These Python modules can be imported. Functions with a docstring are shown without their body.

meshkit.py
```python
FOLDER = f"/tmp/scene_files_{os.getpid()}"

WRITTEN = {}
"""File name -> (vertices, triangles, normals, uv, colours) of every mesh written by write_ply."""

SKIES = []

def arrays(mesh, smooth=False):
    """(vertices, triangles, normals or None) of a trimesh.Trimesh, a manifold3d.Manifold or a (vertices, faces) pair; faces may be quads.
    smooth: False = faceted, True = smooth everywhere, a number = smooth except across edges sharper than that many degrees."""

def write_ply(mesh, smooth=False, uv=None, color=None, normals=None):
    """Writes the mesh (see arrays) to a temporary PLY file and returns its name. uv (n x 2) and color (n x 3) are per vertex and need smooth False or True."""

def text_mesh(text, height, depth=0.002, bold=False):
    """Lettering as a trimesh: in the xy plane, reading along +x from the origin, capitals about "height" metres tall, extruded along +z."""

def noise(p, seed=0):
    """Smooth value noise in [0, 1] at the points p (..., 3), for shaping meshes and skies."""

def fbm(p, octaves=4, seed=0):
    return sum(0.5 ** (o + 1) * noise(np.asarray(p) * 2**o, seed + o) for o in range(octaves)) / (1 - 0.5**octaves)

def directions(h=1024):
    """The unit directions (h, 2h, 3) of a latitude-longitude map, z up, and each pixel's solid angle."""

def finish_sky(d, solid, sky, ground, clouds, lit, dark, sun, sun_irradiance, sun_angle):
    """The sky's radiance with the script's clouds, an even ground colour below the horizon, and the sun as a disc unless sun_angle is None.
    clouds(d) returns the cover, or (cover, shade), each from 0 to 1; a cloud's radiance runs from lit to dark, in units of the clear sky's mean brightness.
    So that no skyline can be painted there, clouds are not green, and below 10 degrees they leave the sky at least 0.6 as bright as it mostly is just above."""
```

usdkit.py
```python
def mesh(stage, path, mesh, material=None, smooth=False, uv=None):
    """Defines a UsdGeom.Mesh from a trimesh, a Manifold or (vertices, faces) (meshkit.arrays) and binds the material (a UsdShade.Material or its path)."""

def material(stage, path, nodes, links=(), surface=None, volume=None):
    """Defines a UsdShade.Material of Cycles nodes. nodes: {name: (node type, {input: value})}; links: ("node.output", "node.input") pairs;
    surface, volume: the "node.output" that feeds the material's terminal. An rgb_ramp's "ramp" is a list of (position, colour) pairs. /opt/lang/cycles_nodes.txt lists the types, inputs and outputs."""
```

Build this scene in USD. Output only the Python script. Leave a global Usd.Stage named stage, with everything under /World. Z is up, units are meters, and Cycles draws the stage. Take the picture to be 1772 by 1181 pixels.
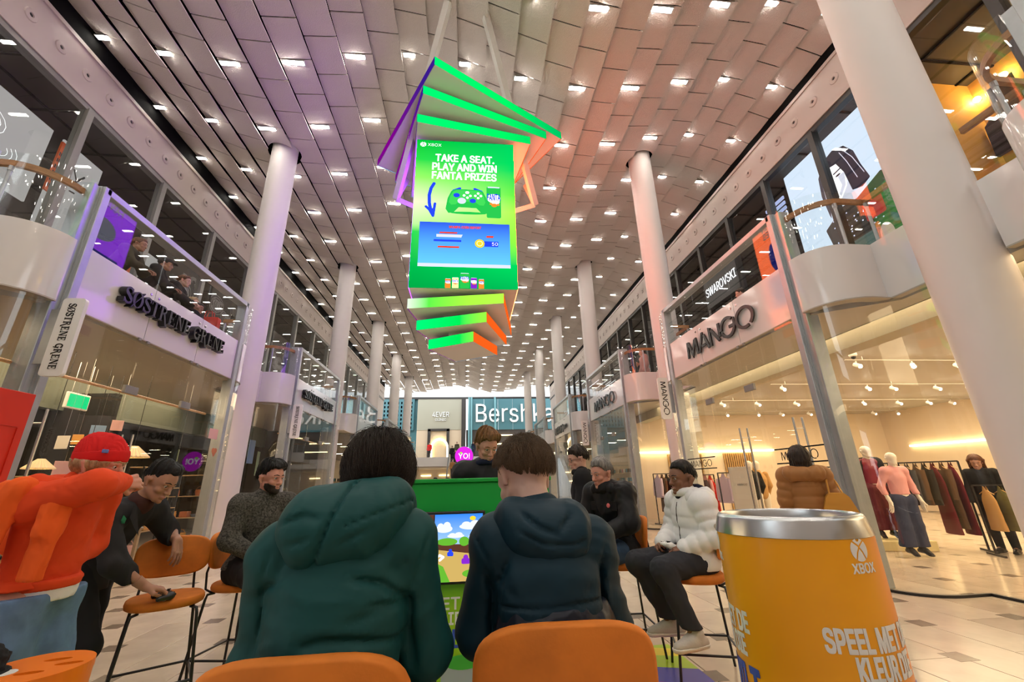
import math, random
import numpy as np
import trimesh, manifold3d, shapely.geometry as sg, shapely.affinity as sa
from pxr import Usd, UsdGeom, UsdLux, UsdShade, Sdf, Gf, Vt
import usdkit, meshkit

stage = Usd.Stage.CreateInMemory()
UsdGeom.SetStageUpAxis(stage, UsdGeom.Tokens.z)
UsdGeom.SetStageMetersPerUnit(stage, 1.0)
UsdGeom.Xform.Define(stage, '/World')
UsdGeom.Scope.Define(stage, '/World/Looks')
pi = math.pi
SKY, LAMP, LEDSIDE, DOWN, MANGO, LSHOP = 0.8, 60.0, 1.6, 60.0, 3.0, 4.0
rng = np.random.default_rng(7)

# ---------------------------------------------------------------- camera (wide lens, pitched up about 19 degrees)
cam = UsdGeom.Camera.Define(stage, '/World/camera')
RIGHT, UP, BACK = (0.99471124, -0.0994666, -0.02561142), (-0.00803209, -0.32392083, 0.94605009), (-0.10239646, -0.94084095, -0.32300662)
cam.AddTransformOp().Set(Gf.Matrix4d(*RIGHT, 0, *UP, 0, *BACK, 0, 0, 0, 1.35, 1))
cam.CreateHorizontalApertureAttr(36.0)
cam.CreateVerticalApertureAttr(24.0)
cam.CreateFocalLengthAttr(14.6047)
cam.CreateClippingRangeAttr((0.05, 400.0))
cam.CreateExposureAttr(0.35)

# ---------------------------------------------------------------- daylight: pale overcast sky (seen over the far end of the mall)
def dome(strength, col):
    d = UsdLux.DomeLight.Define(stage, '/World/sky_light')
    d.CreateIntensityAttr(strength)
    d.CreateColorAttr(Gf.Vec3f(*col))
dome(SKY, (0.95, 0.98, 1.0))
def rect_light(name, pos, w, h, power, col, rot=(0, 0, 0)):
    l = UsdLux.RectLight.Define(stage, '/World/' + name)
    l.AddTranslateOp().Set(Gf.Vec3d(*pos)); l.AddRotateXYZOp().Set(Gf.Vec3f(*rot))
    l.CreateWidthAttr(w); l.CreateHeightAttr(h); l.CreateIntensityAttr(power); l.CreateColorAttr(Gf.Vec3f(*col))

# ---------------------------------------------------------------- kit
used = {}
def path(parent, name):
    p = (str(parent.GetPath()) if parent else '/World') + '/' + name
    n = used.get(p, -1) + 1
    used[p] = n
    return p if n == 0 else f'{p}_{n:03d}'
def tag(o, label=None, cat=None, group=None, kind=None):
    for k, v in (('label', label), ('category', cat), ('group', group), ('kind', kind)):
        if v: o.SetCustomDataByKey(k, v)
    return o
def obj(name, mesh, m, parent=None, smooth=False, label=None, cat=None, group=None, kind=None):
    g = usdkit.mesh(stage, path(parent, name), mesh, m, smooth)
    return tag(g.GetPrim(), label, cat, group, kind)
def thing(name, label=None, cat=None, loc=(0, 0, 0), rz=0, group=None, kind=None, parent=None):
    x = UsdGeom.Xform.Define(stage, path(parent, name))
    if any(loc) or rz or parent is None:
        x.AddTranslateOp().Set(Gf.Vec3d(*map(float, loc))); x.AddRotateZOp().Set(float(math.degrees(rz)))
    return tag(x.GetPrim(), label, cat, group, kind)
def struct(name, mesh=None, m=None, smooth=False, label=None):
    if mesh is None: return thing(name, label, kind='structure')
    return obj(name, mesh, m, None, smooth, label, kind='structure')
def dup(src, loc, rz=0, label=None, group=None, name=None):
    was = src.GetCustomData()
    base = name or re_name(src.GetName())
    r = thing(base, label or was.get('label'), was.get('category'), loc, rz, group or was.get('group'))
    r.GetReferences().AddInternalReference(src.GetPath())
    r.SetInstanceable(True)
    return r
def re_name(n):
    return n[:-4] if len(n) > 4 and n[-4] == '_' and n[-3:].isdigit() else n
def T(m, loc=(0, 0, 0), rz=0, rx=0, ry=0, s=1):
    v, f = m
    v = np.asarray(v, float) * s
    for ang, (i, j) in ((rx, (1, 2)), (ry, (2, 0)), (rz, (0, 1))):
        if ang:
            c, q = math.cos(ang), math.sin(ang); a, b = v[:, i].copy(), v[:, j].copy()
            v = v.copy(); v[:, i] = c * a - q * b; v[:, j] = q * a + c * b
    return v + np.asarray(loc, float), np.asarray(f)
def J(*ms):
    ms = [m for m in ms if m is not None and len(m[0])]
    n, vs, fs = 0, [], []
    for v, f in ms:
        vs.append(v); fs.append(np.asarray(f) + n); n += len(v)
    return np.vstack(vs), np.vstack(fs)
def tm(m): return np.array(m.vertices, float), np.array(m.faces)
BF = np.array([[0,2,3],[0,3,1],[4,5,7],[4,7,6],[0,1,5],[0,5,4],[2,6,7],[2,7,3],[0,4,6],[0,6,2],[1,3,7],[1,7,5]])
BF = BF[:, ::1]
def box(c, s, rz=0):
    v = np.array([[x, y, z] for x in (-.5, .5) for y in (-.5, .5) for z in (-.5, .5)]) * np.asarray(s, float)
    f = np.array([[0,1,3],[0,3,2],[4,6,7],[4,7,5],[0,4,5],[0,5,1],[2,3,7],[2,7,6],[0,2,6],[0,6,4],[1,5,7],[1,7,3]])
    return T((v, f), c, rz)
def box2(a, b):
    a, b = np.asarray(a, float), np.asarray(b, float)
    return box((a + b) / 2, np.abs(b - a))
def hull(p):
    m = manifold3d.Manifold.hull_points(np.asarray(p, np.float64)).to_mesh()
    return np.array(m.vert_properties[:, :3], float), np.array(m.tri_verts)
def bbox(c, s, b=.01, rz=0):
    s = np.asarray(s, float) / 2; p = []
    for x in (-1, 1):
        for y in (-1, 1):
            for z in (-1, 1):
                q = np.array([x, y, z]) * s
                for k in range(3):
                    d = np.array([x, y, z]) * b; d[k] = 0
                    p.append(q - d)
    return T(hull(p), c, rz)
def frame_of(d):
    d = np.asarray(d, float); d = d / np.linalg.norm(d)
    u = np.cross(d, [0, 0, 1.0] if abs(d[2]) < .9 else [1.0, 0, 0]); u /= np.linalg.norm(u)
    return u, np.cross(d, u), d
def tube(pts, r, n=8, closed=False):
    pts = np.asarray(pts, float); k = len(pts); rs = np.full(k, r) if np.ndim(r) == 0 else np.asarray(r, float)
    d = np.gradient(pts, axis=0)
    if closed: d = np.roll(pts, -1, 0) - np.roll(pts, 1, 0)
    d /= np.linalg.norm(d, axis=1, keepdims=True)
    u, w, _ = frame_of(d[0]); V = []
    a = np.arange(n) * 2 * pi / n
    for i in range(k):
        u = u - d[i] * (u @ d[i]); u /= np.linalg.norm(u); w = np.cross(d[i], u)
        V.append(pts[i] + rs[i] * (np.cos(a)[:, None] * u + np.sin(a)[:, None] * w))
    V = np.vstack(V); F = []
    for i in range(k if closed else k - 1):
        for j in range(n):
            p, q = i * n + j, i * n + (j + 1) % n; i2 = (i + 1) % k
            p2, q2 = i2 * n + j, i2 * n + (j + 1) % n
            F += [[p, q, q2], [p, q2, p2]]
    if not closed:
        V = np.vstack([V, pts[0], pts[-1]]); c0, c1 = len(V) - 2, len(V) - 1
        for j in range(n):
            F += [[c0, (j + 1) % n, j], [c1, (k - 1) * n + j, (k - 1) * n + (j + 1) % n]]
    return V, np.array(F)
def cyl(a, b, r, n=16, r1=None): return tube([a, b], [r, r if r1 is None else r1], n)
def lathe(prof, n=24, c=(0, 0, 0)):
    prof = np.asarray(prof, float); k = len(prof); a = np.arange(n) * 2 * pi / n
    V = np.vstack([np.c_[r * np.cos(a), r * np.sin(a), np.full(n, z)] for r, z in prof]); F = []
    for i in range(k - 1):
        for j in range(n):
            p, q = i * n + j, i * n + (j + 1) % n
            F += [[p, q, q + n], [p, q + n, p + n]]
    return V + np.asarray(c, float), np.array(F)
def poly(pts, depth): # polygon (or shapely) in xy extruded along +z
    g = pts if hasattr(pts, 'geom_type') else sg.Polygon(pts).buffer(0)
    gs = [x for x in getattr(g, 'geoms', [g]) if x.area > 1e-9]
    return J(*[tm(trimesh.creation.extrude_polygon(x, depth, engine='earcut')) for x in gs])
def place(m, o, ux, uy=(0, 0, 1)): # local x,y,z -> ux, uy, ux x uy at o
    ux, uy = np.asarray(ux, float), np.asarray(uy, float)
    A = np.stack([ux, uy, np.cross(ux, uy)])
    v, f = m
    return np.asarray(v) @ A + np.asarray(o, float), f
def text(t, h, depth=.004, bold=False, fat=0, wide=1.0, center=False):
    v, f = tm(meshkit.text_mesh(t, h, depth, bold))
    v = v * [wide, 1, 1]
    if center: v = v - [(v[:, 0].min() + v[:, 0].max()) / 2, 0, 0]
    return v, f
def ribbon(pts, z0, z1, t): # thick upright wall along a plan polyline
    p = np.asarray(pts, float); d = np.gradient(p, axis=0)
    e = np.diff(p, axis=0); e /= np.linalg.norm(e, axis=1, keepdims=True)
    nrm = np.vstack([e[:1], (e[1:] + e[:-1]), e[-1:]]); nrm /= np.linalg.norm(nrm, axis=1, keepdims=True)
    nn = np.c_[-nrm[:, 1], nrm[:, 0]] * t / 2
    k = len(p); L, R = p + nn, p - nn
    V = np.vstack([np.c_[L, np.full(k, z0)], np.c_[R, np.full(k, z0)], np.c_[L, np.full(k, z1)], np.c_[R, np.full(k, z1)]]); F = []
    for i in range(k - 1):
        a, b, c, e2 = i, i + k, i + 2 * k, i + 3 * k
        for q in ((a, c, c + 1, a + 1), (b, b + 1, e2 + 1, e2), (c, e2, e2 + 1, c + 1), (a, a + 1, b + 1, b)):
            F += [[q[0], q[1], q[2]], [q[0], q[2], q[3]]]
    for i, s in ((0, 1), (k - 1, -1)):
        q = (i, i + k, i + 3 * k, i + 2 * k)[::s]
        F += [[q[0], q[1], q[2]], [q[0], q[2], q[3]]]
    return V, np.array(F)[:, ::-1]
def rrect(w, h, r, n=6): return sg.box(-w / 2 + r, -h / 2 + r, w / 2 - r, h / 2 - r).buffer(r, quad_segs=n)

# ---------------------------------------------------------------- materials
def mat(name, col, rough=.5, metal=0, spec=.5, var=None, bump=None, sheen=0, coat=0, ramp=None, vcol=None, ani=None, sub=0):
    P = {'base_color': col, 'roughness': rough, 'metallic': metal, 'specular_ior_level': spec}
    if sheen: P.update(sheen_weight=sheen, sheen_roughness=.5, sheen_tint=col)
    if coat: P.update(coat_weight=coat, coat_roughness=.08)
    if sub: P.update(subsurface_weight=sub, subsurface_scale=.004, subsurface_radius=(1, .35, .2))
    N, L = {'p': ('principled_bsdf', P)}, []
    if var or bump: N['tc'] = ('texture_coordinate', {})
    if ani: N['mp'] = ('mapping', {'scale': ani}); L.append(('tc.object', 'mp.vector'))
    src = 'mp.vector' if ani else 'tc.object'
    if var:
        sc, amt = var[:2]
        c2 = var[2] if len(var) > 2 else tuple(max(0, x * (1 - amt)) for x in col)
        N['n'] = ('noise_texture', {'scale': sc, 'detail': 4.0, 'roughness': .6})
        N['r'] = ('rgb_ramp', {'ramp': [(.35, c2), (.65, col)]})
        L += [(src, 'n.vector'), ('n.fac', 'r.fac'), ('r.color', 'p.base_color')]
    if bump:
        sc, st, di = bump
        N['bn'] = ('noise_texture', {'scale': sc, 'detail': 3.0})
        N['b'] = ('bump', {'strength': st, 'distance': di})
        L += [(src, 'bn.vector'), ('bn.fac', 'b.height'), ('b.normal', 'p.normal')]
    return usdkit.material(stage, '/World/Looks/' + name, N, L, surface='p.BSDF')
def emit(name, col, strength=1.0):
    return usdkit.material(stage, '/World/Looks/' + name, {'e': ('emission', {'color': col, 'strength': strength})}, [], surface='e.emission')
def emit_ramp(name, axis, a, b, stops, strength=1.0):
    """Glowing print whose colour runs along the world axis from a to b."""
    return usdkit.material(stage, '/World/Looks/' + name, {
        'g': ('geometry', {}), 's': ('separate_xyz', {}), 'm': ('map_range', {'from_min': a, 'from_max': b, 'clamp': True}),
        'r': ('rgb_ramp', {'ramp': stops}), 'e': ('emission', {'strength': strength})},
        [('g.position', 's.vector'), (f's.{axis}', 'm.value'), ('m.result', 'r.fac'), ('r.color', 'e.color')], surface='e.emission')
def glass(name, tint=(.975, .99, .985), base=.035):
    """Thin pane: clear, with mirror reflections that grow at grazing angles (Schlick)."""
    return usdkit.material(stage, '/World/Looks/' + name, {
        't': ('transparent_bsdf', {'color': tint}), 'g': ('glossy_bsdf', {'color': (1, 1, 1), 'roughness': .01}),
        'w': ('layer_weight', {'blend': .5}), 'p': ('math', {'math_type': 'power', 'value2': 4.5}), 'a': ('math', {'math_type': 'multiply_add', 'value2': .6, 'value3': base, 'use_clamp': True}), 'x': ('mix_closure', {})},
        [('w.facing', 'p.value1'), ('p.value', 'a.value1'), ('a.value', 'x.fac'), ('t.BSDF', 'x.closure1'), ('g.BSDF', 'x.closure2')], surface='x.closure')
S = lambda r, g, b: tuple(((x / 255 + .055) / 1.055) ** 2.4 if x > 10 else x / 255 / 12.92 for x in (r, g, b))
M = {}
M['tile'] = mat('ceiling_panel_white', (.66, .605, .58), .75, bump=(42, .6, .02))
M['plenum'] = mat('plenum_black', (.004, .004, .004), .95, spec=.1)
M['column'] = mat('column_plaster', (.70, .665, .65), .55, bump=(3, .08, .02))
M['fascia'] = mat('fascia_beige', (.50, .43, .395), .55)
M['white'] = mat('white_enamel_glass', (.70, .685, .68), .12, coat=.4)
M['soffit'] = mat('soffit_beige', (.42, .38, .33), .6)
M['alu'] = mat('brushed_aluminium', (.44, .47, .49), .38, metal=.55, var=(6, .08))
M['dalu'] = mat('dark_mullion', (.035, .032, .03), .4)
M['galu'] = mat('grey_mullion', (.24, .235, .22), .45, metal=.3)
M['steel'] = mat('polished_steel', (.6, .6, .6), .22, metal=1.0)
M['black'] = mat('black_metal', (.012, .012, .013), .4)
M['wood'] = mat('oak_handrail', (.42, .20, .07), .4, var=(14, .35), ani=(1, 1, 8))
M['floor'] = mat('stone_beige', (.58, .48, .375), .16, var=(2.2, .16), spec=.5)
M['floor2'] = mat('stone_cream', (.62, .52, .41), .2, var=(2.6, .14))
M['fdark'] = mat('stone_brown', (.20, .155, .12), .2, var=(5, .25))
M['grout'] = mat('grout_tan', (.36, .30, .24), .6)
M['glass'] = glass('clear_glass')
M['lamp'] = emit('led_warm_white', (1.0, .93, .82), LAMP)
M['spot'] = emit('spot_warm', (1.0, .85, .6), 40.0)
M['cove'] = emit('cove_warm', (1.0, .78, .38), 7.0)
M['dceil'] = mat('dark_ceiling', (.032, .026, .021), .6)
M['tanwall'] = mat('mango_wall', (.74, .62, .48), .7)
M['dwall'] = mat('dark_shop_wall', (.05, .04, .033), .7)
M['shelf'] = mat('pine_shelf', (.50, .34, .18), .55, var=(9, .25))
# ---------------------------------------------------------------- the shell of the mall
PER, Y0, Y1, YEND, YBACK = 7.42, 5.43, 9.58, 47.2, -9.0
XF = {-1: 5.2, 1: 5.02}
ZB0, ZB1, ZR, ZU = 3.68, 4.55, 5.5, 3.95
def zc(x, y=0): return 11.8 + .38 * np.cos(2 * pi * (np.asarray(x) + 1.5) / 9.0)

# floor: long beige slabs in running bond, small brown squares where slabs meet
fl = struct('floor')
obj('floor_slab', box2((-22, YBACK, -.3), (22, 60, -.012)), M['grout'], fl)
cells = []
for i in range(-30, 34):
    for j in range(-2, 40):
        cells.append((i * .5, (j + .5 * (i % 2)) * 1.44 + .56 * 1))
def sees(p, m=60):
    p = np.asarray(p, float) - [0, 0, 1.35]
    z = -(p @ BACK); x, y = p @ RIGHT, -(p @ UP)
    return z > .2 and abs(x / z * 718.9) < 886 + m and abs(y / z * 718.9) < 590 + m
cells.sort(key=lambda c: math.hypot(c[0], c[1]))
near = [c for c in cells if sees((c[0], c[1], 0), 200) and -5.3 < c[0] < 6.0]
def slab(c): # one slab with bevelled rim, between two brown squares
    x, y = c
    return bbox((x, y, -.011), (.494, 1.434, .022), .0025)
ntile = 0
for c in near[:150]:
    obj('stone_slab', slab(c), M['floor' if (int(c[0] * 2) * 7 + int(c[1] * 3)) % 3 else 'floor2'], fl)
rest = [c for c in cells if c not in set(near[:150])]
obj('stone_slab_field', J(*[box((x, y, -.011), (.494, 1.434, .022)) for x, y in rest if -8 < x < 16]), M['floor'], fl, kind='stuff')
dk = [(x + .25, y + .72 * k) for x, y in near[:190] for k in (1,)]
for x, y in dk[:130]:
    obj('brown_square', bbox((x, y, .0002), (.17, .17, .0016), .0006), M['fdark'], fl)
obj('brown_square_field', J(*[box((x + .25, y + .72, .0002), (.17, .17, .0012)) for x, y in cells if (x + .25, y + .72) not in set(dk[:130])]), M['fdark'], fl, kind='stuff')

# ceiling: shingled white panels hung in waves under a black plenum
ce = struct('ceiling')
obj('ceiling_deck', box2((-9.6, YBACK, 12.75), (9.6, YEND, 12.9)), M['plenum'], ce)
PW, PL = .74, 1.01
def panel(n, k, fine=True):
    x0 = -4.82 + PW * n; x1 = x0 + PW + .015
    ya = 8.15 + PL * (k + (.5 if n % 2 else 0)) + .012; yb = ya + PL - .03
    zl, zr = zc(x0) + .105, zc(x1) - .03
    bow = .018
    ys = (ya, (ya + yb) / 2, yb) if fine else (ya, yb)
    V = []
    for y in ys:
        h = -bow if y not in (ya, yb) else 0
        for x, z in ((x0, zl), (x1, zr)):
            V += [(x, y, z + h), (x, y, z + h + .03)]
    F = []
    for i in range(len(ys) - 1):
        a, b = i * 4, i * 4 + 4
        for q in ((a, a + 2, b + 2, b), (a + 1, b + 1, b + 3, a + 3), (a, b, b + 1, a + 1), (a + 2, a + 3, b + 3, b + 2)):
            F += [[q[0], q[1], q[2]], [q[0], q[2], q[3]]]
    e = (len(ys) - 1) * 4
    for q in ((0, 1, 3, 2), (e, e + 2, e + 3, e + 1)):
        F += [[q[0], q[1], q[2]], [q[0], q[2], q[3]]]
    return np.array(V), np.array(F)
cols, COLY = {}, [3.85 + PER * k for k in range(-1, 7)]
keys = [(n, k) for n in range(-6, 19) for k in range(-17, 39)]
def kpos(n, k): return (-4.45 + PW * n, 8.65 + PL * (k + (.5 if n % 2 else 0)))
def by_column(n, k):
    x, y = kpos(n, k)
    return any(abs(y - cy) < .95 and abs(abs(x) - 5.9) < .85 for cy in COLY)
vis = [q for q in keys if sees((*kpos(*q), 11.8), 90) and not by_column(*q)]
vis.sort(key=lambda q: math.hypot(*kpos(*q)))
one = set(vis[:300])
for q in vis[:300]: obj('ceiling_panel', panel(*q), M['tile'], ce)
hole = []
def notched(q): # panels that a column passes through are cut round it
    m = panel(*q, fine=False); man = manifold3d.Manifold(manifold3d.Mesh(np.asarray(m[0], np.float32), np.asarray(m[1], np.uint32)))
    if man.volume() < 0: man = manifold3d.Manifold(manifold3d.Mesh(np.asarray(m[0], np.float32), np.asarray(m[1], np.uint32)[:, ::-1].copy()))
    for cy in COLY:
        for sx in (-1, 1):
            if math.hypot(kpos(*q)[0] - sx * 5.9, kpos(*q)[1] - cy) < 2:
                man = man - manifold3d.Manifold.cylinder(3, .47, .47, 40).translate((sx * 5.9, cy, 10.5))
    r = man.to_mesh()
    return np.array(r.vert_properties[:, :3], float), np.array(r.tri_verts)
cut = [notched(q) for q in keys if by_column(*q)]
for m in cut:
    if len(m[0]): hole.append(m)
obj('ceiling_panel_field', J(*[panel(*q, fine=False) for q in keys if q not in one and not by_column(*q)], *hole), M['tile'], ce, kind='stuff')
# slot lamps between panels
src = None; spots = []
LG = 'slot lamps between the ceiling panels'
for n in range(-6, 19, 2):
    for k in range(-16, 39, 2):
        x, y = -4.82 + PW * n + .31, 8.15 + PL * k + .085
        z = float(zc(x)) + .105 - (.135) * .42 - .012
        if any(math.hypot(x - s * 5.9, y - cy) < .6 for s in (-1, 1) for cy in COLY): continue
        spots.append((math.hypot(x, y) + (0 if sees((x, y, z), 30) and y < YEND - .3 else 999), (x, y, z)))
spots.sort()
for d_, loc in spots[:290]:
        if d_ > 900: continue
        if src is None:
            src = thing('ceiling_lamp', 'white slot lamp recessed in a joint between ceiling panels', 'ceiling lamp', loc, 0, LG)
            obj('lamp_tray', box((0, 0, .012), (.54, .14, .02)), M['alu'], src)
            obj('diffuser', bbox((0, 0, -.004), (.48, .1, .016), .004), M['lamp'], src)
        else: dup(src, loc)
obj('lamp_field', J(*[bbox((x, y, z - .004), (.48, .1, .016), .004) for d_, (x, y, z) in spots if (d_ > 900 or (d_, (x, y, z)) in spots[290:]) and y < YEND - .3]), M['lamp'], ce, kind='stuff')

# columns
for s in (-1, 1):
    for i, cy in enumerate(COLY):
        if cy < 0 or cy > 46 or (s < 0 and cy < 5): continue
        c = thing('column', kind='structure', loc=(s * 5.9, cy, 0))
        zt = float(zc(s * 5.9)) + .5
        obj('shaft', lathe([(.37, 0), (.37, zt)], 40), M['column'], c, smooth=40)

# side walls above: pierced beam, black slot, upper shop fronts
OUT = {}
def side(s, name):
    w = struct('wall_' + name)
    X = 9.25
    obj('pierced_beam', J(box2((s * X, YBACK, 10.3), (s * (X + .5), YEND - .8, 11.62)), box2((s * (X - .05), YBACK, 10.3), (s * X, YEND - .8, 10.47)), box2((s * (X - .03), YBACK, 11.5), (s * X, YEND - .8, 11.6))), M['fascia'], w)
    obj('shadow_slot', box2((s * (X + .02), YBACK, 11.62), (s * (X + .5), YEND - .8, 12.7)), M['plenum'], w)
    noz = [lathe([(.012, .012), (.055, .03), (.13, .022), (.145, .0)], 14)]
    ys = [6.33 + .69 * i for i in range(58)]
    for i, y in enumerate(ys):
        ring = place(lathe([(.035, -.004), (.05, .028), (.125, .02), (.14, 0)], 16), (s * X, y, 10.95), (0, 1, 0) if s < 0 else (0, -1, 0))
        eye = place(lathe([(0, .006), (.05, .006)], 12), (s * X, y, 10.95), (0, 1, 0) if s < 0 else (0, -1, 0))
        if i < 36:
            r = obj('air_nozzle', ring, M['fascia'], w); obj('nozzle_throat', eye, M['black'], r)
        else:
            noz.append(J(ring, eye))
    obj('air_nozzle_row', J(*noz[1:]), M['fascia'], w, kind='stuff')
    # shop front of the upper floor
    mm, step = (M['galu'], 2.62) if s < 0 else (M['dalu'], 1.95)
    win = struct('window_1' if s < 0 else 'window_2')
    y = 3.5 if s < 0 else 2.2
    obj('head_rail', box2((s * (X - .02), -2, 10.16), (s * (X + .18), YEND - .8, 10.3)), mm, win)
    while y < 40:
        obj('mullion', box2((s * (X - .06), y - .08, ZU), (s * (X + .14), y + .08, 10.2)), mm, win)
        obj('glass_pane', box2((s * (X + .03), y + .08, ZU), (s * (X + .042), y + step - .08, 10.2)), M['glass'], win)
        y += step
    obj('solid_panel', box2((s * (X + .02), 40.2, ZU), (s * (X + .1), YEND - .8, 10.2)), M['fascia'], win)
    # upper shop interior
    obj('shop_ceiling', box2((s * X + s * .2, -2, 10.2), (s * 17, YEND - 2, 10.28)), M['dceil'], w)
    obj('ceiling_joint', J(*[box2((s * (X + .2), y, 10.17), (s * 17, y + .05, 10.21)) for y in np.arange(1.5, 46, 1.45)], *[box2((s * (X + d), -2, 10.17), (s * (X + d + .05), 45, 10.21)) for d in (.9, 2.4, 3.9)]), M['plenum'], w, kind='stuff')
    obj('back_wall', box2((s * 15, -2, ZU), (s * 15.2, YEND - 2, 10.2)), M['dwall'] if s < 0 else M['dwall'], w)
    # slab of the upper floor, cut back at the bays
    out = [(s * 17, -8.8), (s * (XF[s] + .06), -8.8)]
    for k in range(-1, 6):
        a, b = Y1 + PER * (k - 1), Y0 + PER * k
        out += [(s * (XF[s] + .06), a + .1), (s * 6.0, a + .7), (s * 6.0, b - .7), (s * (XF[s] + .06), b - .1)]
    out += [(s * (XF[s] + .06), YEND - 3), (s * 17, YEND - 3)]
    OUT[s] = sg.Polygon(out).buffer(0)
    sl = poly(out, .32)
    obj('upper_floor_slab', T(sl, (0, 0, ZU - .32)), M['soffit'], w)
    obj('upper_floor_finish', T(poly(out, .012), (0, 0, ZU)), M['floor'], w)
    return w
wl, wr = side(-1, 'left'), side(1, 'right')
struct('wall_back', box2((-17, YBACK - .2, 0), (17, YBACK, 12.9)), M['fascia'])

# shop fronts: framed glass boxes with curved bays between them
NWIN = [2]
def bay_path(s, a, b, off=0.0, n=9):
    xf = XF[s]
    q = [(xf + off * .0, a + .1)]
    q += [(xf + .5 - (.5 - off) * math.cos(t), a + .12 + (.5 - off) * math.sin(t)) for t in np.linspace(0, pi / 2, n)]
    q += [(5.9, a + .62 - off), (5.9 + off * 0, a + .66)]
    h = [(x, a + b - y) for x, y in q][::-1]
    return [(s * x, y) for x, y in q + h]
def shop_front(s, k):
    NWIN[0] += 1
    w = struct(f'window_{NWIN[0]}')
    xf, a, b = s * XF[s], Y0 + PER * k, Y1 + PER * k
    o = s * .02
    for y in (a, b): # paired posts with a dark seam
        e = -1 if y == a else 1
        obj('frame_post', J(bbox((xf + s * .06, y - e * .06, ZR / 2), (.2, .11, ZR), .006), box((xf + s * .06, y, ZR / 2), (.12, .02, ZR - .02)), bbox((xf + s * .12, y + e * .06, (ZR - .03) / 2), (.2, .11, ZR - .03), .006)), M['alu'], w)
    obj('top_rail', bbox((xf + s * .06, (a + b) / 2, ZR - .045), (.2, b - a - .1, .1), .006), M['alu'], w)
    n = 3; edge = np.linspace(a + .12, b - .12, n + 1)
    for i in range(n):
        y0, y1 = edge[i] + .006, edge[i + 1] - .006
        obj('band_panel', box2((xf, y0, ZB0), (xf + s * .03, y1, ZB1)), M['white'], w)
        obj('rail_pane', box2((xf + s * .005, y0, ZB1 + .005), (xf + s * .017, y1, ZR - .1)), M['glass'], w)
        obj('shop_pane', box2((xf + s * .005, y0, .03), (xf + s * .017, y1, 2.85)), M['glass'], w)
        obj('transom_pane', box2((xf + s * .005, y0, 2.87), (xf + s * .017, y1, ZB0 - .02)), M['glass'], w)
    obj('band_soffit', box2((xf + s * .0, a, ZB0 - .015), (xf + s * .9, b, ZB0)), M['soffit'], w)
    obj('band_backing', box2((xf + s * .031, a + .1, ZB0), (xf + s * .2, b - .1, ZB1 - .05)), M['soffit'], w)
    for y in edge[1:-1]: obj('patch_fitting', bbox((xf - s * .012, y, 2.85), (.05, .26, .12), .006), M['galu'], w)
    for y in edge[1:-1]:
        for d in (-.09, .09):
            obj('glass_bolt', place(lathe([(0, .014), (.022, .012), (.026, 0)], 12), (xf, y + d, ZB1 - .12), (0, s * -1, 0)), M['steel'], w)
            obj('glass_clip', bbox((xf - s * .012, y + d, ZB0 - .03), (.03, .06, .045), .005), M['galu'], w)
    return w
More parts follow.
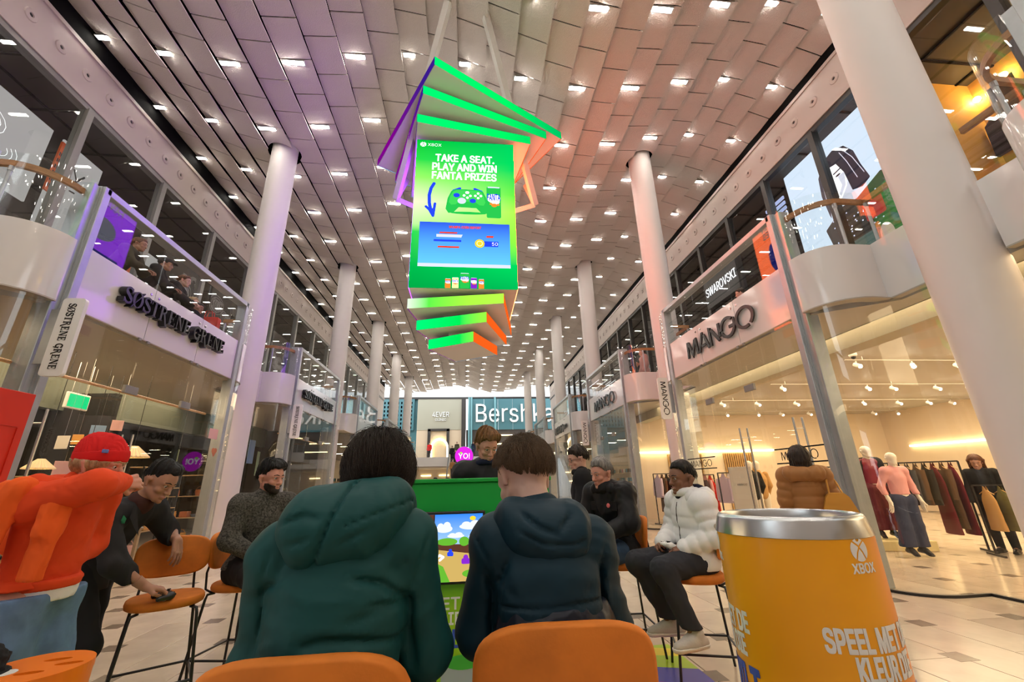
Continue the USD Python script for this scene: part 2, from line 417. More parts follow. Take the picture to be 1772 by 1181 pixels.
def curved_bay(s, k):
    NWIN[0] += 1
    w = struct(f'window_{NWIN[0]}')
    a, b = Y1 + PER * (k - 1), Y0 + PER * k
    P = bay_path(s, a, b)
    half = len(P) // 2
    # the column stands in the middle of the straight wall: the wall stops at it
    cy = (a + b) / 2
    L = P[:half] + [(s * 5.9, cy - .36)]; R = [(s * 5.9, cy + .36)] + P[half:]
    for q in (L, R):
        obj('curved_band', ribbon(q, ZB0, ZB1, .03), M['white'], w, smooth=50)
        obj('curved_rail_pane', ribbon(q, ZB1 + .003, ZR - .02, .014), M['glass'], w, smooth=50)
        obj('curved_shop_pane', ribbon(q, .03, ZB0 - .02, .014), M['glass'], w, smooth=50)
        obj('band_lip', ribbon([(x + s * .06, y) for x, y in q], ZB0 - .02, ZB0 - .002, .16), M['soffit'], w, smooth=50)
        obj('floor_channel', ribbon(q, 0, .028, .045), M['black'], w, smooth=50)
        hr = [(x + s * .12, y, 5.34) for x, y in q]
        obj('handrail', ribbon([(x, y) for x, y, _ in hr], 5.27, 5.35, .05), M['wood'], w, smooth=50)
        e = q[8] if q is L else q[-9]
        for (x, y) in (q[-2] if q is L else q[1], e):
            obj('rail_stanchion', J(cyl((x + s * .12, y, ZU), (x + s * .12, y, 5.2), .022, 10), cyl((x + s * .12, y, 5.2), (x + s * .12, y, 5.27), .03, 8)), M['alu'], w, smooth=40)
            if abs(abs(x) - 5.9) < .02:
                obj('glass_bolt', place(lathe([(0, .014), (.03, .012), (.034, 0)], 12), (x - s * .015, y + (.2 if q is R else -.2), ZB1 - .16), (0, -s, 0)), M['steel'], w)
    return w
fronts = {(s, k): shop_front(s, k) for s in (-1, 1) for k in range(-1, 5)}
bays = {(s, k): curved_bay(s, k) for s in (-1, 1) for k in range(0, 6)}
# ---------------------------------------------------------------- hanging LED tower: seven twisted slabs of screens
GR, OR, PU = (0.0, .80, .12), (1.0, .13, .012), (.16, .015, .36)
M['led_green'] = emit_ramp('led_green', 'x', -1.9, 2.6, [(0, (.0, .85, .16)), (.6, (.0, .80, .11)), (1, (.0, .42, .10))], 1.0)
M['led_lime'] = emit_ramp('led_lime', 'x', -1.4, .9, [(0, (.75, .95, .70)), (.22, (.10, .75, .06)), (.6, (.36, .98, .05)), (1, (.42, 1.0, .06))], 1.0)
M['led_mix'] = emit_ramp('led_mix', 'x', -1.2, .6, [(0, (.0, .80, .17)), (.55, (.0, .72, .08)), (.8, (.25, .9, .05)), (1, (.3, .95, .05))], 1.0)
M['led_orange'] = emit('led_orange', OR, .78)
M['led_coral'] = emit('led_coral', (1.0, .16, .05), LEDSIDE * 4.5)
M['led_purple'] = emit_ramp('led_purple', 'y', 7.4, 11.5, [(0, (.05, .012, .30)), (.5, (.26, .0, .30)), (1, (.10, .01, .25))], .7)
M['led_violet'] = emit('led_violet', (.22, .03, .62), LEDSIDE * 4.5)
M['led_back'] = emit('led_back', (.1, .5, .9), .5)
M['soft_white'] = mat('display_case_white', (.72, .70, .68), .6)
M['truss'] = mat('truss_grey_white', (.60, .58, .55), .5)
TW = thing('led_tower', 'hanging twisted stack of square screens glowing green, orange and purple', 'screen', (-.127, 9.5, 0))
def led_slab(size, deg, z0, z1, front, left=None, right=None, name='screen_slab'):
    c = thing(name, parent=TW); h = size / 2; th = math.radians(deg)
    obj('slab_case', T(bbox((0, 0, (z0 + z1) / 2), (size - .02, size - .02, z1 - z0), .01), rz=th), M['soft_white'], c)
    e = .006
    for nm, m, (cx, cy), (sx, sy) in (('front_strip', front, (0, -h), (size, e)), ('right_strip', right or M['led_orange'], (h, 0), (e, size)), ('left_strip', left or M['led_purple'], (-h, 0), (e, size)), ('rear_strip', M['led_back'], (0, h), (size, e))):
        obj(nm, T(box((cx, cy, (z0 + z1) / 2), (sx, sy, z1 - z0 - .004)), rz=th), m, c)
    return c
for size, deg, z, fm in ((3.804, 30, 10.254, 'led_green'), (3.298, 20, 9.937, 'led_green'), (2.848, 10, 9.565, 'led_green'), (2.146, -10, 5.052, 'led_lime'), (1.673, -20, 4.679, 'led_mix'), (1.187, -30, 4.315, 'led_mix')):
    led_slab(size, deg, z, z + .237, M[fm])
for z, w in ((9.48, 1.5), (9.82, 1.6), (10.2, 1.8), (5.34, 1.1), (4.98, .9), (4.6, .7)): # neck pieces between the slabs
    obj('neck', box((0, 0, z), (w, w, .22)), M['soft_white'], TW)
main = led_slab(2.391, 0, 5.405, 9.462, emit('screen_dark', (0, .3, .08), 1), M['led_violet'], M['led_coral'], name='main_screen')
# printed picture on the front face, flat pieces a few millimetres proud
FY = 9.5 - 1.1955 - 9.5 - .006
M['scr_bg'] = usdkit.material(stage, '/World/Looks/screen_gradient', {
    'g': ('geometry', {}), 's': ('separate_xyz', {}), 'mz': ('map_range', {'from_min': 5.4, 'from_max': 9.46, 'clamp': True}), 'mx': ('map_range', {'from_min': -1.32, 'from_max': 1.07, 'clamp': True}),
    'r1': ('rgb_ramp', {'ramp': [(0, (0, .33, .05)), (.12, (0, .40, .06)), (.35, (.02, .60, .08)), (.40, (.45, .85, .30)), (.55, (.80, .95, .55)), (.72, (.28, .85, .12)), (.85, (.02, .62, .06)), (1, (0, .47, .03))]}),
    'r2': ('rgb_ramp', {'ramp': [(0, (0, .42, .08)), (.15, (0, .60, .10)), (.3, (.25, .90, .05)), (.5, (.38, 1.0, .07)), (.62, (.12, .75, .05)), (.8, (0, .62, .10)), (1, (0, .55, .10))]}),
    'm': ('mix_color', {}), 'e': ('emission', {'strength': 1.0})},
    [('g.position', 's.vector'), ('s.z', 'mz.value'), ('s.x', 'mx.value'), ('mz.result', 'r1.fac'), ('mz.result', 'r2.fac'), ('mx.result', 'm.fac'), ('r1.color', 'm.a'), ('r2.color', 'm.b'), ('m.result', 'e.color')], surface='e.emission')
def scr(name, m, mat_, d=1, parent=None, label=None):
    """m lies in the local xy plane with x = world x and y = world z; put on the screen face, d layers proud."""
    return obj(name, place(T(m, (.127, 0, 0)), (0, FY - d * .0035, 0), (1, 0, 0)), mat_, parent or main, label=label)
def flat(g, t=.003): return poly(g, t)
def at(g, x, z): return sa.translate(g, x, z)
def ell(x, z, a, b, n=24): return sa.translate(sa.scale(sg.Point(0, 0).buffer(1, quad_segs=n // 4), a, b), x, z)
def line(pts, w): return sg.LineString(pts).buffer(w / 2, quad_segs=4)
E_ = {k: emit('glow_' + k, c, s) for k, (c, s) in {
    'white': ((1, 1, 1), 1.0), 'blue': ((.02, .06, .85), 1.0), 'sky': ((.07, .30, .92), 1.0), 'sky2': ((.10, .42, .95), 1), 'lilac': ((.66, .70, .95), 1), 'red': ((.9, .05, .02), 1), 'gold': ((1.0, .62, .03), 1), 'green': ((.02, .50, .07), 1), 'lime': ((.3, .85, .05), 1),
    'orange': ((1.0, .25, .03), 1), 'cream': ((1, .80, .35), 1), 'violet': ((.22, .02, .55), 1), 'dgreen': ((0, .22, .05), 1), 'grey': ((.62, .62, .72), 1), 'navy': ((.01, .03, .25), 1), 'magenta': ((.62, .02, .62), 1.1), 'teal': ((.03, .20, .24), .8)}.items()}
scr('screen_picture', flat(sg.box(-1.322, 5.407, 1.068, 9.460)), M['scr_bg'], 0)
def logo_ball(r): # white ball with a crossing pair of curved gaps
    g = sg.Point(0, 0).buffer(r, quad_segs=12)
    for s in (-1, 1):
        g = g.difference(line([(s * -.62 * r, -.95 * r), (s * -.30 * r, -.2 * r), (s * .12 * r, .38 * r), (s * .62 * r, .74 * r)], .17 * r))
    return g.difference(sa.translate(sa.scale(sg.Point(0, 0).buffer(1), .22 * r, .2 * r), 0, .92 * r))
scr('emblem', flat(at(logo_ball(.075), -1.165, 9.32)), E_['white'])
scr('screen_lettering', T(text('XBOX', .085, .003, wide=1.05), (-1.06, 9.277, 0)), E_['white'])
def blocky(t, h, w, x, z, fat=.035): # heavy squared poster capitals fitted to a width
    m = tm(meshkit.text_mesh(t, h, .003, True)); v = m[0]
    v = (v - [v[:, 0].min(), 0, 0]) * [w / (v[:, 0].max() - v[:, 0].min()), 1, 1]
    return J(*[(v + [x + dx, z + dz, dd], m[1]) for dx, dz, dd in ((0, 0, 0), (h * fat * 2, 0, .0004), (h * fat, h * fat, .0008))])
for t, x, w, z in (('TAKE A SEAT.', -.86, 1.43, 8.83), ('PLAY AND WIN', -.93, 1.56, 8.565), ('FANTA PRIZES', -.93, 1.55, 8.305)):
    scr('screen_lettering', blocky(t, .205, w, x, z), E_['white'])
arrow = line([(-.865, 8.16), (-.93, 8.02), (-.965, 7.83), (-.955, 7.6), (-.92, 7.42)], .075).union(line([(-1.03, 7.50), (-.95, 7.42), (-.86, 7.25)], .06)).union(line([(-.825, 7.59), (-.86, 7.25)], .06)).union(sg.Polygon([(-1.03, 7.5), (-.84, 7.24), (-.85, 7.45)]))
scr('arrow', flat(arrow), E_['blue'])
pad = sg.Polygon([(-.44, 7.95), (-.36, 8.0), (-.1, 8.01), (.2, 8.0), (.29, 7.96), (.36, 7.8), (.41, 7.5), (.37, 7.37), (.27, 7.38), (.15, 7.52), (-.28, 7.53), (-.40, 7.38), (-.50, 7.36), (-.56, 7.46), (-.52, 7.75)]).buffer(.04).buffer(-.025)
scr('pad_shadow', flat(ell(-.05, 7.36, .42, .035)), E_['green'])
scr('pad_bumper', flat(line([(-.40, 7.98), (-.25, 8.05)], .06).union(line([(.26, 7.98), (.1, 8.05)], .06))), E_['blue'], 1)
scr('game_pad', flat(pad), E_['green'], 2)
scr('pad_sheen', flat(sa.scale(pad, .86, .62, origin=(-.08, 7.95))), emit('glow_padlight', (.05, .62, .09), 1), 3)
scr('pad_stick', flat(ell(-.326, 7.845, .075, .06).union(ell(.057, 7.70, .075, .06))), E_['blue'], 4)
scr('pad_cross', flat(ell(-.203, 7.69, .1, .085)), E_['lilac'], 4)
scr('pad_button', flat(sg.MultiPolygon([ell(x, z, .034, .034, 12) for x, z in ((.183, 7.785), (.183, 7.915), (.117, 7.846), (.248, 7.849), (-.15, 7.845), (0, 7.84), (-.07, 7.785))]).union(ell(-.075, 7.93, .05, .04))), E_['white'], 4)
def can(x, z, w, h, col, word, wcol, band='white'):
    c = thing('printed_can', parent=main)
    scr('can_shape', flat(rrect(w, h, w * .12)) if False else T(flat(rrect(w, h, w * .12)), (x, z, 0)), E_[col], 1, c)
    scr('can_rim', T(flat(rrect(w * .84, h * .04, w * .02)), (x, z + h * .485, 0)), E_['lilac'], 2, c)
    scr('can_cloud', flat(ell(x, z + h * .12, w * .47, h * .15).union(ell(x + w * .12, z + h * .02, w * .3, h * .09))), E_[band], 2, c)
    scr('can_fruit', flat(ell(x + w * .03, z - h * .1, w * .2, h * .055).union(ell(x - w * .2, z - h * .06, w * .1, h * .03)).union(ell(x + w * .3, z - h * .08, w * .11, h * .03))), E_['orange'], 3, c)
    m = tm(meshkit.text_mesh(word, h * .2, .003, True)); v = m[0]; v = (v - [v[:, 0].min(), 0, 0]) * [w * .94 / (v[:, 0].max() - v[:, 0].min()), 1, 1]
    scr('can_lettering', (v + [x - w * .47, z + h * .06, 0], m[1]), E_[wcol], 4, c)
can(.555, 7.69, .34, .88, 'green', 'FANTA', 'blue')
for x, w, h, col, wc in ((-.477, .125, .23, 'orange', 'blue'), (-.315, .145, .26, 'cream', 'blue'), (-.11, .21, .37, 'green', 'blue'), (.09, .14, .26, 'violet', 'lilac'), (.256, .125, .23, 'orange', 'blue')):
    can(x, 5.41 + h / 2, w, h, col, 'FANTA', wc)
ins = thing('inset_picture', parent=main)
scr('inset_field', flat(sg.box(-1.151, 5.93, .917, 7.083)), emit_ramp('glow_inset', 'z', 6.0, 7.08, [(0, (.12, .55, .95)), (.5, (.08, .36, .92)), (1, (.03, .10, .72))], 1), 1, ins)
scr('inset_bar', flat(sg.box(-1.151, 5.925, .917, 6.01)), E_['lilac'], 2, ins)
scr('inset_lettering', blocky('WUMPA COIN REPORT', .06, .74, -.487, 6.93), E_['red'], 3, ins)
for x, w, z, h, c in ((-.70, .4, 6.79, .035, 'red'), (-.73, .48, 6.415, .04, 'red'), (.37, .16, 6.71, .045, 'red')):
    scr('heading_bar', flat(sg.Polygon([(x, z), (x + w, z), (x + w + .01, z + h), (x + .01, z + h)])), E_[c], 2, ins)
scr('row_bar', flat(sg.Polygon([(-.765, 6.69), (-.2, 6.69), (-.17, 6.765), (-.765, 6.765)])), E_['lilac'], 2, ins)
scr('row_bar', flat(sg.box(-.82, 6.575, -.2, 6.625)), E_['blue'], 2, ins)
scr('row_bar', flat(sg.box(-.76, 6.315, -.235, 6.35)), E_['sky2'], 2, ins)
scr('coin_box', flat(sg.Polygon([(.33, 6.47), (.64, 6.47), (.65, 6.61), (.32, 6.61)])), E_['blue'], 2, ins)
scr('coin', flat(ell(.22, 6.545, .11, .11)), E_['gold'], 3, ins)
scr('coin_ring', flat(ell(.22, 6.545, .075, .075).difference(ell(.22, 6.545, .05, .05))), E_['cream'], 4, ins)
scr('inset_lettering', T(text('50', .085, .003), (.49, 6.50, 0)), E_['white'], 3, ins)
# the hanger: two leaning arms and a triangular foot frame
hg = thing('hanger', parent=TW, label='pale triangular truss with two leaning arms')
for (a, b) in (((-2.05, 9.9, 8.9), (-.55, 6.75, 12.1)), ((1.85, 9.9, 8.9), (.25, 6.75, 12.1))):
    d = np.subtract(b, a); obj('arm', T(tube([a, b], .105, 4), (.127, -9.5, 0)), M['truss'], hg)
for (a, b) in (((-2.05, 9.9, 8.9), (-1.3, 10.4, 8.9)), ((1.85, 9.9, 8.9), (1.0, 10.4, 8.9)), ((-2.05, 9.9, 8.9), (-1.85, 10.2, 9.8)), ((1.85, 9.9, 8.9), (1.65, 10.2, 9.8))):
    obj('foot_bar', T(tube([a, b], .085, 4), (.127, -9.5, 0)), M['truss'], hg)

# ---------------------------------------------------------------- far end of the mall
M['teal'] = mat('teal_panel', (.055, .17, .20), .35)
M['cream'] = mat('cream_panel', (.38, .37, .29), .5)
M['skywhite'] = mat('white_render', (.85, .87, .88), .6)
M['ltwall'] = mat('warm_plaster', (.62, .50, .36), .6)
wf = struct('wall_far')
obj('render_band', box2((-18, 54.3, 12.05), (18, 54.8, 13.4)), M['skywhite'], wf)
obj('dark_lintel', box2((-18, 54.0, 11.85), (18, 54.3, 12.1)), M['dalu'], wf)
obj('clinic_front', box2((-6.5, 54.05, 7.9), (-.9, 54.3, 11.85)), M['cream'], wf)
obj('clinic_frame', J(box2((-.9, 53.9, 4.3), (-.35, 54.2, 11.95)), box2((-5.1, 53.85, 4.3), (-4.75, 54.1, 8.0)), box2((-2.75, 53.85, 4.3), (-2.4, 54.1, 8.0)), box2((-5.1, 53.85, 7.75), (-2.4, 54.1, 8.05))), M['dalu'], wf)
obj('clinic_lower', box2((-6.5, 54.1, 4.3), (-.9, 54.3, 7.9)), M['ltwall'], wf)
for i in range(7): obj('teal_board', bbox((.1 + 1.86 * i + .93, 54.1, 9.9), (1.84, .2, 4.1), .02), M['teal'], wf)
obj('teal_pipe', J(*[cyl((x, 53.8, 4.3), (x, 53.8, 12), .12, 8) for x in (.05, .35, 3.4)]), mat('teal_pipe', (.16, .36, .40), .4), wf)
obj('store_lower', box2((-.3, 54.1, 4.3), (14, 54.3, 7.85)), M['dwall'], wf)
obj('store_shelf_light', J(*[box2((x, 54.0, z), (x + 2.6, 54.08, z + .12)) for x, z in ((3.0, 7.1), (6.2, 6.4), (9, 7.1), (3.4, 6.0), (6.6, 5.4))]), M['cove'], wf)
holes = sg.box(-13, 7.9, -6.9, 11.85)
per = [sg.box(x, z, x + .17, z + .3) for x in np.arange(-12.8, -7.1, .42) for z in np.arange(8.1, 11.7, .52)]
from shapely.ops import unary_union
obj('perforated_panel', place(poly(holes.difference(unary_union(per)), .1), (0, 54.1, 0), (1, 0, 0)), M['teal'], wf)
obj('panel_backing', box2((-13, 54.15, 7.9), (-6.9, 54.3, 11.85)), M['plenum'], wf)
obj('upper_wall', J(box2((-18, 54.4, 3), (-6.5, 54.6, 12)), box2((13.2, 54.3, 3), (18, 54.6, 12))), M['teal'], wf)
obj('lower_wall', box2((-18, 55.0, 0), (18, 55.3, 4.3)), M['ltwall'], wf)
obj('lower_lamp', J(*[box2((x, 54.9, z), (x + 1.2, 54.98, z + .1)) for x in np.arange(-8, 8, 2.2) for z in (1.3, 2.4)]), M['cove'], wf)
gl = struct('gallery')
obj('gallery_beam', box2((-17, 47.6, 3.25), (17, 48.2, 4.2)), M['white'], gl)
obj('gallery_floor', box2((-17, 48.2, 3.9), (17, 54.2, 4.2)), M['floor'], gl)
obj('gallery_soffit', box2((-17, 48.2, 3.2), (17, 55, 3.3)), M['tile'], gl)
for x in np.arange(-6, 7, 2.0): obj('gallery_pane', box2((x + .03, 47.7, 4.2), (x + 1.97, 47.72, 5.4)), M['glass'], gl)
arch = sg.LineString([(-1, 0), (-1, 1.4)] + [(-math.cos(t), 1.4 + 1.1 * math.sin(t)) for t in np.linspace(0, pi, 14)] + [(1, 0)]).buffer(.13)
obj('gold_arch', place(poly(arch, .1), (-3.6, 53.9, 4.25), (1, 0, 0)), M['cove'], wf)
sgn = thing('wall_sign', 'very large white glowing letters on the teal boards of the far wall', 'sign', (0, 0, 0))
xs = .95
m = text('Bershka', 2.32, .15); v = m[0]; v = (v - [v[:, 0].min(), 0, 0]) * [10.1 / np.ptp(v[:, 0]), 1, 1]
obj('lettering', place((v + [.92, 8.83, 0], m[1]), (0, 53.95, 0), (1, 0, 0)), emit('sign_white', (1, 1, 1), 1.6), sgn)
sg2 = thing('wall_sign', 'small pale raised letters high on the far cream shop front', 'sign', (0, 0, 0))
for t, x, z, w, h in (('4EVER', -4.6, 9.55, 2.1, .62), ('CLINIC', -4.25, 9.05, 1.4, .28)):
    m = text(t, h, .08); v = m[0]; v = (v - [v[:, 0].min(), 0, 0]) * [w / np.ptp(v[:, 0]), 1, 1]
    obj('lettering', place((v + [x, z, 0], m[1]), (0, 54.0, 0), (1, 0, 0)), M['skywhite'], sg2)
# moving stairs down the middle
es = thing('escalator', 'steel and glass escalator climbing to the far gallery', 'escalator', (-1.1, 0, 0))
obj('truss_body', place(poly([(40, 0), (41.2, 0), (48, 4.15), (48, 3.5), (41.6, -.25), (40, -.25)], 2.0), (1.0, 0, .0), (0, 1, 0)), M['alu'], es)
for sx in (-1, .95): obj('side_glass', place(poly([(40, .1), (41.2, .1), (48, 4.25), (48, 5.15), (41.2, 1.0), (40, 1.0)], .03), (sx, 0, 0), (0, 1, 0)), M['glass'], es)
for sx in (-1, .95): obj('hand_belt', tube([(sx, 40, 1.0), (sx, 41.2, 1.02), (sx, 48, 5.2)], .05, 6), M['black'], es)
# round pink sign on a post
ro = thing('round_sign', 'round magenta sign with white word and lime leaf on a post', 'sign', (-.17, 17.3, 0))
obj('post', cyl((.2, .05, 0), (.2, .05, 2.1), .03, 10), M['steel'], ro)
obj('disc', place(lathe([(0, .04), (.34, .04), (.36, .02), (.36, -.04), (0, -.04)], 40), (0, 0, 2.41), (1, 0, 0)), E_['magenta'], ro)
obj('rim', place(lathe([(.36, -.045), (.375, -.03), (.375, .035), (.36, .048)], 40), (0, 0, 2.41), (1, 0, 0)), M['steel'], ro)
m = text('YO!', .2, .01, True, center=True); obj('lettering', place(T(m, (0, -.1, .042)), (0, 0, 2.41), (1, 0, 0)), E_['white'], ro)
obj('leaf', place(poly(ell(-.12, .12, .05, .035), .012), (0, -.042, 2.41), (1, 0, 0)), E_['lime'], ro)
# ---------------------------------------------------------------- shop signs
M['letter'] = mat('letter_black', (.012, .012, .012), .3)
M['signwhite'] = mat('sign_white', (.80, .80, .78), .35)
def wall_text(name, m, s, y, z, dep, mt, label, proud=.0, raised=True):
    xf = s * XF[s] - s * proud
    ux = (0, 1, 0) if s < 0 else (0, -1, 0)
    t = thing(name, label, 'sign', (xf, y, z))
    for piece in m: obj('letter', place(piece, (0, 0, 0), ux), mt, t)
    return t
def letters(t, h, width, depth, cut=None, bold=False):
    """one mesh per letter, spaced to the wanted width"""
    full = tm(meshkit.text_mesh(t, h, depth, bold)); w0, lo = np.ptp(full[0][:, 0]), full[0][:, 0].min(); out = []
    for i, ch in enumerate(t):
        if ch == ' ': continue
        pre = tm(meshkit.text_mesh(t[:i + 1], h, depth, bold))[0][:, 0].max(); one_ = tm(meshkit.text_mesh(ch, h, depth, bold)); v = one_[0]
        v = v + [pre - v[:, 0].max() - lo, 0, 0]
        v = v * [width / w0, 1, 1]; out.append((v, one_[1]))
    return out
def glyphs(word, h, depth, stroke=.11, gap=.16, sten=True):
    """spaced thin capitals with stencil breaks (M A N G O)"""
    G = {'M': ([[(0, 0), (.06, 1)], [(.13, .95), (.42, .12), (.72, .95)], [(.80, 1), (.86, 0)]], .86), 'A': ([[(0, 0), (.36, 1), (.44, 1)], [(.50, .88), (.82, 0)], [(.24, .3), (.60, .3)]], .82),
         'N': ([[(0, 0), (0, 1), (.10, .95)], [(.14, .88), (.66, .06)], [(.72, .24), (.72, 1)]], .72),
         'G': ([[(.45 + .46 * math.cos(t), .5 + .5 * math.sin(t)) for t in np.linspace(.75, pi * 1.02, 10)], [(.45 + .46 * math.cos(t), .5 + .5 * math.sin(t)) for t in np.linspace(pi * 1.12, 2 * pi - .05, 12)] + [(.91, .47), (.55, .47)]], .91),
         'O': ([[(.5 + .5 * math.cos(t), .5 + .5 * math.sin(t)) for t in np.linspace(-pi * .3, pi * .5, 14)], [(.5 + .5 * math.cos(t), .5 + .5 * math.sin(t)) for t in np.linspace(pi * .5, pi * 1.62, 18)]], 1.0)}
    out, x = [], 0
    for ch in word:
        ls, w = G[ch]
        g = unary_union([sg.LineString([(a * h + x, b * h) for a, b in l]).buffer(stroke * h / 2, cap_style=2, join_style=2) for l in ls])
        out.append(poly(g, depth)); x += (w + gap) * h
    return out, x - gap * h
def serif(word, h, depth):
    """fat and thin old-style capitals with slab feet: S O-slash T R E N G"""
    def stem(x, a=0, b=1, w=.2): return unary_union([sg.box(x, a, x + w, b), sg.box(x - .09, a, x + w + .09, a + .06), sg.box(x - .09, b - .06, x + w + .09, b)])
    def arcs(cx, cy, rx, ry, t0, t1, w): return sa.scale(sg.LineString([(cx + rx * math.cos(t), cy + ry * math.sin(t)) for t in np.linspace(t0, t1, 14)]).buffer(w / 2, cap_style=2), 1, 1)
    ring = sa.translate(sa.scale(sg.Point(0, 0).buffer(1), .46, .52), .46, .5).difference(sa.translate(sa.scale(sg.Point(0, 0).buffer(1), .25, .46), .46, .5))
    B = {'S': (unary_union([arcs(.34, .74, .26, .23, .35, pi * 1.5, .13), arcs(.34, .27, .28, .24, -pi * .95, pi * .5, .14), sg.box(.52, .72, .6, 1.0), sg.box(.0, .0, .08, .3), sg.LineString([(.14, .66), (.56, .36)]).buffer(.11)]), .66),
         'O': (ring.union(sg.LineString([(.02, -.08), (.9, 1.08)]).buffer(.035)), .95),
         'T': (unary_union([sg.box(.3, 0, .5, 1), sg.box(.2, 0, .6, .06), sg.box(0, .93, .8, 1), sg.box(0, .72, .06, 1), sg.box(.74, .72, .8, 1)]), .84),
         'R': (unary_union([stem(.08), arcs(.32, .75, .28, .22, -pi / 2, pi / 2, .12), sg.box(.2, .94, .34, 1), sg.box(.2, .5, .34, .56), sg.Polygon([(.38, .52), (.56, .52), (.86, -.12), (1.0, -.2), (.98, -.28), (.74, -.24)])]), .92),
         'E': (unary_union([stem(.08), sg.box(.2, .93, .68, 1), sg.box(.2, 0, .72, .07), sg.box(.2, .47, .52, .53), sg.box(.62, .74, .68, 1), sg.box(.66, 0, .72, .28), sg.box(.47, .38, .52, .62)]), .80),
         'N': (unary_union([sg.box(.1, 0, .17, 1), sg.box(0, 0, .28, .06), sg.box(0, .94, .2, 1), sg.Polygon([(.08, 1), (.32, 1), (.84, 0), (.66, 0)]), sg.box(.72, 0, .79, 1), sg.box(.62, .94, .9, 1)]), .94),
         'G': (unary_union([arcs(.45, .5, .36, .44, .55, pi * 2 - .35, .17), sg.box(.62, .04, .80, .46), sg.box(.52, .42, .9, .48), sg.box(.70, .7, .77, 1.0), sg.Polygon([(.62, .06), (.8, .06), (.7, -.2), (.5, -.24)])]), .92)}
    out, x = [], 0
    for ch in word:
        if ch == ' ': x += .4 * h; continue
        g, w = B['O' if ch == 'Ø' else ch]
        out.append(poly(sa.translate(sa.scale(g, h, h, origin=(0, 0)), x, 0), depth)); x += (w + .05) * h
    return out, x
def fit(ms, w0, w): return [(v * [w / w0, 1, 1], f) for v, f in ms]
gm, gw = glyphs('MANGO', .37, .03, .15)
wall_text('fascia_lettering', fit(gm, gw, 2.28), 1, 8.6, 3.91, .03, M['letter'], 'wide black stencil capitals on the right white fascia, nearest bay', .03)
wall_text('fascia_lettering', fit(gm, gw, 2.3), 1, 16.05, 3.91, .03, M['letter'], 'smaller-looking black stencil capitals on the right fascia, second bay', .03)
wall_text('fascia_lettering', fit(gm, gw, 2.1) + [T(p, (2.3, .08, 0), s=.6) for p in glyphs('MAN', .37, .03)[0]], 1, 23.9, 3.85, .03, M['letter'], 'black stencil capitals on the right fascia, third bay far off', .03)
sm, sw = serif('SØSTRENE GRENE', .25, .1)
wall_text('fascia_lettering', fit(sm, sw, 2.68), -1, 6.14, 4.04, .1, M['letter'], 'deep black serif letters on the left white fascia, nearest bay', .02)
wall_text('fascia_lettering', fit(sm, sw, 2.85), -1, 13.4, 4.04, .1, M['letter'], 'deep black serif letters on the left fascia, second bay', .02)
def blade(x, y, z0, z1, w, ms, tw, label, th):
    t = thing('blade_sign', label, 'sign', (x, y, (z0 + z1) / 2))
    h = z1 - z0
    pl = place(T(poly(rrect(w, h, .045), .05), (0, 0, -.025)), (0, 0, 0), (1, 0, 0))
    obj('board', pl, M['signwhite'], t)
    obj('bracket', box((math.copysign(w / 2 + .05, x), 0, 0), (.11, .03, h * .7)), M['alu'], t)
    for m in ms: obj('letter', place(T(m, (-tw / 2, -th / 2, .026)), (0, 0, 0), (0, 0, -1), (1, 0, 0)), M['letter'], t)
s2, s2w = serif('SØSTRENE GRENE', .085, .004)
g2, g2w = glyphs('MANGO', .13, .004, .13, .2)
blade(-4.955, 5.34, 2.69, 3.70, .26, fit(s2, s2w, .86), .86, 'white upright blade sign with thin black serif lettering, nearest left post', .085)
blade(-5.0, 12.79, 2.72, 3.70, .26, fit(s2, s2w, .86), .86, 'white upright blade sign with serif lettering on the second left post', .085)
blade(4.76, 9.64, 2.70, 3.72, .26, fit(g2, g2w, .8), .8, 'white upright blade sign with black stencil word beside the right column', .13)
blade(4.78, 17.06, 2.72, 3.72, .26, fit(g2, g2w, .8), .8, 'white upright blade sign with black stencil word, farther right', .13)
blade(-5.0, 20.21, 2.72, 3.70, .26, fit(s2, s2w, .86), .86, 'white upright blade sign on the third left post, far off', .085)
# second side screens on the LED tower (seen mirrored in the balcony glass)
for s, f1, f2 in ((-1, 'lilac', 'magenta'), (1, 'blue', 'lime')):
    c = thing('side_picture', parent=main); o = (s * 1.203, 0, 0); ux = (0, s, 0)
    for t, z, w in (('TAKE A SEAT.', 8.7, 1.5), ('PLAY AND WIN', 8.44, 1.5), ('FANTA PRIZES', 8.18, 1.5)):
        m = tm(meshkit.text_mesh(t, .2, .003, True)); v = m[0]; v = (v - [v[:, 0].min(), 0, 0]) * [w / np.ptp(v[:, 0]), 1, 1] + [-w / 2, z, 0]
        obj('side_lettering', place((v, m[1]), o, ux), E_['white'], c)
    obj('side_shape', place(poly(unary_union([ell(.5, 7.5, .2, .45), ell(-.3, 7.6, .42, .3)]), .003), o, ux), E_[f1], c)
    obj('side_shape', place(poly(sg.box(-1.0, 5.95, 1.0, 7.0), .003), o, ux), E_['blue' if s < 0 else 'violet'], c)
    obj('side_shape', place(poly(unary_union([ell(x, 5.6, .09, .18) for x in (-.5, -.25, 0, .25, .5)]), .003), o, ux), E_[f2], c)

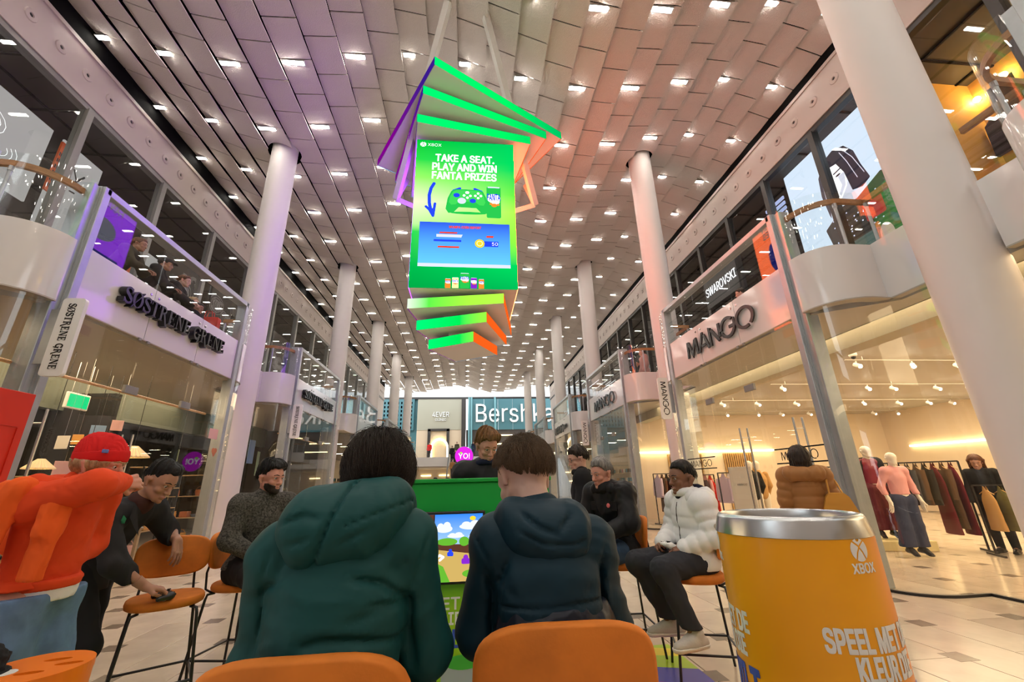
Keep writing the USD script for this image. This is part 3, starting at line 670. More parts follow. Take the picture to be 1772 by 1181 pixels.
# ---------------------------------------------------------------- upper floors behind glass
def upright(name, label, cat, s, x, ya, yb, za, zb, m, shapes=(), th=.05, group=None):
    """a flat printed or lit board standing parallel to the side walls; shapes: (shapely in (along, up) metres, material)"""
    t = thing(name, label, cat, (s * x, ya, za), 0, group)
    ux = (0, 1, 0) if s < 0 else (0, -1, 0); w, h = abs(yb - ya), zb - za
    obj('board', place(T(poly(sg.box(0, 0, w, h), th), (0, 0, -th)), (0, 0, 0), ux), m, t)
    for i, (g, mm, d) in enumerate(shapes): obj('print', place(T(poly(g, .002), (0, 0, .001 + .003 * d)), (0, 0, 0), ux), mm, t)
    return t
P_ = {k: mat('print_' + k, c, .5) for k, c in dict(white=(.8, .8, .8), grey=(.42, .40, .40), orange=(.85, .16, .03), black=(.02, .02, .022), navy=(.03, .03, .08), green=(.02, .22, .05), red=(.6, .03, .03), teal=(.10, .26, .27), violet=(.16, .03, .34), skin=(.62, .6, .6)).items()}
LB = emit('lightbox_grey', (.50, .47, .46), .62)
rr = np.random.default_rng(3)
def scribble(w, h, n, sw=.02):
    out = []
    for _ in range(n):
        cx, cy, r = rr.uniform(.15, .85) * w, rr.uniform(.2, .8) * h, rr.uniform(.08, .25) * min(w, h)
        a = np.linspace(0, rr.uniform(3, 6.2), 14) + rr.uniform(0, 6)
        for k in (1, .75, .5): out.append(sg.LineString(np.c_[cx + r * k * np.cos(a), cy + r * k * np.sin(a) * .8]).buffer(sw / 2))
    return unary_union(out).intersection(sg.box(0, 0, w, h))
for i, (ya, yb, za, zb) in enumerate(((4.2, 8.7, 7.5, 9.5), (11.9, 13.9, 5.8, 8.3))):
    upright('light_wall', ('long pale lit wall with white line drawings behind the upper left glass', 'second pale lit wall with white line drawings, farther along the upper left gallery')[i], 'wall graphic', -1, 9.8, ya, yb, za, zb, LB, [(scribble(yb - ya, zb - za, 14, .012), E_['white'], 1)])
upright('light_board', 'tall pale board with black script strokes in the upper left window', 'wall graphic', -1, 10.2, 9.35, 10.5, 7.4, 9.85, LB, [(unary_union([line([(.5, 1.5), (.75, 1.9)], .05), line([(.45, 1.9), (.6, 1.65)], .04), line([(.7, 1.6), (.72, 1.4)], .04), line([(.52, 1.3), (.85, 1.35)], .04)]), P_['black'], 1)])
for i, (ya, w) in enumerate(((8.4, .4), (9.15, .2), (11.75, .45), (14.6, .5), (16.6, .9))):
    upright('orange_banner', ('orange strip of capitals at the near upper left corner', 'thin orange strip beside the pale script board', 'orange hanging strip behind the seated group upstairs', 'orange strip past the seated group upstairs', 'wide orange poster near the second upper left mullion')[i], 'banner', -1, 10.0, ya, ya + w, 6.4 if i > 1 else 8.2, 7.9 if i > 1 else 9.6, P_['orange'],
            [(unary_union([sg.box(.05 * w + .22 * w * a, .1 + .18 * b, .05 * w + .22 * w * a + .14 * w, .2 + .18 * b) for a in range(4) for b in range(6)]), P_['black'], 1)])
for i in range(4):
    upright('scribble_pane', ('dark window with fine white drawings over the left fascia sign', 'dark window with white tree drawing right of the scribbled one', 'dark window with white drawings near the first left column', 'dark window with white lines at the far upper left')[i], 'window graphic', -1, 9.62, 12.6 + 2.6 * i, 14.6 + 2.6 * i, 6.2, 8.8, M['dwall'], [(scribble(2, 2.6, 12, .025), P_['grey'], 1)])
# right: fashion light box, blinds, dark sign
LBW = emit('lightbox_white', (.62, .72, .86), 1.0)
lw, lh = 3.1, 5.4
def pt(x, y): return (x, y)
hair = sg.Polygon([(1.12, 3.25), (1.06, 3.9), (1.12, 4.45), (1.36, 4.78), (1.68, 4.86), (1.98, 4.74), (2.16, 4.42), (2.22, 3.95), (2.32, 3.5), (2.12, 3.42), (1.9, 3.5), (1.84, 4.1), (1.7, 4.5), (1.42, 4.56), (1.24, 4.3), (1.2, 3.85), (1.1, 3.3), (.98, 2.7), (.9, 2.0), (1.02, 1.5), (1.14, 2.2), (1.2, 2.9)]).buffer(.035)
locks = unary_union([line([(1.3 + .11 * i, 4.72 - .02 * abs(i - 3)), (1.16 + .16 * i, 4.3), (1.13 + .19 * i, 3.7)], .018) for i in (0, 5, 6)])
face = sg.Polygon([(1.24, 4.42), (1.42, 4.6), (1.66, 4.56), (1.8, 4.3), (1.84, 4.0), (1.74, 3.72), (1.52, 3.5), (1.4, 3.5), (1.3, 3.66), (1.22, 3.95), (1.2, 4.2)]).buffer(.04); neck = sg.Polygon([(1.5, 3.6), (1.82, 3.8), (1.95, 3.1), (1.45, 3.1)])
cheek = sg.Polygon([(1.62, 4.1), (1.82, 4.1), (1.74, 3.74), (1.55, 3.54), (1.52, 3.62), (1.66, 3.8)])
coat = sg.Polygon([(.9, 2.9), (1.5, 3.2), (1.9, 3.15), (2.6, 3.4), (3.1, 3.0), (3.1, 0), (.8, 0), (.9, .8), (1.3, 1.0), (1.1, 1.6)]).buffer(.05)
bx = upright('light_box', 'lit fashion light box of a grey-toned woman in a dark coat with teal bag', 'light box', 1, 9.75, 9.75, 9.75 - lw, 4.75, 4.75 + lh, LBW, [
    (hair, P_['navy'], 5), (neck, E_['grey'], 2), (coat.intersection(sg.box(0, 0, lw, lh)), P_['black'], 3), (face, E_['white'], 4),
    (sg.Polygon([(2.2, 3.0), (3.1, 3.3), (3.1, .4), (2.3, .6), (2.0, 1.8)]).intersection(sg.box(0, 0, lw, lh)), P_['green'], 4),
    (sg.box(2.0, 2.5, 2.4, 3.0).buffer(.05), P_['red'], 5), (rrect(1.0, .9, .18) and sa.translate(rrect(1.0, .9, .18), 1.75, 1.75), P_['teal'], 5),
    (ell(2.3, 1.9, .17, .3).union(line([(2.25, 1.6), (2.35, 1.2)], .18)), P_['white'], 6),
    (locks, E_['grey'], 6), (cheek, E_['grey'], 5), (unary_union([line([(1.26, 4.22), (1.4, 4.24)], .03), line([(1.54, 4.24), (1.74, 4.26)], .035), ell(1.33, 4.12, .055, .022), ell(1.64, 4.13, .075, .026), line([(1.44, 4.06), (1.38, 3.86), (1.46, 3.85)], .022), ell(1.42, 3.7, .075, .022), line([(1.34, 3.71), (1.5, 3.71)], .012)]), P_['navy'], 7),
    (unary_union([ell(x, y, .02, .02, 8) for x, y in rr.uniform((1.0, 2.3), (2.4, 3.2), (40, 2))]), E_['lilac'], 4)], th=.2)
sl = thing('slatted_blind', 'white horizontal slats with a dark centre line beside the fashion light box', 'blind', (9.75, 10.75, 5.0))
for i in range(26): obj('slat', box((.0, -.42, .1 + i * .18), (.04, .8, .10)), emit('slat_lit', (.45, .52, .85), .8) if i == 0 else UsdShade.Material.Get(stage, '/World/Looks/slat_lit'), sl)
obj('centre_rail', box((-.03, -.42, 2.4), (.03, .05, 4.8)), M['black'], sl)
db = upright('shop_sign', 'dark upper shop sign with glowing white capitals over the right fascia', 'sign', 1, 9.15, 13.9, 11.9, 7.45, 8.75, P_['black'], [])
for m in letters('SWAROVSKI', .33, 1.85, .02): obj('letter', place(T(m, (.08, .45, .01)), (0, 0, 0), (0, -1, 0)), E_['white'], db)
# ---------------------------------------------------------------- left shop (dark, warm lamps)
wl2 = struct('wall_left_shop')
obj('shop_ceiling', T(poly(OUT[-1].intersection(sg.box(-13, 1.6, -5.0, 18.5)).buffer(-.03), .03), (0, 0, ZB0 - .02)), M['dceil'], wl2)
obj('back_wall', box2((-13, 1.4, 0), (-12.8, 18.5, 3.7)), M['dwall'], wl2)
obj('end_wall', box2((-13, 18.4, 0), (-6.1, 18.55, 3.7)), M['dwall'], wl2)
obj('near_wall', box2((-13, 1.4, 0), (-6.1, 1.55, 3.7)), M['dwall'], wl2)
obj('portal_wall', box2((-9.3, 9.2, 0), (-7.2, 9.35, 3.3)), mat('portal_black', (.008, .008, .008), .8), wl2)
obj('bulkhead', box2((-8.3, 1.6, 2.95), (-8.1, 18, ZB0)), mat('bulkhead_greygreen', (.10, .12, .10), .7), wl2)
for y in (3.1, 6.9, 14.3): obj('brass_rail', cyl((-5.42, y - 1.6, 2.86), (-5.42, y + 2.3, 2.86), .022, 8), mat('brass_rail', (.75, .45, .22), .3, metal=.6) if y == 3.1 else UsdShade.Material.Get(stage, '/World/Looks/brass_rail'), wl2)
dl = None
for x, y in [(-6.2, 6.2), (-6.2, 7.4), (-6.2, 8.6), (-6.2, 4.9), (-7.4, 6.8), (-7.4, 8.2), (-7.4, 5.4), (-6.3, 13.6), (-6.3, 15.0), (-6.3, 16.3), (-7.6, 14.2), (-9.2, 7.5), (-9.4, 5.8), (-10.4, 8.5), (-10.6, 6.6), (-9.6, 12.5), (-9.5, 14.5)]:
    if dl is None:
        dl = thing('downlight', 'round downlight set in the dark ceiling of the left shop', 'downlight', (x, y, ZB0 - .02), 0, 'downlights of the dark left shop')
        obj('ring', lathe([(.075, 0), (.095, 0), (.095, -.012), (.075, -.012)], 20), M['signwhite'], dl)
        obj('lens', lathe([(0, -.004), (.076, -.004)], 20), emit('downlight_lens', (1, .86, .66), DOWN), dl)
    else: dup(dl, (x, y, ZB0 - .02))
ex = thing('exit_sign', 'small green lit exit sign box hanging inside the left shop', 'exit sign', (-7.0, 8.15, 2.8))
obj('case', bbox((0, 0, .13), (.05, .46, .28), .01), M['signwhite'], ex)
obj('face', box((.028, 0, .13), (.004, .40, .22)), emit('exit_green', (.01, .62, .2), 1.0), ex)
obj('hanger', J(cyl((0, -.15, .27), (0, -.15, .87), .006, 6), cyl((0, .15, .27), (0, .15, .87), .006, 6)), M['steel'], ex)
# shelving
def shelf_unit(loc, w, h, d, n, label, rz=0):
    t = thing('shelf_unit', label, 'shelf', loc, rz)
    for x in (-w / 2, w / 2):
        for y in (-d / 2 + .02, d / 2 - .02): obj('upright', box((x, y, h / 2), (.03, .03, h)), M['black'], t)
    for i in range(n): obj('shelf_board', bbox((0, 0, .1 + i * (h - .12) / (n - 1)), (w, d, .025), .004), M['shelf'], t)
    return t
GK = {}
def goods_kind(k):
    if k == 'vase': return lathe([(.0, 0), (.05, 0), (.075, .07), (.06, .15), (.028, .2), (.036, .24), (.03, .24), (.0, .2)], 18)
    if k == 'box': return bbox((0, 0, .07), (.2, .15, .14), .006)
    if k == 'bowl': return lathe([(0, 0), (.045, 0), (.1, .07), (.094, .07), (.0, .015)], 18)
    if k == 'candle': return J(lathe([(0, 0), (.035, 0), (.035, .13), (0, .13)], 14), cyl((0, 0, .13), (0, 0, .145), .003, 5))
    if k == 'basket': return J(lathe([(0, 0), (.1, 0), (.125, .1), (.12, .17), (.11, .17), (.1, .02), (0, .02)], 16), tube([(.115 * math.cos(a), 0, .16 + .1 * math.sin(a)) for a in np.linspace(0, pi, 9)], .008, 5))
    if k == 'bottle': return lathe([(0, 0), (.036, 0), (.036, .14), (.014, .19), (.014, .25), (0, .25)], 14)
    if k == 'lantern': return J(box((0, 0, .02), (.14, .14, .03)), box((0, 0, .22), (.14, .14, .02)), *[box((x, y, .12), (.012, .012, .2)) for x in (-.06, .06) for y in (-.06, .06)], lathe([(.02, .29), (.07, .23)], 4))
    if k == 'jar': return J(lathe([(0, 0), (.055, 0), (.06, .1), (.045, .13), (0, .13)], 16), lathe([(0, .16), (.048, .16), (.048, .13)], 16))
GC = dict(white=(.75, .72, .66), amber=(.70, .35, .08), terracotta=(.5, .17, .08), sage=(.25, .32, .2), straw=(.62, .44, .2), pink=(.7, .4, .36), blue=(.15, .25, .42), black=(.03, .03, .03))
for k, c in GC.items(): GC[k] = mat('goods_' + k, c, .45)
kinds = ['vase', 'box', 'bowl', 'candle', 'basket', 'bottle', 'lantern', 'jar']
def stock(unit_loc, w, h, n, rz, where, per, seed):
    r = np.random.default_rng(seed); names = ['lowest', 'second', 'third', 'fourth', 'fifth', 'top']
    for i in range(n - 1):
        z = .1125 + i * (h - .12) / (n - 1); combos = set()
        for j in range(per):
            while True:
                k, c = kinds[r.integers(8)], list(GC)[r.integers(8)]
                if (k, c) not in combos: combos.add((k, c)); break
            x = (j + .5) / per * (w - .15) - (w - .15) / 2; y = r.uniform(-.05, .05)
            cq, sq = math.cos(rz), math.sin(rz)
            obj_ = thing(k, f'{c} {k} on the {names[i]} shelf of the {where}', k, (unit_loc[0] + cq * x - sq * y, unit_loc[1] + sq * x + cq * y, z), rz + r.uniform(-.3, .3))
            obj('body', T(goods_kind(k), s=r.uniform(.85, 1.2)), GC[c], obj_, smooth=35)
units = [((-6.45, 3.3, 0), 1.9, 2.0, 5, pi / 2, 'near window shelf unit', 6), ((-7.6, 5.6, 0), 1.8, 1.9, 5, .0, 'shelf unit facing the door', 6), ((-7.9, 8.8, 0), 1.9, 1.7, 4, 0, 'shelf unit before the black wall', 6), ((-7.2, 10.9, 0), 1.3, 1.9, 5, pi / 2, 'shelf unit behind the first left column', 5), ((-7.6, 13.4, 0), 1.6, 1.8, 4, 0, 'far left shop shelf unit', 5)]
for q, (l, w, h, n, rz, wh, per) in enumerate(units):
    shelf_unit(l, w, h, .34, n, f'pine and black metal {wh} stacked with homewares', rz)
    stock(l, w, h, n, rz, wh, per, 40 + q)
# fringed lampshades hanging in a row
shade = [(.05, .2), (.075, .2), (.25, 0), (.245, -.012), (.05, .19)]
M['shade'] = mat('pleated_shade', (.85, .68, .42), .7)
M['bulb'] = emit('bulb_warm', (1, .72, .36), 22)
for i, (x, y, z, s, lb) in enumerate(((-6.5, 9.05, 2.02, 1.0, 'large pleated cream lampshade glowing near the black wall'), (-6.7, 8.3, 1.86, .85, 'pleated straw lampshade hung lower left of the large one'), (-6.6, 7.4, 1.75, .7, 'small plain paper lampshade hung nearest the door'), (-7.0, 9.0, 1.70, .8, 'drooping cloth lampshade below the large one'))):
    t = thing('lampshade', lb, 'lampshade', (x, y, z), 0)
    a = np.arange(48) * 2 * pi / 48; V = []
    for r0, zz in ((.06, .2), (.26, 0), (.262, -.02)):
        rad = r0 * (1 + .05 * np.cos(a * 24)); V.append(np.c_[rad * np.cos(a), rad * np.sin(a), np.full(48, zz)])
    V = np.vstack(V) * s; F = []
    for b in range(2):
        for j in range(48): p, q = b * 48 + j, b * 48 + (j + 1) % 48; F += [[p, q, q + 48], [p, q + 48, p + 48]]
    obj('shade', (V, np.array(F)), M['shade'], t); obj('bulb', T(tm(trimesh.creation.icosphere(2, .035)), (0, 0, .05)), M['bulb'], t); obj('cord', cyl((0, 0, .2 * s), (0, 0, ZB0 - .02 - z), .005, 5), M['black'], t)
for i, (x, y, z, w, c) in enumerate(((-6.9, 8.0, 2.2, .2, 'white'), (-7.1, 8.5, 2.3, .16, 'amber'), (-7.2, 9.0, 2.5, .22, 'blue'), (-6.8, 8.9, 2.6, .18, 'pink'), (-6.6, 7.8, 1.6, .25, 'pink'), (-6.3, 13.2, 2.4, .3, 'blue'), (-6.4, 13.9, 2.1, .32, 'sage'), (-6.2, 9.9, 1.9, .28, 'sage'))):
    t = thing('hanging_cloth', f'{c} paper {"square" if i < 4 else "cloth"} hung on a thread in the left shop, {["first", "second", "third", "fourth", "fifth", "sixth", "seventh", "eighth"][i]} from the door', 'hanging decoration', (x, y, z), .3 * i)
    obj('cloth', bbox((0, 0, 0), (w, .012, w * (1.1 if i < 4 else 2.2)), .003), GC[c], t); obj('thread', cyl((0, 0, w * .5), (0, 0, ZB0 - .02 - z), .002, 4), M['steel'], t)
tb = thing('display_table', 'low pine table with a pale blue cloth inside the left shop', 'table', (-6.35, 8.4, 0), pi / 2)
obj('top', bbox((0, 0, .72), (1.4, .7, .04), .006), M['shelf'], tb)
for x in (-.65, .65):
    for y in (-.3, .3): obj('leg', box((x, y, .35), (.05, .05, .7)), M['shelf'], tb)
obj('cloth', bbox((.3, 0, .745), (.7, .74, .012), .004), mat('pale_blue_cloth', (.45, .60, .68), .8), tb)
for i in range(6):
    k, c = kinds[(i * 3) % 8], list(GC)[(i * 5 + 1) % 8]
    o_ = thing(k, f'{c} {k} on the cloth-covered table in the left shop', k, (-6.35 + .15 * (-1) ** i, 7.85 + .21 * i, .752), 0); obj('body', goods_kind(k), GC[c], o_, smooth=35)
wd = thing('glass_lettering', 'small black lettering on the near left shop glass', 'sign', (-5.19, 4.0, 1.25))
m = text('De Zus', .1, .003); obj('lettering', place(m, (0, 0, 0), (0, 1, 0)), M['letter'], wd)
# door pulls: tall paired bars
def door_pull(s, y, z0, z1, label, gap=.2):
    t = thing('door_pull', label, 'door handle', (s * XF[s], y, 0))
    for i, d in enumerate((-1, 1)):
        obj('bar', cyl((d * .075 - s * .0, -gap / 2 * d * 0, z0), (d * .075, 0, z1), .016, 12), M['steel'], t, smooth=40)
    for z in (z0 + .2, z1 - .17): obj('standoff', cyl((-.075, 0, z), (.075, 0, z), .01, 8), M['steel'], t, smooth=40)
door_pull(1, 7.28, .5, 2.19, 'tall steel ladder-like door pull on the right shop glass, farther one')
door_pull(1, 5.95, .5, 2.19, 'tall steel ladder-like door pull behind the brown puffer coat')
door_pull(-1, 5.62, .4, 2.35, 'tall steel ladder-like door pull left of the red beanie')
door_pull(-1, 7.05, .4, 2.2, 'tall steel ladder-like door pull right of the red beanie')
for y0, y1, lb in ((9.48, 8.34, 'black stencil word between two black lines low on the right glass, farther'), (6.6, 5.58, 'black stencil word between two black lines low on the right glass, nearer')):
    t = thing('glass_lettering', lb, 'sign', (XF[1] - .004, y0, 1.53)); w = y0 - y1
    g3, g3w = glyphs('MANGO', .13, .003, .1, .3)
    for m in fit(g3, g3w, w * .72): obj('letter', place(T(m, (w * .14, .045, 0)), (0, 0, 0), (0, -1, 0)), M['letter'], t)
    obj('line', J(box((0, -w / 2, 0), (.003, w, .02)), box((0, -w / 2, .22), (.003, w, .02))), M['letter'], t)
for i, (y, z, c) in enumerate(((9.05, 2.35, 'pink'), (9.25, 2.05, 'terracotta'))):
    t = thing('window_sticker', ('pink paper notice stuck on the left shop glass', 'red heart-shaped sticker on the left shop glass')[i], 'sticker', (-5.18, y, z))
    obj('paper', place(poly(sg.box(0, 0, .3, .2) if i == 0 else unary_union([ell(.05, .08, .05, .05), ell(.13, .08, .05, .05), sg.Polygon([(0, .07), (.18, .07), (.09, -.05)])]), .003), (0, 0, 0), (0, 1, 0)), GC[c], t)

# amber-lit shop on the upper right with bulbs and dark hanging clothes
am = struct('wall_right_amber_shop')
obj('amber_wall', box2((12.0, -1.5, ZU), (12.15, 6.4, 10.2)), mat('amber_plaster', (.72, .40, .10), .7), am)
obj('amber_side', box2((9.9, 6.4, ZU), (12.15, 6.5, 10.2)), UsdShade.Material.Get(stage, '/World/Looks/amber_plaster'), am)
M['amberbulb'] = emit('amber_bulb', (1, .70, .25), 60)
for i, (y, z) in enumerate(((6.3, 9.65), (5.75, 9.75), (4.95, 9.75), (4.75, 9.95), (5.6, 8.6), (3.9, 9.9), (3.0, 9.9))):
    b = thing('bulb_lamp', f'bare amber bulb on the upper right shop wall, {["first", "second", "third", "fourth", "fifth", "sixth", "seventh"][i]} from the big round column', 'lamp', (11.9, y, z))
    obj('bulb', tm(trimesh.creation.icosphere(2, .07)), M['amberbulb'], b, smooth=True); obj('socket', cyl((.0, 0, 0), (.1, 0, 0), .03, 8), M['black'], b)
for i, (y, z, c) in enumerate(((6.1, 8.9, 'black'), (5.7, 8.7, 'olive'), (5.3, 9.3, 'black'), (5.0, 9.2, 'navy'), (4.4, 9.4, 'black'))):
    t = thing('hanging_garment', f'dark {c} garment hung on the amber wall upstairs right, {["first", "second", "third", "fourth", "fifth"][i]} from the round column', 'clothes', (11.8, y, z))
    obj('cloth', hull([(x, yy, zz) for yy, zz in ((-.22, -.1), (.22, -.1), (.1, 0), (-.1, 0), (.26, -.9), (-.26, -.9)) for x in (-.05, .05)]), P_[c if c != 'olive' else 'green'], t); obj('hook', cyl((0, 0, -.02), (.2, 0, .06), .01, 6), M['black'], t)
# ---------------------------------------------------------------- right shop (warm and bright)
wr2 = struct('wall_right_shop')
M['warmceil'] = mat('warm_ceiling', (.80, .70, .58), .75)
obj('shop_ceiling', T(poly(OUT[1].intersection(sg.box(5.0, -4.5, 17, 20)).buffer(-.03), .04), (0, 0, ZB0 - .04)), M['warmceil'], wr2)
obj('back_wall', box2((16.6, -4.5, 0), (16.8, 20, ZB0)), M['tanwall'], wr2)
obj('end_wall', box2((6.15, 15.4, 0), (16.8, 15.6, ZB0)), M['tanwall'], wr2)
obj('near_wall', box2((6.0, -4.6, 0), (16.8, -4.5, ZB0)), M['tanwall'], wr2)
obj('ceiling_beam', box2((6.35, -4, 3.36), (6.75, 15.4, ZB0)), mat('beam_olive', (.40, .36, .27), .6), wr2)
obj('ceiling_rail', box2((7.45, -4, 3.62), (7.5, 15.4, ZB0)), M['galu'], wr2)
obj('cove_light', J(box2((6.3, 15.26, 2.24), (11.6, 15.34, 2.31)), box2((16.5, 1.5, 2.24), (16.58, 14.5, 2.31))), M['cove'], wr2)
ov = sa.scale(sg.Point(0, 0).buffer(1, quad_segs=12), 1.9, .9)
obj('oval_cove', T(poly(ov.difference(sa.scale(ov, .93, .86)), .02), (12.0, 9.9, ZB0 - .022)), M['cove'], wr2)
nsl = 0
M['slat'] = mat('gold_wood_slat', (.55, .33, .12), .45, var=(10, .3))
for x0, n in ((7.4, 16), (9.6, 14), (14.0, 12)):
    for i in range(n): obj('wall_slat', bbox((x0 + .085 * i, 15.36, 1.2), (.05, .06, 2.0), .004), M['slat'], wr2)
obj('pillar', J(box2((11.6, 6.6, 0), (12.5, 7.4, ZB0))), M['tanwall'], wr2)
obj('recess_frame', place(poly(rrect(4.6, 1.1, .5).difference(rrect(4.3, .9, .42)), .08), (16.55, 9.0, 2.75), (0, -1, 0)), mat('recess_beige', (.5, .41, .31), .7), wr2)
obj('amber_panel', box2((16.4, 3.0, .2), (16.5, 5.2, 3.2)), mat('amber_panel', (.55, .26, .04), .5), wr2)
rect_light('shop_light_right', (10.5, 6.5, ZB0 - .06), 9, 14, MANGO, (1, .74, .44))
rect_light('shop_light_left', (-7.2, 8.5, ZB0 - .06), 2.2, 8, LSHOP, (1, .70, .40))
sp = None
SPG = 'small track spotlights under the bright shop ceiling'
r_ = np.random.default_rng(5)
tracks = [(5.9 + .0, 12.0, y) for y in (6.3, 8.4, 10.4, 12.2, 13.8)]
for i, y in enumerate((5.2, 7.4, 9.6, 11.8, 13.9)):
    obj('light_track', box2((7.6, y - .012, 3.53), (16.2, y + .012, 3.55)), M['soffit'], wr2)
    obj('track_drop', J(*[cyl((x, y, 3.55), (x, y, ZB0), .006, 5) for x in (8, 11, 15.5)]), M['signwhite'], wr2)
    for j in range(8):
        loc = (7.9 + 1.1 * j + r_.uniform(-.3, .3), y, 3.52); az = r_.uniform(-.9, .9)
        if sp is None:
            sp = thing('track_spot', 'small white spotlight on a ceiling track in the bright shop', 'spotlight', loc, az, SPG)
            obj('stem', cyl((0, 0, 0), (0, 0, -.06), .012, 8), M['signwhite'], sp)
            obj('can', cyl((0, .05, -.06), (0, -.07, -.13), .042, 14), M['signwhite'], sp)
            obj('lens', T(tm(trimesh.creation.icosphere(2, .04)), (0, -.062, -.128)), M['spot'], sp)
        else: dup(sp, loc, az)
ac = thing('ceiling_cassette', 'square beige air vent cassette in the bright shop ceiling', 'air vent', (9.3, 8.8, ZB0))
obj('panel', bbox((0, 0, -.015), (1.0, 1.0, .03), .008), M['signwhite'], ac)
for a in range(4): obj('slot', T(box((0, .38, -.032), (.7, .06, .006)), rz=a * pi / 2), M['black'], ac)
obj('grille', box((0, 0, -.034), (.55, .55, .01)), M['soffit'], ac)
sc = thing('dome_camera', 'small white dome camera with black eye under the bright shop ceiling', 'security camera', (7.6, 7.2, 3.62))
obj('mount', lathe([(0, 0), (.07, 0), (.07, -.05), (.05, -.07), (0, -.07)], 18), M['signwhite'], sc)
obj('eye', lathe([(.045, -.07), (.04, -.1), (.02, -.12), (0, -.125)], 16), M['black'], sc, smooth=50)
# clothes
CL = dict(black=(.018, .017, .017), charcoal=(.05, .05, .052), brown=(.10, .055, .03), burgundy=(.13, .012, .022), white=(.75, .72, .70), lilac=(.56, .45, .55), pink=(.72, .36, .36), red=(.62, .03, .02), camel=(.48, .27, .10), olive=(.15, .14, .06), blue=(.06, .25, .36), grey=(.35, .33, .34))
CL = {k: mat('cloth_' + k, c, .85, spec=.15, bump=(220, .25, .002)) for k, c in CL.items()}
def garment(L, w, dep=.085, sleeves=True):
    """a hanging jacket or dress seen from the side of the rail: shoulders, body, sleeves; hangs down from z = 0"""
    rs = np.random.default_rng(int(L * 100))
    n, V, F = 18, [], []
    for t in np.linspace(0, 1, 9):
        hw = w / 2 * (.25 + .75 * min(1, t * 6)) * (1 + .18 * t); hd = dep / 2 * (.5 + .5 * min(1, t * 5)) * (1 + .5 * t)
        a = np.arange(n) * 2 * pi / n
        fold = 1 + .10 * t * np.cos(a * 5 + rs.uniform(0, 6))
        V.append(np.c_[hw * np.cos(a), hd * np.sin(a) * fold, np.full(n, -.05 - t * L + .12 * (1 - abs(np.cos(a))) * (t < .05))])
    k = len(V); V = np.vstack(V)
    for i in range(k - 1):
        for j in range(n): p, q = i * n + j, i * n + (j + 1) % n; F += [[p, p + n, q + n], [p, q + n, q]]
    body = (V, np.array(F))
    if not sleeves: return body
    return J(body, *[tube([(s * w * .42, 0, -.1), (s * w * .52, .015, -.35), (s * w * .5, .03, -.62)], [.05, .05, .045], 8) for s in (-1, 1)])
PROTO = {}
ORD = ['first', 'second', 'third', 'fourth', 'fifth', 'sixth', 'seventh', 'eighth', 'ninth', 'tenth', 'eleventh', 'twelfth', 'thirteenth', 'fourteenth']
def hang(color, kind, x, y, z, rz, label, grp=None):
    L, w, sl_ = {'jacket': (.66, .44, True), 'coat': (1.05, .46, True), 'shirt': (.62, .42, True), 'skirt': (.62, .34, False), 'dress': (1.15, .38, False), 'trousers': (.95, .3, False)}[kind]
    key = (color, kind)
    if key not in PROTO:
        t = thing(kind, label, kind, (x, y, z), rz, grp)
        obj('cloth', garment(L, w, sleeves=sl_), CL[color], t, smooth=60)
        obj('hanger', J(tube([(-.2, 0, -.1), (0, 0, -.03), (.2, 0, -.1)], .008, 6), tube([(0, 0, -.03), (0, 0, .01), (0, .02, .035), (0, .0, .05), (0, -.02, .04)], .003, 5)), M['slat'], t)
        PROTO[key] = t
        return t
    return dup(PROTO[key], (x, y, z), rz, label, grp, name=kind)
def rack(loc, L, h, rz, label, m=M['black'], shelf=False):
    t = thing('clothes_rail', label, 'clothes rail', loc, rz)
    for x in (-L / 2, L / 2):
        obj('post', box((x, 0, h / 2), (.025, .025, h)), m, t); obj('foot', box((x, 0, .015), (.03, .5, .03)), m, t)
    obj('rail', box((0, 0, h), (L, .025, .025)), m, t)
    return t
def fill(loc, L, h, rz, seq, where):
    c, s_ = math.cos(rz), math.sin(rz); n = len(seq); cnt = {}
    for i, (col, kind) in enumerate(seq):
        d = (i + .5) / n * (L - .12) - (L - .12) / 2
        hang(col, kind, loc[0] + c * d, loc[1] + s_ * d, loc[2] + h - .045, rz + pi / 2 + r_.uniform(-.1, .1), f'{col} {kind}, {ORD[i]} on the {where}')
K = [('charcoal', 'jacket')] * 0
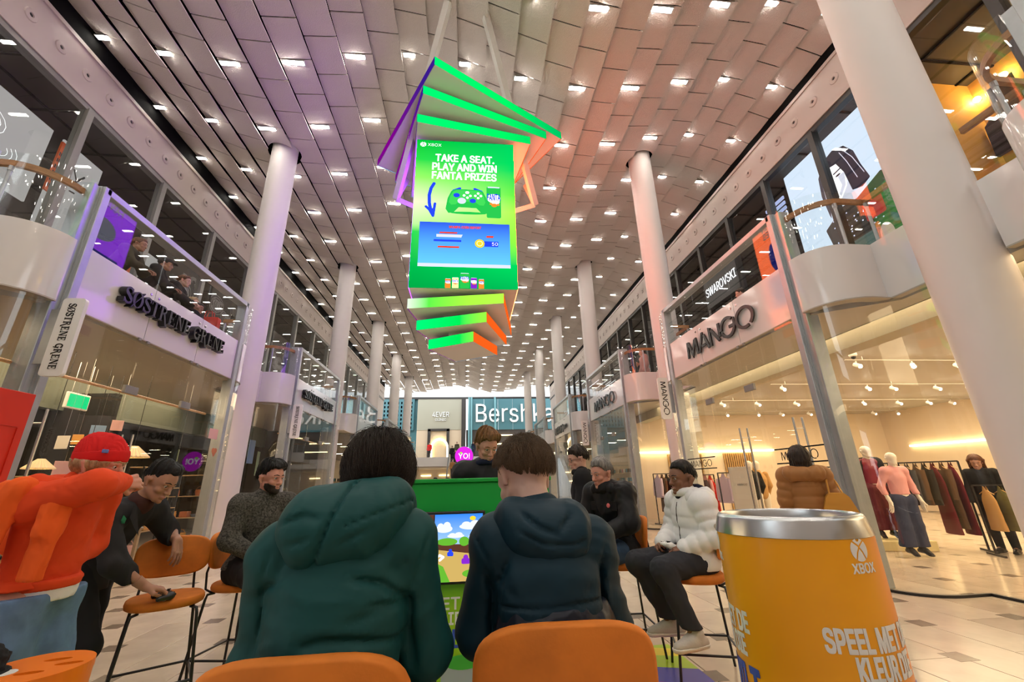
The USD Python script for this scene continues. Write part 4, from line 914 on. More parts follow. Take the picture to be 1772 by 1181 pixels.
racks = [((8.55, 7.45, 0), 1.15, 1.52, -.5, [('charcoal', 'jacket'), ('black', 'jacket'), ('charcoal', 'jacket'), ('brown', 'jacket'), ('black', 'jacket'), ('burgundy', 'dress'), ('brown', 'coat'), ('burgundy', 'dress')], 'rail right of the pink cardigan mannequin'),
         ((8.4, 8.9, 0), 1.3, 1.5, -.3, [('camel', 'coat'), ('black', 'coat'), ('black', 'coat'), ('charcoal', 'coat'), ('black', 'trousers'), ('black', 'coat')], 'rail left of the burgundy mannequin'),
         ((6.9, 10.6, 0), 1.2, 1.45, .15, [('lilac', 'shirt'), ('white', 'shirt'), ('lilac', 'shirt'), ('white', 'shirt'), ('grey', 'shirt'), ('blue', 'shirt')], 'pale shirt rail behind the door pulls'),
         ((6.3, 11.5, 0), 1.1, 1.42, .2, [('black', 'jacket'), ('red', 'jacket'), ('red', 'jacket'), ('charcoal', 'jacket'), ('pink', 'coat'), ('red', 'dress')], 'red and black rail behind the beige sign'),
         ((6.55, 13.6, 0), 1.25, 1.5, 0.1, [('lilac', 'shirt'), ('brown', 'coat'), ('black', 'coat'), ('brown', 'coat'), ('charcoal', 'coat'), ('black', 'coat'), ('pink', 'coat')], 'dark coat rail behind the man in the white jacket'),
         ((7.3, 14.3, 0), 1.2, 1.5, 0, [('olive', 'coat'), ('grey', 'jacket'), ('black', 'coat'), ('olive', 'jacket'), ('brown', 'coat')], 'far rail by the end wall slats'),
         ((10.2, 12.4, 0), 1.5, 1.5, 0, [('white', 'shirt'), ('pink', 'shirt'), ('camel', 'jacket'), ('white', 'shirt'), ('brown', 'skirt'), ('black', 'skirt')], 'rail under the cove light'),
         ((9.1, 6.6, 0), .9, 1.1, -.5, [('camel', 'skirt'), ('olive', 'skirt'), ('olive', 'skirt'), ('black', 'skirt')], 'low skirt rail behind the mannequins'),
         ((9.8, 5.5, 0), 1.2, 1.45, -.6, [('lilac', 'coat'), ('black', 'coat'), ('lilac', 'shirt'), ('black', 'trousers'), ('black', 'trousers')], 'rail at the right edge behind the round column')]
for l, L, h, rz, seq, wh in racks:
    rack(l, L, h, rz, f'thin black metal {wh}' if 'rail' in wh else wh); fill(l, L, h, rz, seq, wh)
to = thing('totem_sign', 'plain beige upright sign board just inside the right shop door', 'sign', (5.5, 8.35, 0), -.75)
obj('board', bbox((0, 0, .78), (.42, .05, 1.52), .008), mat('totem_beige', (.62, .56, .47), .6), to); obj('base', bbox((0, 0, .012), (.5, .3, .024), .004), M['signwhite'], to)
m = text('MANGO', .035, .003, center=True); obj('lettering', place(T(m, (0, 0, 0)), (0, -.026, 1.18), (1, 0, 0)), M['letter'], to)
ta = thing('display_table', 'ochre display table with shoes and bags in the bright shop', 'table', (11.2, 4.9, 0), -.5)
obj('top', bbox((0, 0, .86), (1.5, .7, .05), .008), mat('ochre_lacquer', (.62, .36, .05), .4), ta); obj('shelf', bbox((0, 0, .4), (1.4, .6, .04), .008), M['signwhite'], ta)
for x in (-.7, .7): obj('end_panel', bbox((x, 0, .43), (.05, .66, .84), .006), UsdShade.Material.Get(stage, '/World/Looks/ochre_lacquer'), ta)
def hand_bag(name, label, col, loc, rz, s=1.0):
    t = thing(name, label, 'bag', loc, rz)
    obj('body', T(hull([(x * w, y * d, z) for z, w, d in ((0, .17, .06), (.02, .18, .07), (.2, .15, .045), (.22, .14, .03)) for x in (-1, 1) for y in (-1, 1)]), s=s), CL[col], t, smooth=40)
    obj('strap', tube([(.12 * s * math.cos(a), 0, .2 * s + .16 * s * math.sin(a)) for a in np.linspace(0, pi, 10)], .009 * s, 6), CL[col], t)
hand_bag('handbag', 'navy handbag on the ochre table', 'blue', (11.0, 4.85, .886), -.4)
hand_bag('handbag', 'black handbag on the ochre table', 'black', (11.45, 4.7, .886), -.2)
for i, c in enumerate(('black', 'grey', 'brown')):
    t = thing('shoe_pair', f'{c} shoes on the lower shelf of the ochre table', 'shoes', (10.9 + .28 * i, 5.03 - .15 * i, .42), -.5)
    for d in (-.06, .06): obj('shoe', T(hull([(x, y, z) for x, y, z in ((-.04, -.13, 0), (.04, -.13, 0), (-.045, .12, 0), (.045, .12, 0), (-.035, -.12, .09), (.035, -.12, .09), (-.03, .1, .04), (.03, .1, .04), (0, .15, .02))]), (d, 0, 0)), CL[c], t, smooth=50)
for i in range(4):
    t = thing('tote_bag', f'dark bag hung low by the round column, {ORD[i]} from the left', 'bag', (9.45 + .13 * i, 5.66 - .09 * i, .12), -.6)
    obj('body', hull([(x * .13, y * .04, z) for x in (-1, 1) for y in (-1, 1) for z in (0, .34)]), CL['black'], t)
    obj('print', place(poly(sg.box(-.06, .05, .06, .2), .003), (0, -.041, 0), (1, 0, 0)), CL['grey'], t)
    for x in (-.08, .08): obj('strap', tube([(x, 0, .33), (x * .5, 0, .75), (0, 0, 1.0)], .008, 5), CL['black'], t)
pe = thing('plinth', 'low pale yellow plinth under the burgundy mannequin', 'plinth', (7.95, 7.85, 0), -.3)
obj('block', bbox((0, 0, .085), (1.0, .7, .17), .01), mat('plinth_yellow', (.72, .60, .30), .5), pe)
rg = struct('wall_far_shops')
for s in (-1, 1):
    obj('rear_wall', box2((s * 11.5, 18.6 if s < 0 else 20, 0), (s * 11.7, 46, ZB0)), M['ltwall'], rg)
    obj('rear_ceiling', box2((s * 5.3, 18.6 if s < 0 else 20, ZB0 - .02), (s * 11.7, 46, ZB0)), M['warmceil'], rg)
    obj('lamp_strip', J(*[box2((s * 7, y, ZB0 - .06), (s * 7.5, y + .1, ZB0 - .03)) for y in np.arange(21, 45, 1.7)], *[box2((s * 9, y, ZB0 - .06), (s * 9.5, y + .1, ZB0 - .03)) for y in np.arange(21.6, 45, 1.7)]), emit('shop_lamp_far', (1, .78, .5), 30) if s < 0 else UsdShade.Material.Get(stage, '/World/Looks/shop_lamp_far'), rg)
    for z in (.6, 1.2, 1.8): obj('rear_shelf', box2((s * 11.1, 19 if s < 0 else 20.5, z), (s * 11.5, 45.5, z + .04)), M['shelf'], rg)
    r9 = np.random.default_rng(9 + s)
    for c in ('pink', 'white', 'brown', 'blue', 'camel'): obj('rear_goods', J(*[box((s * 11.25, r9.uniform(20.6, 45), .66 + .6 * r9.integers(3) + .1), (.2, r9.uniform(.1, .5), .24)) for _ in range(26)]), CL[c], rg, kind='stuff')

# ---------------------------------------------------------------- gaming kiosk in the middle
M['kgreen'] = usdkit.material(stage, '/World/Looks/kiosk_print', {'g': ('geometry', {}), 's': ('separate_xyz', {}), 'm': ('map_range', {'from_min': .1, 'from_max': 1.1, 'clamp': True}), 'r': ('rgb_ramp', {'ramp': [(0, (.34, .62, .01)), (.55, (.30, .58, .01)), (.80, (.02, .42, .03)), (1, (.005, .36, .05))]}), 'p': ('principled_bsdf', {'roughness': .35})},
    [('g.position', 's.vector'), ('s.z', 'm.value'), ('m.result', 'r.fac'), ('r.color', 'p.base_color')], surface='p.BSDF')
for k, c in dict(print_white=(.78, .80, .80), print_blue=(.03, .08, .50), print_silver=(.40, .45, .52), print_leaf=(.06, .45, .05)).items(): M[k] = mat(k, c, .4)
ki = thing('game_kiosk', 'green printed gaming kiosk with a screen and lime lower panel', 'kiosk', (-.05, 3.03, 0))
obj('body', bbox((0, 0, .68), (1.12, .54, 1.36), .006), M['kgreen'], ki)
obj('top_board', bbox((0, 0, 1.372), (1.15, .57, .024), .004), M['kgreen'], ki)
mo = thing('monitor', parent=ki)
mx, mz, mw, mh = -.15, 1.0, .58, .36
obj('bezel', bbox((mx, -.285, mz), (mw + .03, .035, mh + .03), .006), M['black'], mo)
def kp(name, g, mm, d, par=mo): return obj(name, place(poly(g, .0015), (0, -.3028 - d * .0012, 0), (1, 0, 0)), mm, par)
bx0, bx1, bz0, bz1 = mx - mw / 2, mx + mw / 2, mz - mh / 2, mz + mh / 2
fr = sg.box(bx0, bz0, bx1, bz1)
kp('screen_sky', fr, emit_ramp('game_sky', 'z', .95, 1.18, [(0, (.45, .70, .92)), (1, (.03, .22, .80))], 1), 0)
gc = emit('game_cloud', (.75, .82, .92), 1)
for x, z, a, b in ((mx + .06, 1.10, .05, .035), (mx + .22, 1.11, .07, .03), (mx + .25, 1.055, .045, .02), (mx - .2, 1.13, .08, .03), (mx + .13, 1.06, .05, .018)):
    kp('screen_cloud', unary_union([ell(x, z, a, b * .6), ell(x - a * .4, z + b * .3, a * .4, b * .6), ell(x + a * .35, z + b * .4, a * .45, b * .7)]).intersection(fr), gc, 1)
kp('screen_track', sg.Polygon([(bx0, bz0), (bx1, bz0), (bx1, 1.0), (mx + .2, .97), (mx + .05, .99), (bx0, 1.0)]).intersection(fr), emit('game_track', (.62, .42, .12), .9), 2)
kp('screen_wall', unary_union([sg.Polygon([(mx + .02, .99), (mx + .29, .955), (mx + .29, 1.01), (mx + .02, 1.02)]), sg.Polygon([(mx - .12, 1.0), (mx + .005, .93), (mx + .005, 1.18), (mx - .08, 1.18)])]).intersection(fr), emit('game_rock', (.10, .035, .02), 1), 3)
kp('screen_grass', unary_union([sg.Polygon([(mx + .01, .82), (mx + .1, .82), (mx + .06, .9), (mx + .0, .93)]), ell(mx + .22, .86, .05, .02), ell(mx + .08, 1.03, .06, .02), ell(mx + .18, 1.03, .03, .025), ell(mx - .2, .85, .06, .03)]).intersection(fr), emit('game_grass', (.12, .42, .03), 1), 4)
kp('screen_kart', unary_union([rrect(.05, .03, .01) and sa.translate(rrect(.05, .03, .01), mx + .19, .925), ell(mx + .19, .945, .014, .014)]), E_['violet'], 5)
kp('screen_kart', unary_union([sa.translate(rrect(.035, .022, .006), mx + .1, .965), ell(mx + .1, .982, .01, .01)]), E_['blue'], 5)
kp('screen_marker', unary_union([ell(mx - .05, 1.14, .018, .012), ell(mx - .02, 1.138, .012, .012), ell(mx + .23, 1.155, .018, .012)]), E_['gold'], 5)
kp('screen_ribbon', line([(mx + .0, .945), (mx + .04, .96), (mx + .06, .95), (mx + .04, .935)], .014), E_['white'], 5)
kp('split_line', sg.box(mx + .0, bz0, mx + .004, bz1), M['black'], 6)
def kt(t, x, z, w, h, mm): 
    m = tm(meshkit.text_mesh(t, h, .0015, True)); v = m[0]; v = (v - [v[:, 0].min(), 0, 0]) * [w / np.ptp(v[:, 0]), 1, 1] + [x, z, 0]
    obj('print_lettering', place((v, m[1]), (0, -.2705, 0), (1, 0, 0)), mm, ki)
kt('SPEEL MET DE', -.47, .675, .62, .06, M['print_white']); kt('KLEUR DIE', -.38, .60, .40, .06, M['print_white']); kt('JIJ WILT', -.42, .49, .52, .085, M['print_blue'])
kp('can_print', sa.translate(rrect(.24, .44, .03), .03, .22), M['print_silver'], -26, ki); kp('can_top_print', ell(.03, .42, .1, .035), M['print_leaf'], -25, ki); kt('FANTA', -.06, .31, .2, .07, M['print_blue'])
# coloured floor mat under the kiosk
matp = thing('floor_mat', 'colour-striped floor sticker under the kiosk, yellow, lime, blue, purple and orange', 'floor mat', (0, 0, .0012))
big = sg.box(-1.72, 2.2, 1.72, 4.07)
for i, (y, col) in enumerate(((4.07, (.75, .62, .01)), (3.9, (.36, .58, .01)), (3.66, (.05, .06, .42)), (3.40, (.30, .03, .38)), (3.14, (.75, .09, .01)), (2.9, (.75, .62, .01)), (2.6, (.36, .58, .01)))):
    g = sg.Polygon([(-2, y + 1.0), (2, y - .8 + .62), (2, y - .8 + .28), (-2, y + .6)]).intersection(big)
    if g.area > .001: obj('stripe', poly(g, .001 + .0003 * i), mat(f'mat_stripe_{i}', col, .3), matp)
obj('base_sheet', poly(big, .0008), mat('mat_base', (.36, .58, .01), .3), matp)

# ---------------------------------------------------------------- can-shaped standing table
M['can_print'] = usdkit.material(stage, '/World/Looks/can_print', {'g': ('geometry', {}), 's': ('separate_xyz', {}), 'm': ('map_range', {'from_min': 1.2, 'from_max': 1.85, 'clamp': True}), 'r': ('rgb_ramp', {'ramp': [(0, (.86, .37, .003)), (.6, (.90, .40, .003)), (.78, (.92, .29, .003)), (1, (.95, .14, .003))]}), 'p': ('principled_bsdf', {'roughness': .4, 'coat_weight': .2})},
    [('g.position', 's.vector'), ('s.x', 'm.value'), ('m.result', 'r.fac'), ('r.color', 'p.base_color')], surface='p.BSDF')
BR, BX, BY = .315, 1.52, 2.02
ba = thing('can_table', 'orange can-shaped standing table with a silver rim and white print', 'table', (BX, BY, 0))
obj('barrel', lathe([(0, .03), (BR - .02, .03), (BR, .06), (BR, 1.10), (BR - .001, 1.112)], 72), M['can_print'], ba, smooth=50)
obj('rim', lathe([(BR - .004, 1.095), (BR + .004, 1.10), (BR - .012, 1.165), (BR - .02, 1.178), (BR - .03, 1.182), (BR - .038, 1.172), (BR - .042, 1.14), (0, 1.14)], 72), mat('can_silver', (.55, .58, .60), .25, metal=1.0), ba, smooth=45)
obj('foot', lathe([(0, 0), (BR - .03, 0), (BR - .01, .03), (BR - .02, .06)], 60), M['steel'], ba, smooth=45)
def wrap(m, th0, z0): # bend flat lettering round the barrel: x = arc, y = up
    v, f = m; v, f = trimesh.remesh.subdivide_to_size(v, f, .03)
    a = th0 + v[:, 0] / BR; r = BR + .0008 + v[:, 2]
    return np.c_[r * np.cos(a), r * np.sin(a), z0 + v[:, 1]], f
def wt(t, w, h, th, z, mm, nm='print_lettering'):
    m = tm(meshkit.text_mesh(t, h, .0012, True)); v = m[0]; v = (v - [v[:, 0].min(), 0, 0]) * [w / np.ptp(v[:, 0]), 1, 1]
    fat = ((0, 0, 0), (.05, 0, 1), (0, .05, 2), (.05, .05, 3)) if t != 'XBOX' else ((0, 0, 0), (.03, .02, 1))
    obj(nm, J(*[wrap((v + [a * h, b * h, c * .0003], m[1]), th, z) for a, b, c in fat]), mm, ba)
for th in (math.radians(-130), math.radians(-255), math.radians(-5)):
    obj('emblem', wrap(poly(sa.translate(logo_ball(.042), .27, 0), .0012), th, 1.058), M['print_white'], ba)
    wt('XBOX', .115, .034, th + .215 / BR, .975, M['print_white'])
    wt('SPEEL MET DE', .40, .076, th + .05 / BR, .71, M['print_white']); wt('KLEUR DIE', .27, .076, th + .14 / BR, .618, M['print_white']); wt('JIJ WILT', .40, .13, th + .06 / BR, .445, M['print_blue'])
# ---------------------------------------------------------------- orange drum seat with slots, black fuzzy cap, red panel
dr = thing('drum_table', 'small round orange drum table with three dark slots in its top', 'side table', (-1.64, 2.08, 0))
M['drum'] = mat('drum_orange', (.85, .20, .008), .4)
top = sg.Point(0, 0).buffer(.17, quad_segs=12)
for x, y in ((.02, .07), (.10, .02), (.03, -.06)): top = top.difference(sa.rotate(sa.translate(sa.scale(sg.Point(0, 0).buffer(1), .045, .016), x, y), 12))
obj('top', T(poly(top, .03), (0, 0, .70)), M['drum'], dr)
obj('barrel', lathe([(.13, 0), (.15, .02), (.155, .35), (.168, .70), (.16, .70), (.14, .1), (0, .08)], 48), M['drum'], dr, smooth=45)
obj('slot_floor', lathe([(0, .66), (.158, .66)], 30), M['black'], dr)
obj('sticker', T(poly(sg.Point(0, 0).buffer(.035), .0015), (-.06, -.05, .7305)), M['print_white'], dr)
rp = thing('door_panel', 'tall bright red panelled board at the left edge by the shop front', 'panel', (-4.75, 4.66, 0), 0)
M['redlac'] = mat('red_lacquer', (.62, .02, .006), .4)
obj('board', bbox((0, .1, 1.2), (.05, .5, 2.40), .006), M['redlac'], rp)
for z in (.55, 1.6): obj('frame_mould', J(*[box(c, s_) for c, s_ in (((.03, .1, z + .45), (.012, .34, .02)), ((.03, .1, z - .4), (.012, .34, .02)), ((.03, -.07, z), (.012, .02, .86)), ((.03, .27, z), (.012, .02, .86)))]), M['redlac'], rp)
obj('foot', box((0, .1, .012), (.25, .5, .024)), M['redlac'], rp)
# ---------------------------------------------------------------- bar stools
M['velvet'] = mat('orange_velvet', (.66, .19, .015), .75, var=(7, .22), sheen=.5, bump=(120, .15, .003))
def stool(label, loc, rz, group=None):
    """faces +y in its own frame"""
    t = thing('bar_stool', label, 'bar stool', loc, rz, group)
    def pillow(w, d, th, r, n=40): # soft-edged pad
        a = np.arange(n) * 2 * pi / n; V = []
        sup = np.c_[np.sign(np.cos(a)) * abs(np.cos(a)) ** r * w / 2, np.sign(np.sin(a)) * abs(np.sin(a)) ** r * d / 2]
        for k, z in ((.90, -th / 2), (.98, -th * .32), (1, 0), (.98, th * .32), (.93, th * .46), (.6, th * .52), (0.001, th * .53)): V.append(np.c_[sup * k, np.full(n, z)])
        V.insert(0, np.c_[sup * .001, np.full(n, -th / 2)])
        k = len(V); V = np.vstack(V); F = []
        for i in range(k - 1):
            for j in range(n): p, q = i * n + j, i * n + (j + 1) % n; F += [[p, q, q + n], [p, q + n, p + n]]
        return V, np.array(F)
    obj('seat', T(pillow(.44, .42, .06, .8), (0, 0, .65)), M['velvet'], t, smooth=60)
    v, f = pillow(.45, .27, .05, .62)
    v = np.c_[v[:, 0], -v[:, 2], v[:, 1]]; v[:, 1] += -.215 + .9 * v[:, 0] ** 2 - .12 * v[:, 2]; v[:, 2] += .90
    obj('backrest', (v, f), M['velvet'], t, smooth=60)
    B = [(.17, .16), (-.17, .16), (-.17, -.17), (.17, -.17)]; Ft = [(.23, .22), (-.23, .22), (-.23, -.23), (.23, -.23)]
    for (x, y), (X, Y) in zip(B, Ft):
        obj('leg', tube([(x * .8, y * .8, .612), (x, y, .605), (x * 1.04, y * 1.04, .57), (X, Y, 0)], .0095, 8), M['black'], t, smooth=50)
    k = .70; ring = [((X * k + x * (1 - k)), (Y * k + y * (1 - k)), .2) for (x, y), (X, Y) in zip(B, Ft)]
    for i in range(4): obj('foot_rail', cyl(ring[i], ring[(i + 1) % 4], .008, 8), M['black'], t, smooth=50)
    for s in (-1, 1): obj('back_post', tube([(s * .15, -.15, .612), (s * .16, -.20, .64), (s * .15, -.222, .75), (s * .14, -.205, .86)], .008, 8), M['black'], t, smooth=50)
    return t
STOOLS = {}
for key, lb, loc, rz in (('p1', 'orange bar stool under the person in the green jacket', (-.335, 1.25, 0), 0), ('p2', 'orange bar stool under the person in the navy jacket', (.245, 1.36, 0), -.04),
                         ('p4', 'empty orange bar stool the man in the dark suit jacket leans on', (-2.06, 3.5, 0), -2.57),
                         ('p5', 'orange bar stool under the man in the grey knitted sweater', (-1.76, 3.95, 0), -1.75), ('p7', 'orange bar stool under the grey-haired man', (1.36, 4.02, 0), 1.5), ('p8', 'orange bar stool under the man in the white puffer jacket', (1.72, 3.42, 0), 1.25)):
    STOOLS[key] = stool(lb, loc, rz)
# ---------------------------------------------------------------- people: smooth bodies from distance fields
A3 = lambda *p: np.array(p, float)
def surface(fn, lo, hi, h):
    """surface net of fn = 0 on a grid of pitch h, evaluated only near the surface"""
    B = 4; lo = np.asarray(lo, float) - 2 * h; nb = np.ceil((np.asarray(hi, float) + 2 * h - lo) / (h * B)).astype(int)
    n = nb * B; V = np.full(n, 1.0, np.float32)
    gi = np.stack(np.meshgrid(*[np.arange(k) for k in nb], indexing='ij'), -1).reshape(-1, 3)
    dc = fn(lo + (gi * B + (B - 1) / 2) * h)
    Vb = V.reshape(nb[0], B, nb[1], B, nb[2], B)
    for g in gi[dc < -h * 4]: Vb[g[0], :, g[1], :, g[2], :] = -1
    act = gi[np.abs(dc) <= h * 4.2]
    off = np.stack(np.meshgrid(*[np.arange(B)] * 3, indexing='ij'), -1).reshape(-1, 3)
    idx = (act[:, None] * B + off[None]).reshape(-1, 3)
    V[idx[:, 0], idx[:, 1], idx[:, 2]] = fn(lo + idx * h)
    S_ = V < 0; c = [(x, y, z) for x in (0, 1) for y in (0, 1) for z in (0, 1)]
    m = [S_[x:n[0] - 1 + x, y:n[1] - 1 + y, z:n[2] - 1 + z] for x, y, z in c]
    cnt = sum(q.astype(np.int8) for q in m); mix = (cnt > 0) & (cnt < 8)
    ci = np.argwhere(mix); num = np.full(mix.shape, -1, np.int64); num[tuple(ci.T)] = np.arange(len(ci))
    val = np.stack([V[ci[:, 0] + x, ci[:, 1] + y, ci[:, 2] + z] for x, y, z in c], 1)
    P, W = np.zeros((len(ci), 3)), np.zeros(len(ci)); c_ = np.array(c, float)
    for a in range(8):
        for b in range(a + 1, 8):
            if abs(c_[a] - c_[b]).sum() == 1:
                x = (val[:, a] < 0) != (val[:, b] < 0); t = val[x, a] / (val[x, a] - val[x, b])
                P[x] += c_[a] + t[:, None] * (c_[b] - c_[a]); W[x] += 1
    P = lo + (ci + P / W[:, None]) * h; F = []
    for ax in range(3):
        u, w = (ax + 1) % 3, (ax + 2) % 3
        sl0 = [slice(None)] * 3; sl1 = [slice(None)] * 3; sl0[ax] = slice(0, -1); sl1[ax] = slice(1, None)
        s0, s1 = S_[tuple(sl0)], S_[tuple(sl1)]
        e = np.argwhere(s0 != s1); e = e[(e[:, u] > 0) & (e[:, w] > 0) & (e[:, u] < n[u] - 1) & (e[:, w] < n[w] - 1)]
        fl_ = s0[tuple(e.T)]
        q = []
        for du, dw in ((-1, -1), (0, -1), (0, 0), (-1, 0)):
            g = e.copy(); g[:, u] += du; g[:, w] += dw; q.append(num[tuple(g.T)])
        q = np.stack(q, 1); q[~fl_] = q[~fl_][:, ::-1]
        q = q[(q >= 0).all(1)]
        F += [q[:, [0, 1, 2]], q[:, [0, 2, 3]]]
    return P, np.vstack(F)
def cap(a, b, ra, rb=None, sq=None, rib=None):
    return (np.asarray(a, float), np.asarray(b, float), ra, ra if rb is None else rb, sq, rib)
def dist(P, prims, k=.03, grow=0):
    d = None
    for a, b, ra, rb, sq, rib in prims:
        f = 1
        if sq is not None:
            ax, f = np.asarray(sq[0], float), sq[1]; ax = ax / np.linalg.norm(ax); s = 1 / f - 1
            Q = P + np.outer(P @ ax, ax) * s; a_, b_ = a + ax * (a @ ax) * s, b + ax * (b @ ax) * s
        else: Q, a_, b_ = P, a, b
        ab = b_ - a_; L2 = max(ab @ ab, 1e-12); t = np.clip((Q - a_) @ ab / L2, 0, 1)
        di = np.linalg.norm(Q - a_ - t[:, None] * ab, axis=1) - (ra + (rb - ra) * t) - grow
        if rib is not None: di = di - rib[1] * (np.abs(np.sin(pi * (t * math.sqrt(L2) / rib[0] + .25))) - .6)
        if f < 1: di = di * (f * .5 + .5)
        if d is None: d = di
        else:
            hh = np.clip(.5 + .5 * (d - di) / k, 0, 1); d = d + (di - d) * hh - k * hh * (1 - hh)
    return d
def extent(prims, m=.06):
    p = np.array([q for a, b, ra, rb, *_ in prims for q in (a - max(ra, rb), a + max(ra, rb), b - max(ra, rb), b + max(ra, rb))])
    return p.min(0) - m, p.max(0) + m
def cloth_mesh(prims, h, k=.035, grow=0, wr=0, wf=9.0, cut=(), seed=0, groove=(), add=None, st=(1, 1, .45)):
    """garment surface. wr: depth of the folds; cut: (point, normal) half spaces taken away; groove: (fn of points -> distance, width, depth)"""
    def fn(P):
        d = dist(P, prims, k, grow)
        if add is not None: d = add(P, d)
        nr = np.abs(d) < .06
        if wr and nr.any():
            Q = P[nr] * np.array(st) * wf
            n1 = meshkit.fbm(Q + 1.7 * meshkit.noise(Q * .6, seed + 9)[:, None], 3, seed)
            d[nr] += wr * (np.abs(n1 - .5) * 4 - .62)
        for gf, w, dp in groove:
            if nr.any():
                g, side = gf(P[nr]); d[nr] += dp * np.exp(-(g / w) ** 2) * side
        for p, nrm in cut:
            nrm = np.asarray(nrm, float); nrm = nrm / np.linalg.norm(nrm); d = np.maximum(d, (P - np.asarray(p)) @ nrm)
        return d
    return surface(fn, *extent(prims), h)
def rotm(yaw, pitch=0, roll=0):
    """columns: right, forward, up of a head turned yaw about z, nodding down by pitch, rolled"""
    cy, sy, cp, sp_, cr, sr = math.cos(yaw), math.sin(yaw), math.cos(-pitch), math.sin(-pitch), math.cos(roll), math.sin(roll)
    Rz = np.array([[cy, -sy, 0], [sy, cy, 0], [0, 0, 1]]); Rx = np.array([[1, 0, 0], [0, cp, -sp_], [0, sp_, cp]]); Ry = np.array([[cr, 0, sr], [0, 1, 0], [-sr, 0, cr]])
    return Rz @ Rx @ Ry
def head_prims(c, R, s=1.0):
    w = lambda *p: c + R @ (np.array(p) * s); X = R[:, 0]
    H = [cap(w(0, -.025, .032), w(0, .018, .035), .088 * s, .079 * s, (X, .90)), cap(w(0, .036, .02), w(0, .044, -.05), .058 * s, .047 * s),
         cap(w(0, .02, -.055), w(0, .055, -.088), .048 * s, .028 * s)]
    D = [cap(w(0, .097, .002), w(0, .112, -.034), .0075 * s, .0125 * s), cap(w(0, .078, -.098), w(0, .082, -.1), .017 * s)]
    for q in (-1, 1):
        H += [cap(w(q * .044, -.002, -.05), w(q * .02, .058, -.088), .02 * s, .018 * s)]
        D += [cap(w(q * .037, .06, -.028), w(q * .034, .062, -.03), .024 * s), cap(w(q * .012, .091, .021), w(q * .046, .077, .02), .0105 * s, .009 * s), cap(w(q * .019, .0895, .0135), w(q * .043, .0815, .0125), .0052 * s), cap(w(q * .02, .088, -.007), w(q * .042, .081, -.006), .004 * s), cap(w(q * .0115, .1, -.037), w(q * .011, .102, -.036), .0085 * s),
              cap(w(q * .012, .092, -.0645), w(0, .098, -.063), .0062 * s), cap(w(q * .012, .09, -.074), w(0, .095, -.075), .0066 * s)]
        e = w(q * .079, -.012, .014)
        D += [cap(e, w(q * .085, -.022, .018), .013 * s, .010 * s), cap(w(q * .085, -.022, .018), w(q * .078, -.010, -.03), .010 * s, .008 * s)]
    return H, D
def hand_prims(wr, d, up, side, curl=.5, spread=.5, thumb=.6, s=1.0):
    """palm, four unequal fingers bent by curl at three knuckles, a thumb from the side. d: pointing direction, up: back of the hand, side: +1 when the thumb lies on cross(d, up)"""
    d = np.asarray(d, float) / np.linalg.norm(d); up = np.asarray(up, float); up = up - d * (up @ d); up /= np.linalg.norm(up); x = np.cross(d, up) * side
    wr = np.asarray(wr, float); w = lambda a, b, c: wr + s * (x * a + d * b + up * c)
    P = [cap(w(.018, .0, 0), w(.026, .085, 0), .017 * s, .013 * s), cap(w(0, 0, 0), w(.0, .09, .002), .018 * s, .013 * s), cap(w(-.016, .0, 0), w(-.027, .078, 0), .016 * s, .0125 * s)]
    Fg = []
    for i, (a, b, L) in enumerate(((.030, .088, .074), (.010, .094, .082), (-.011, .09, .076), (-.030, .08, .060))):
        p = w(a, b, 0); an = 0; sp_ = (a / .03) * .10 * spread
        for j, (fr, r0, r1) in enumerate(((.45, .0098, .009), (.31, .009, .0082), (.24, .0082, .0072))):
            an += curl * (.75, 1.0, .7)[j] * (1 + .12 * i)
            dirn = (d * math.cos(an) - up * math.sin(an)) + x * sp_; q = p + dirn / np.linalg.norm(dirn) * L * fr * s
            Fg.append(cap(p, q, r0 * s, r1 * s)); p = q
    p = w(.024, .015, -.006); t1 = w(.052, .05, -.012 - .02 * thumb); t2 = w(.050 - .03 * thumb, .082, -.02 - .025 * thumb); t3 = w(.046 - .045 * thumb, .105, -.022 - .03 * thumb)
    P += [cap(p, t1, .0155 * s, .0115 * s)]; Fg += [cap(t1, t2, .0112 * s, .010 * s), cap(t2, t3, .010 * s, .0078 * s)]
    return P, Fg
SK = {k: mat('skin_' + k, c, .5, sub=.12, var=(30, .06)) for k, c in dict(fair=(.62, .36, .28), tan=(.40, .20, .125), brown=(.22, .10, .058), pale=(.66, .42, .35), ruddy=(.60, .29, .22)).items()}
HR = {k: mat('hair_' + k, c, .5, spec=.25, var=(60, .5), ani=(1, 1, .25), bump=(240, .5, .003)) for k, c in dict(dark=(.035, .024, .018), black=(.012, .011, .011), brown=(.105, .062, .034), fairbrown=(.125, .076, .042), ginger=(.24, .115, .042), grey=(.26, .25, .24), blond=(.50, .36, .20), auburn=(.16, .065, .03)).items()}
M['eyewhite'] = mat('eye_white', (.50, .47, .45), .35); M['iris'] = mat('iris_brown', (.03, .018, .012), .15); M['lip'] = mat('lip_rose', (.42, .17, .15), .45)
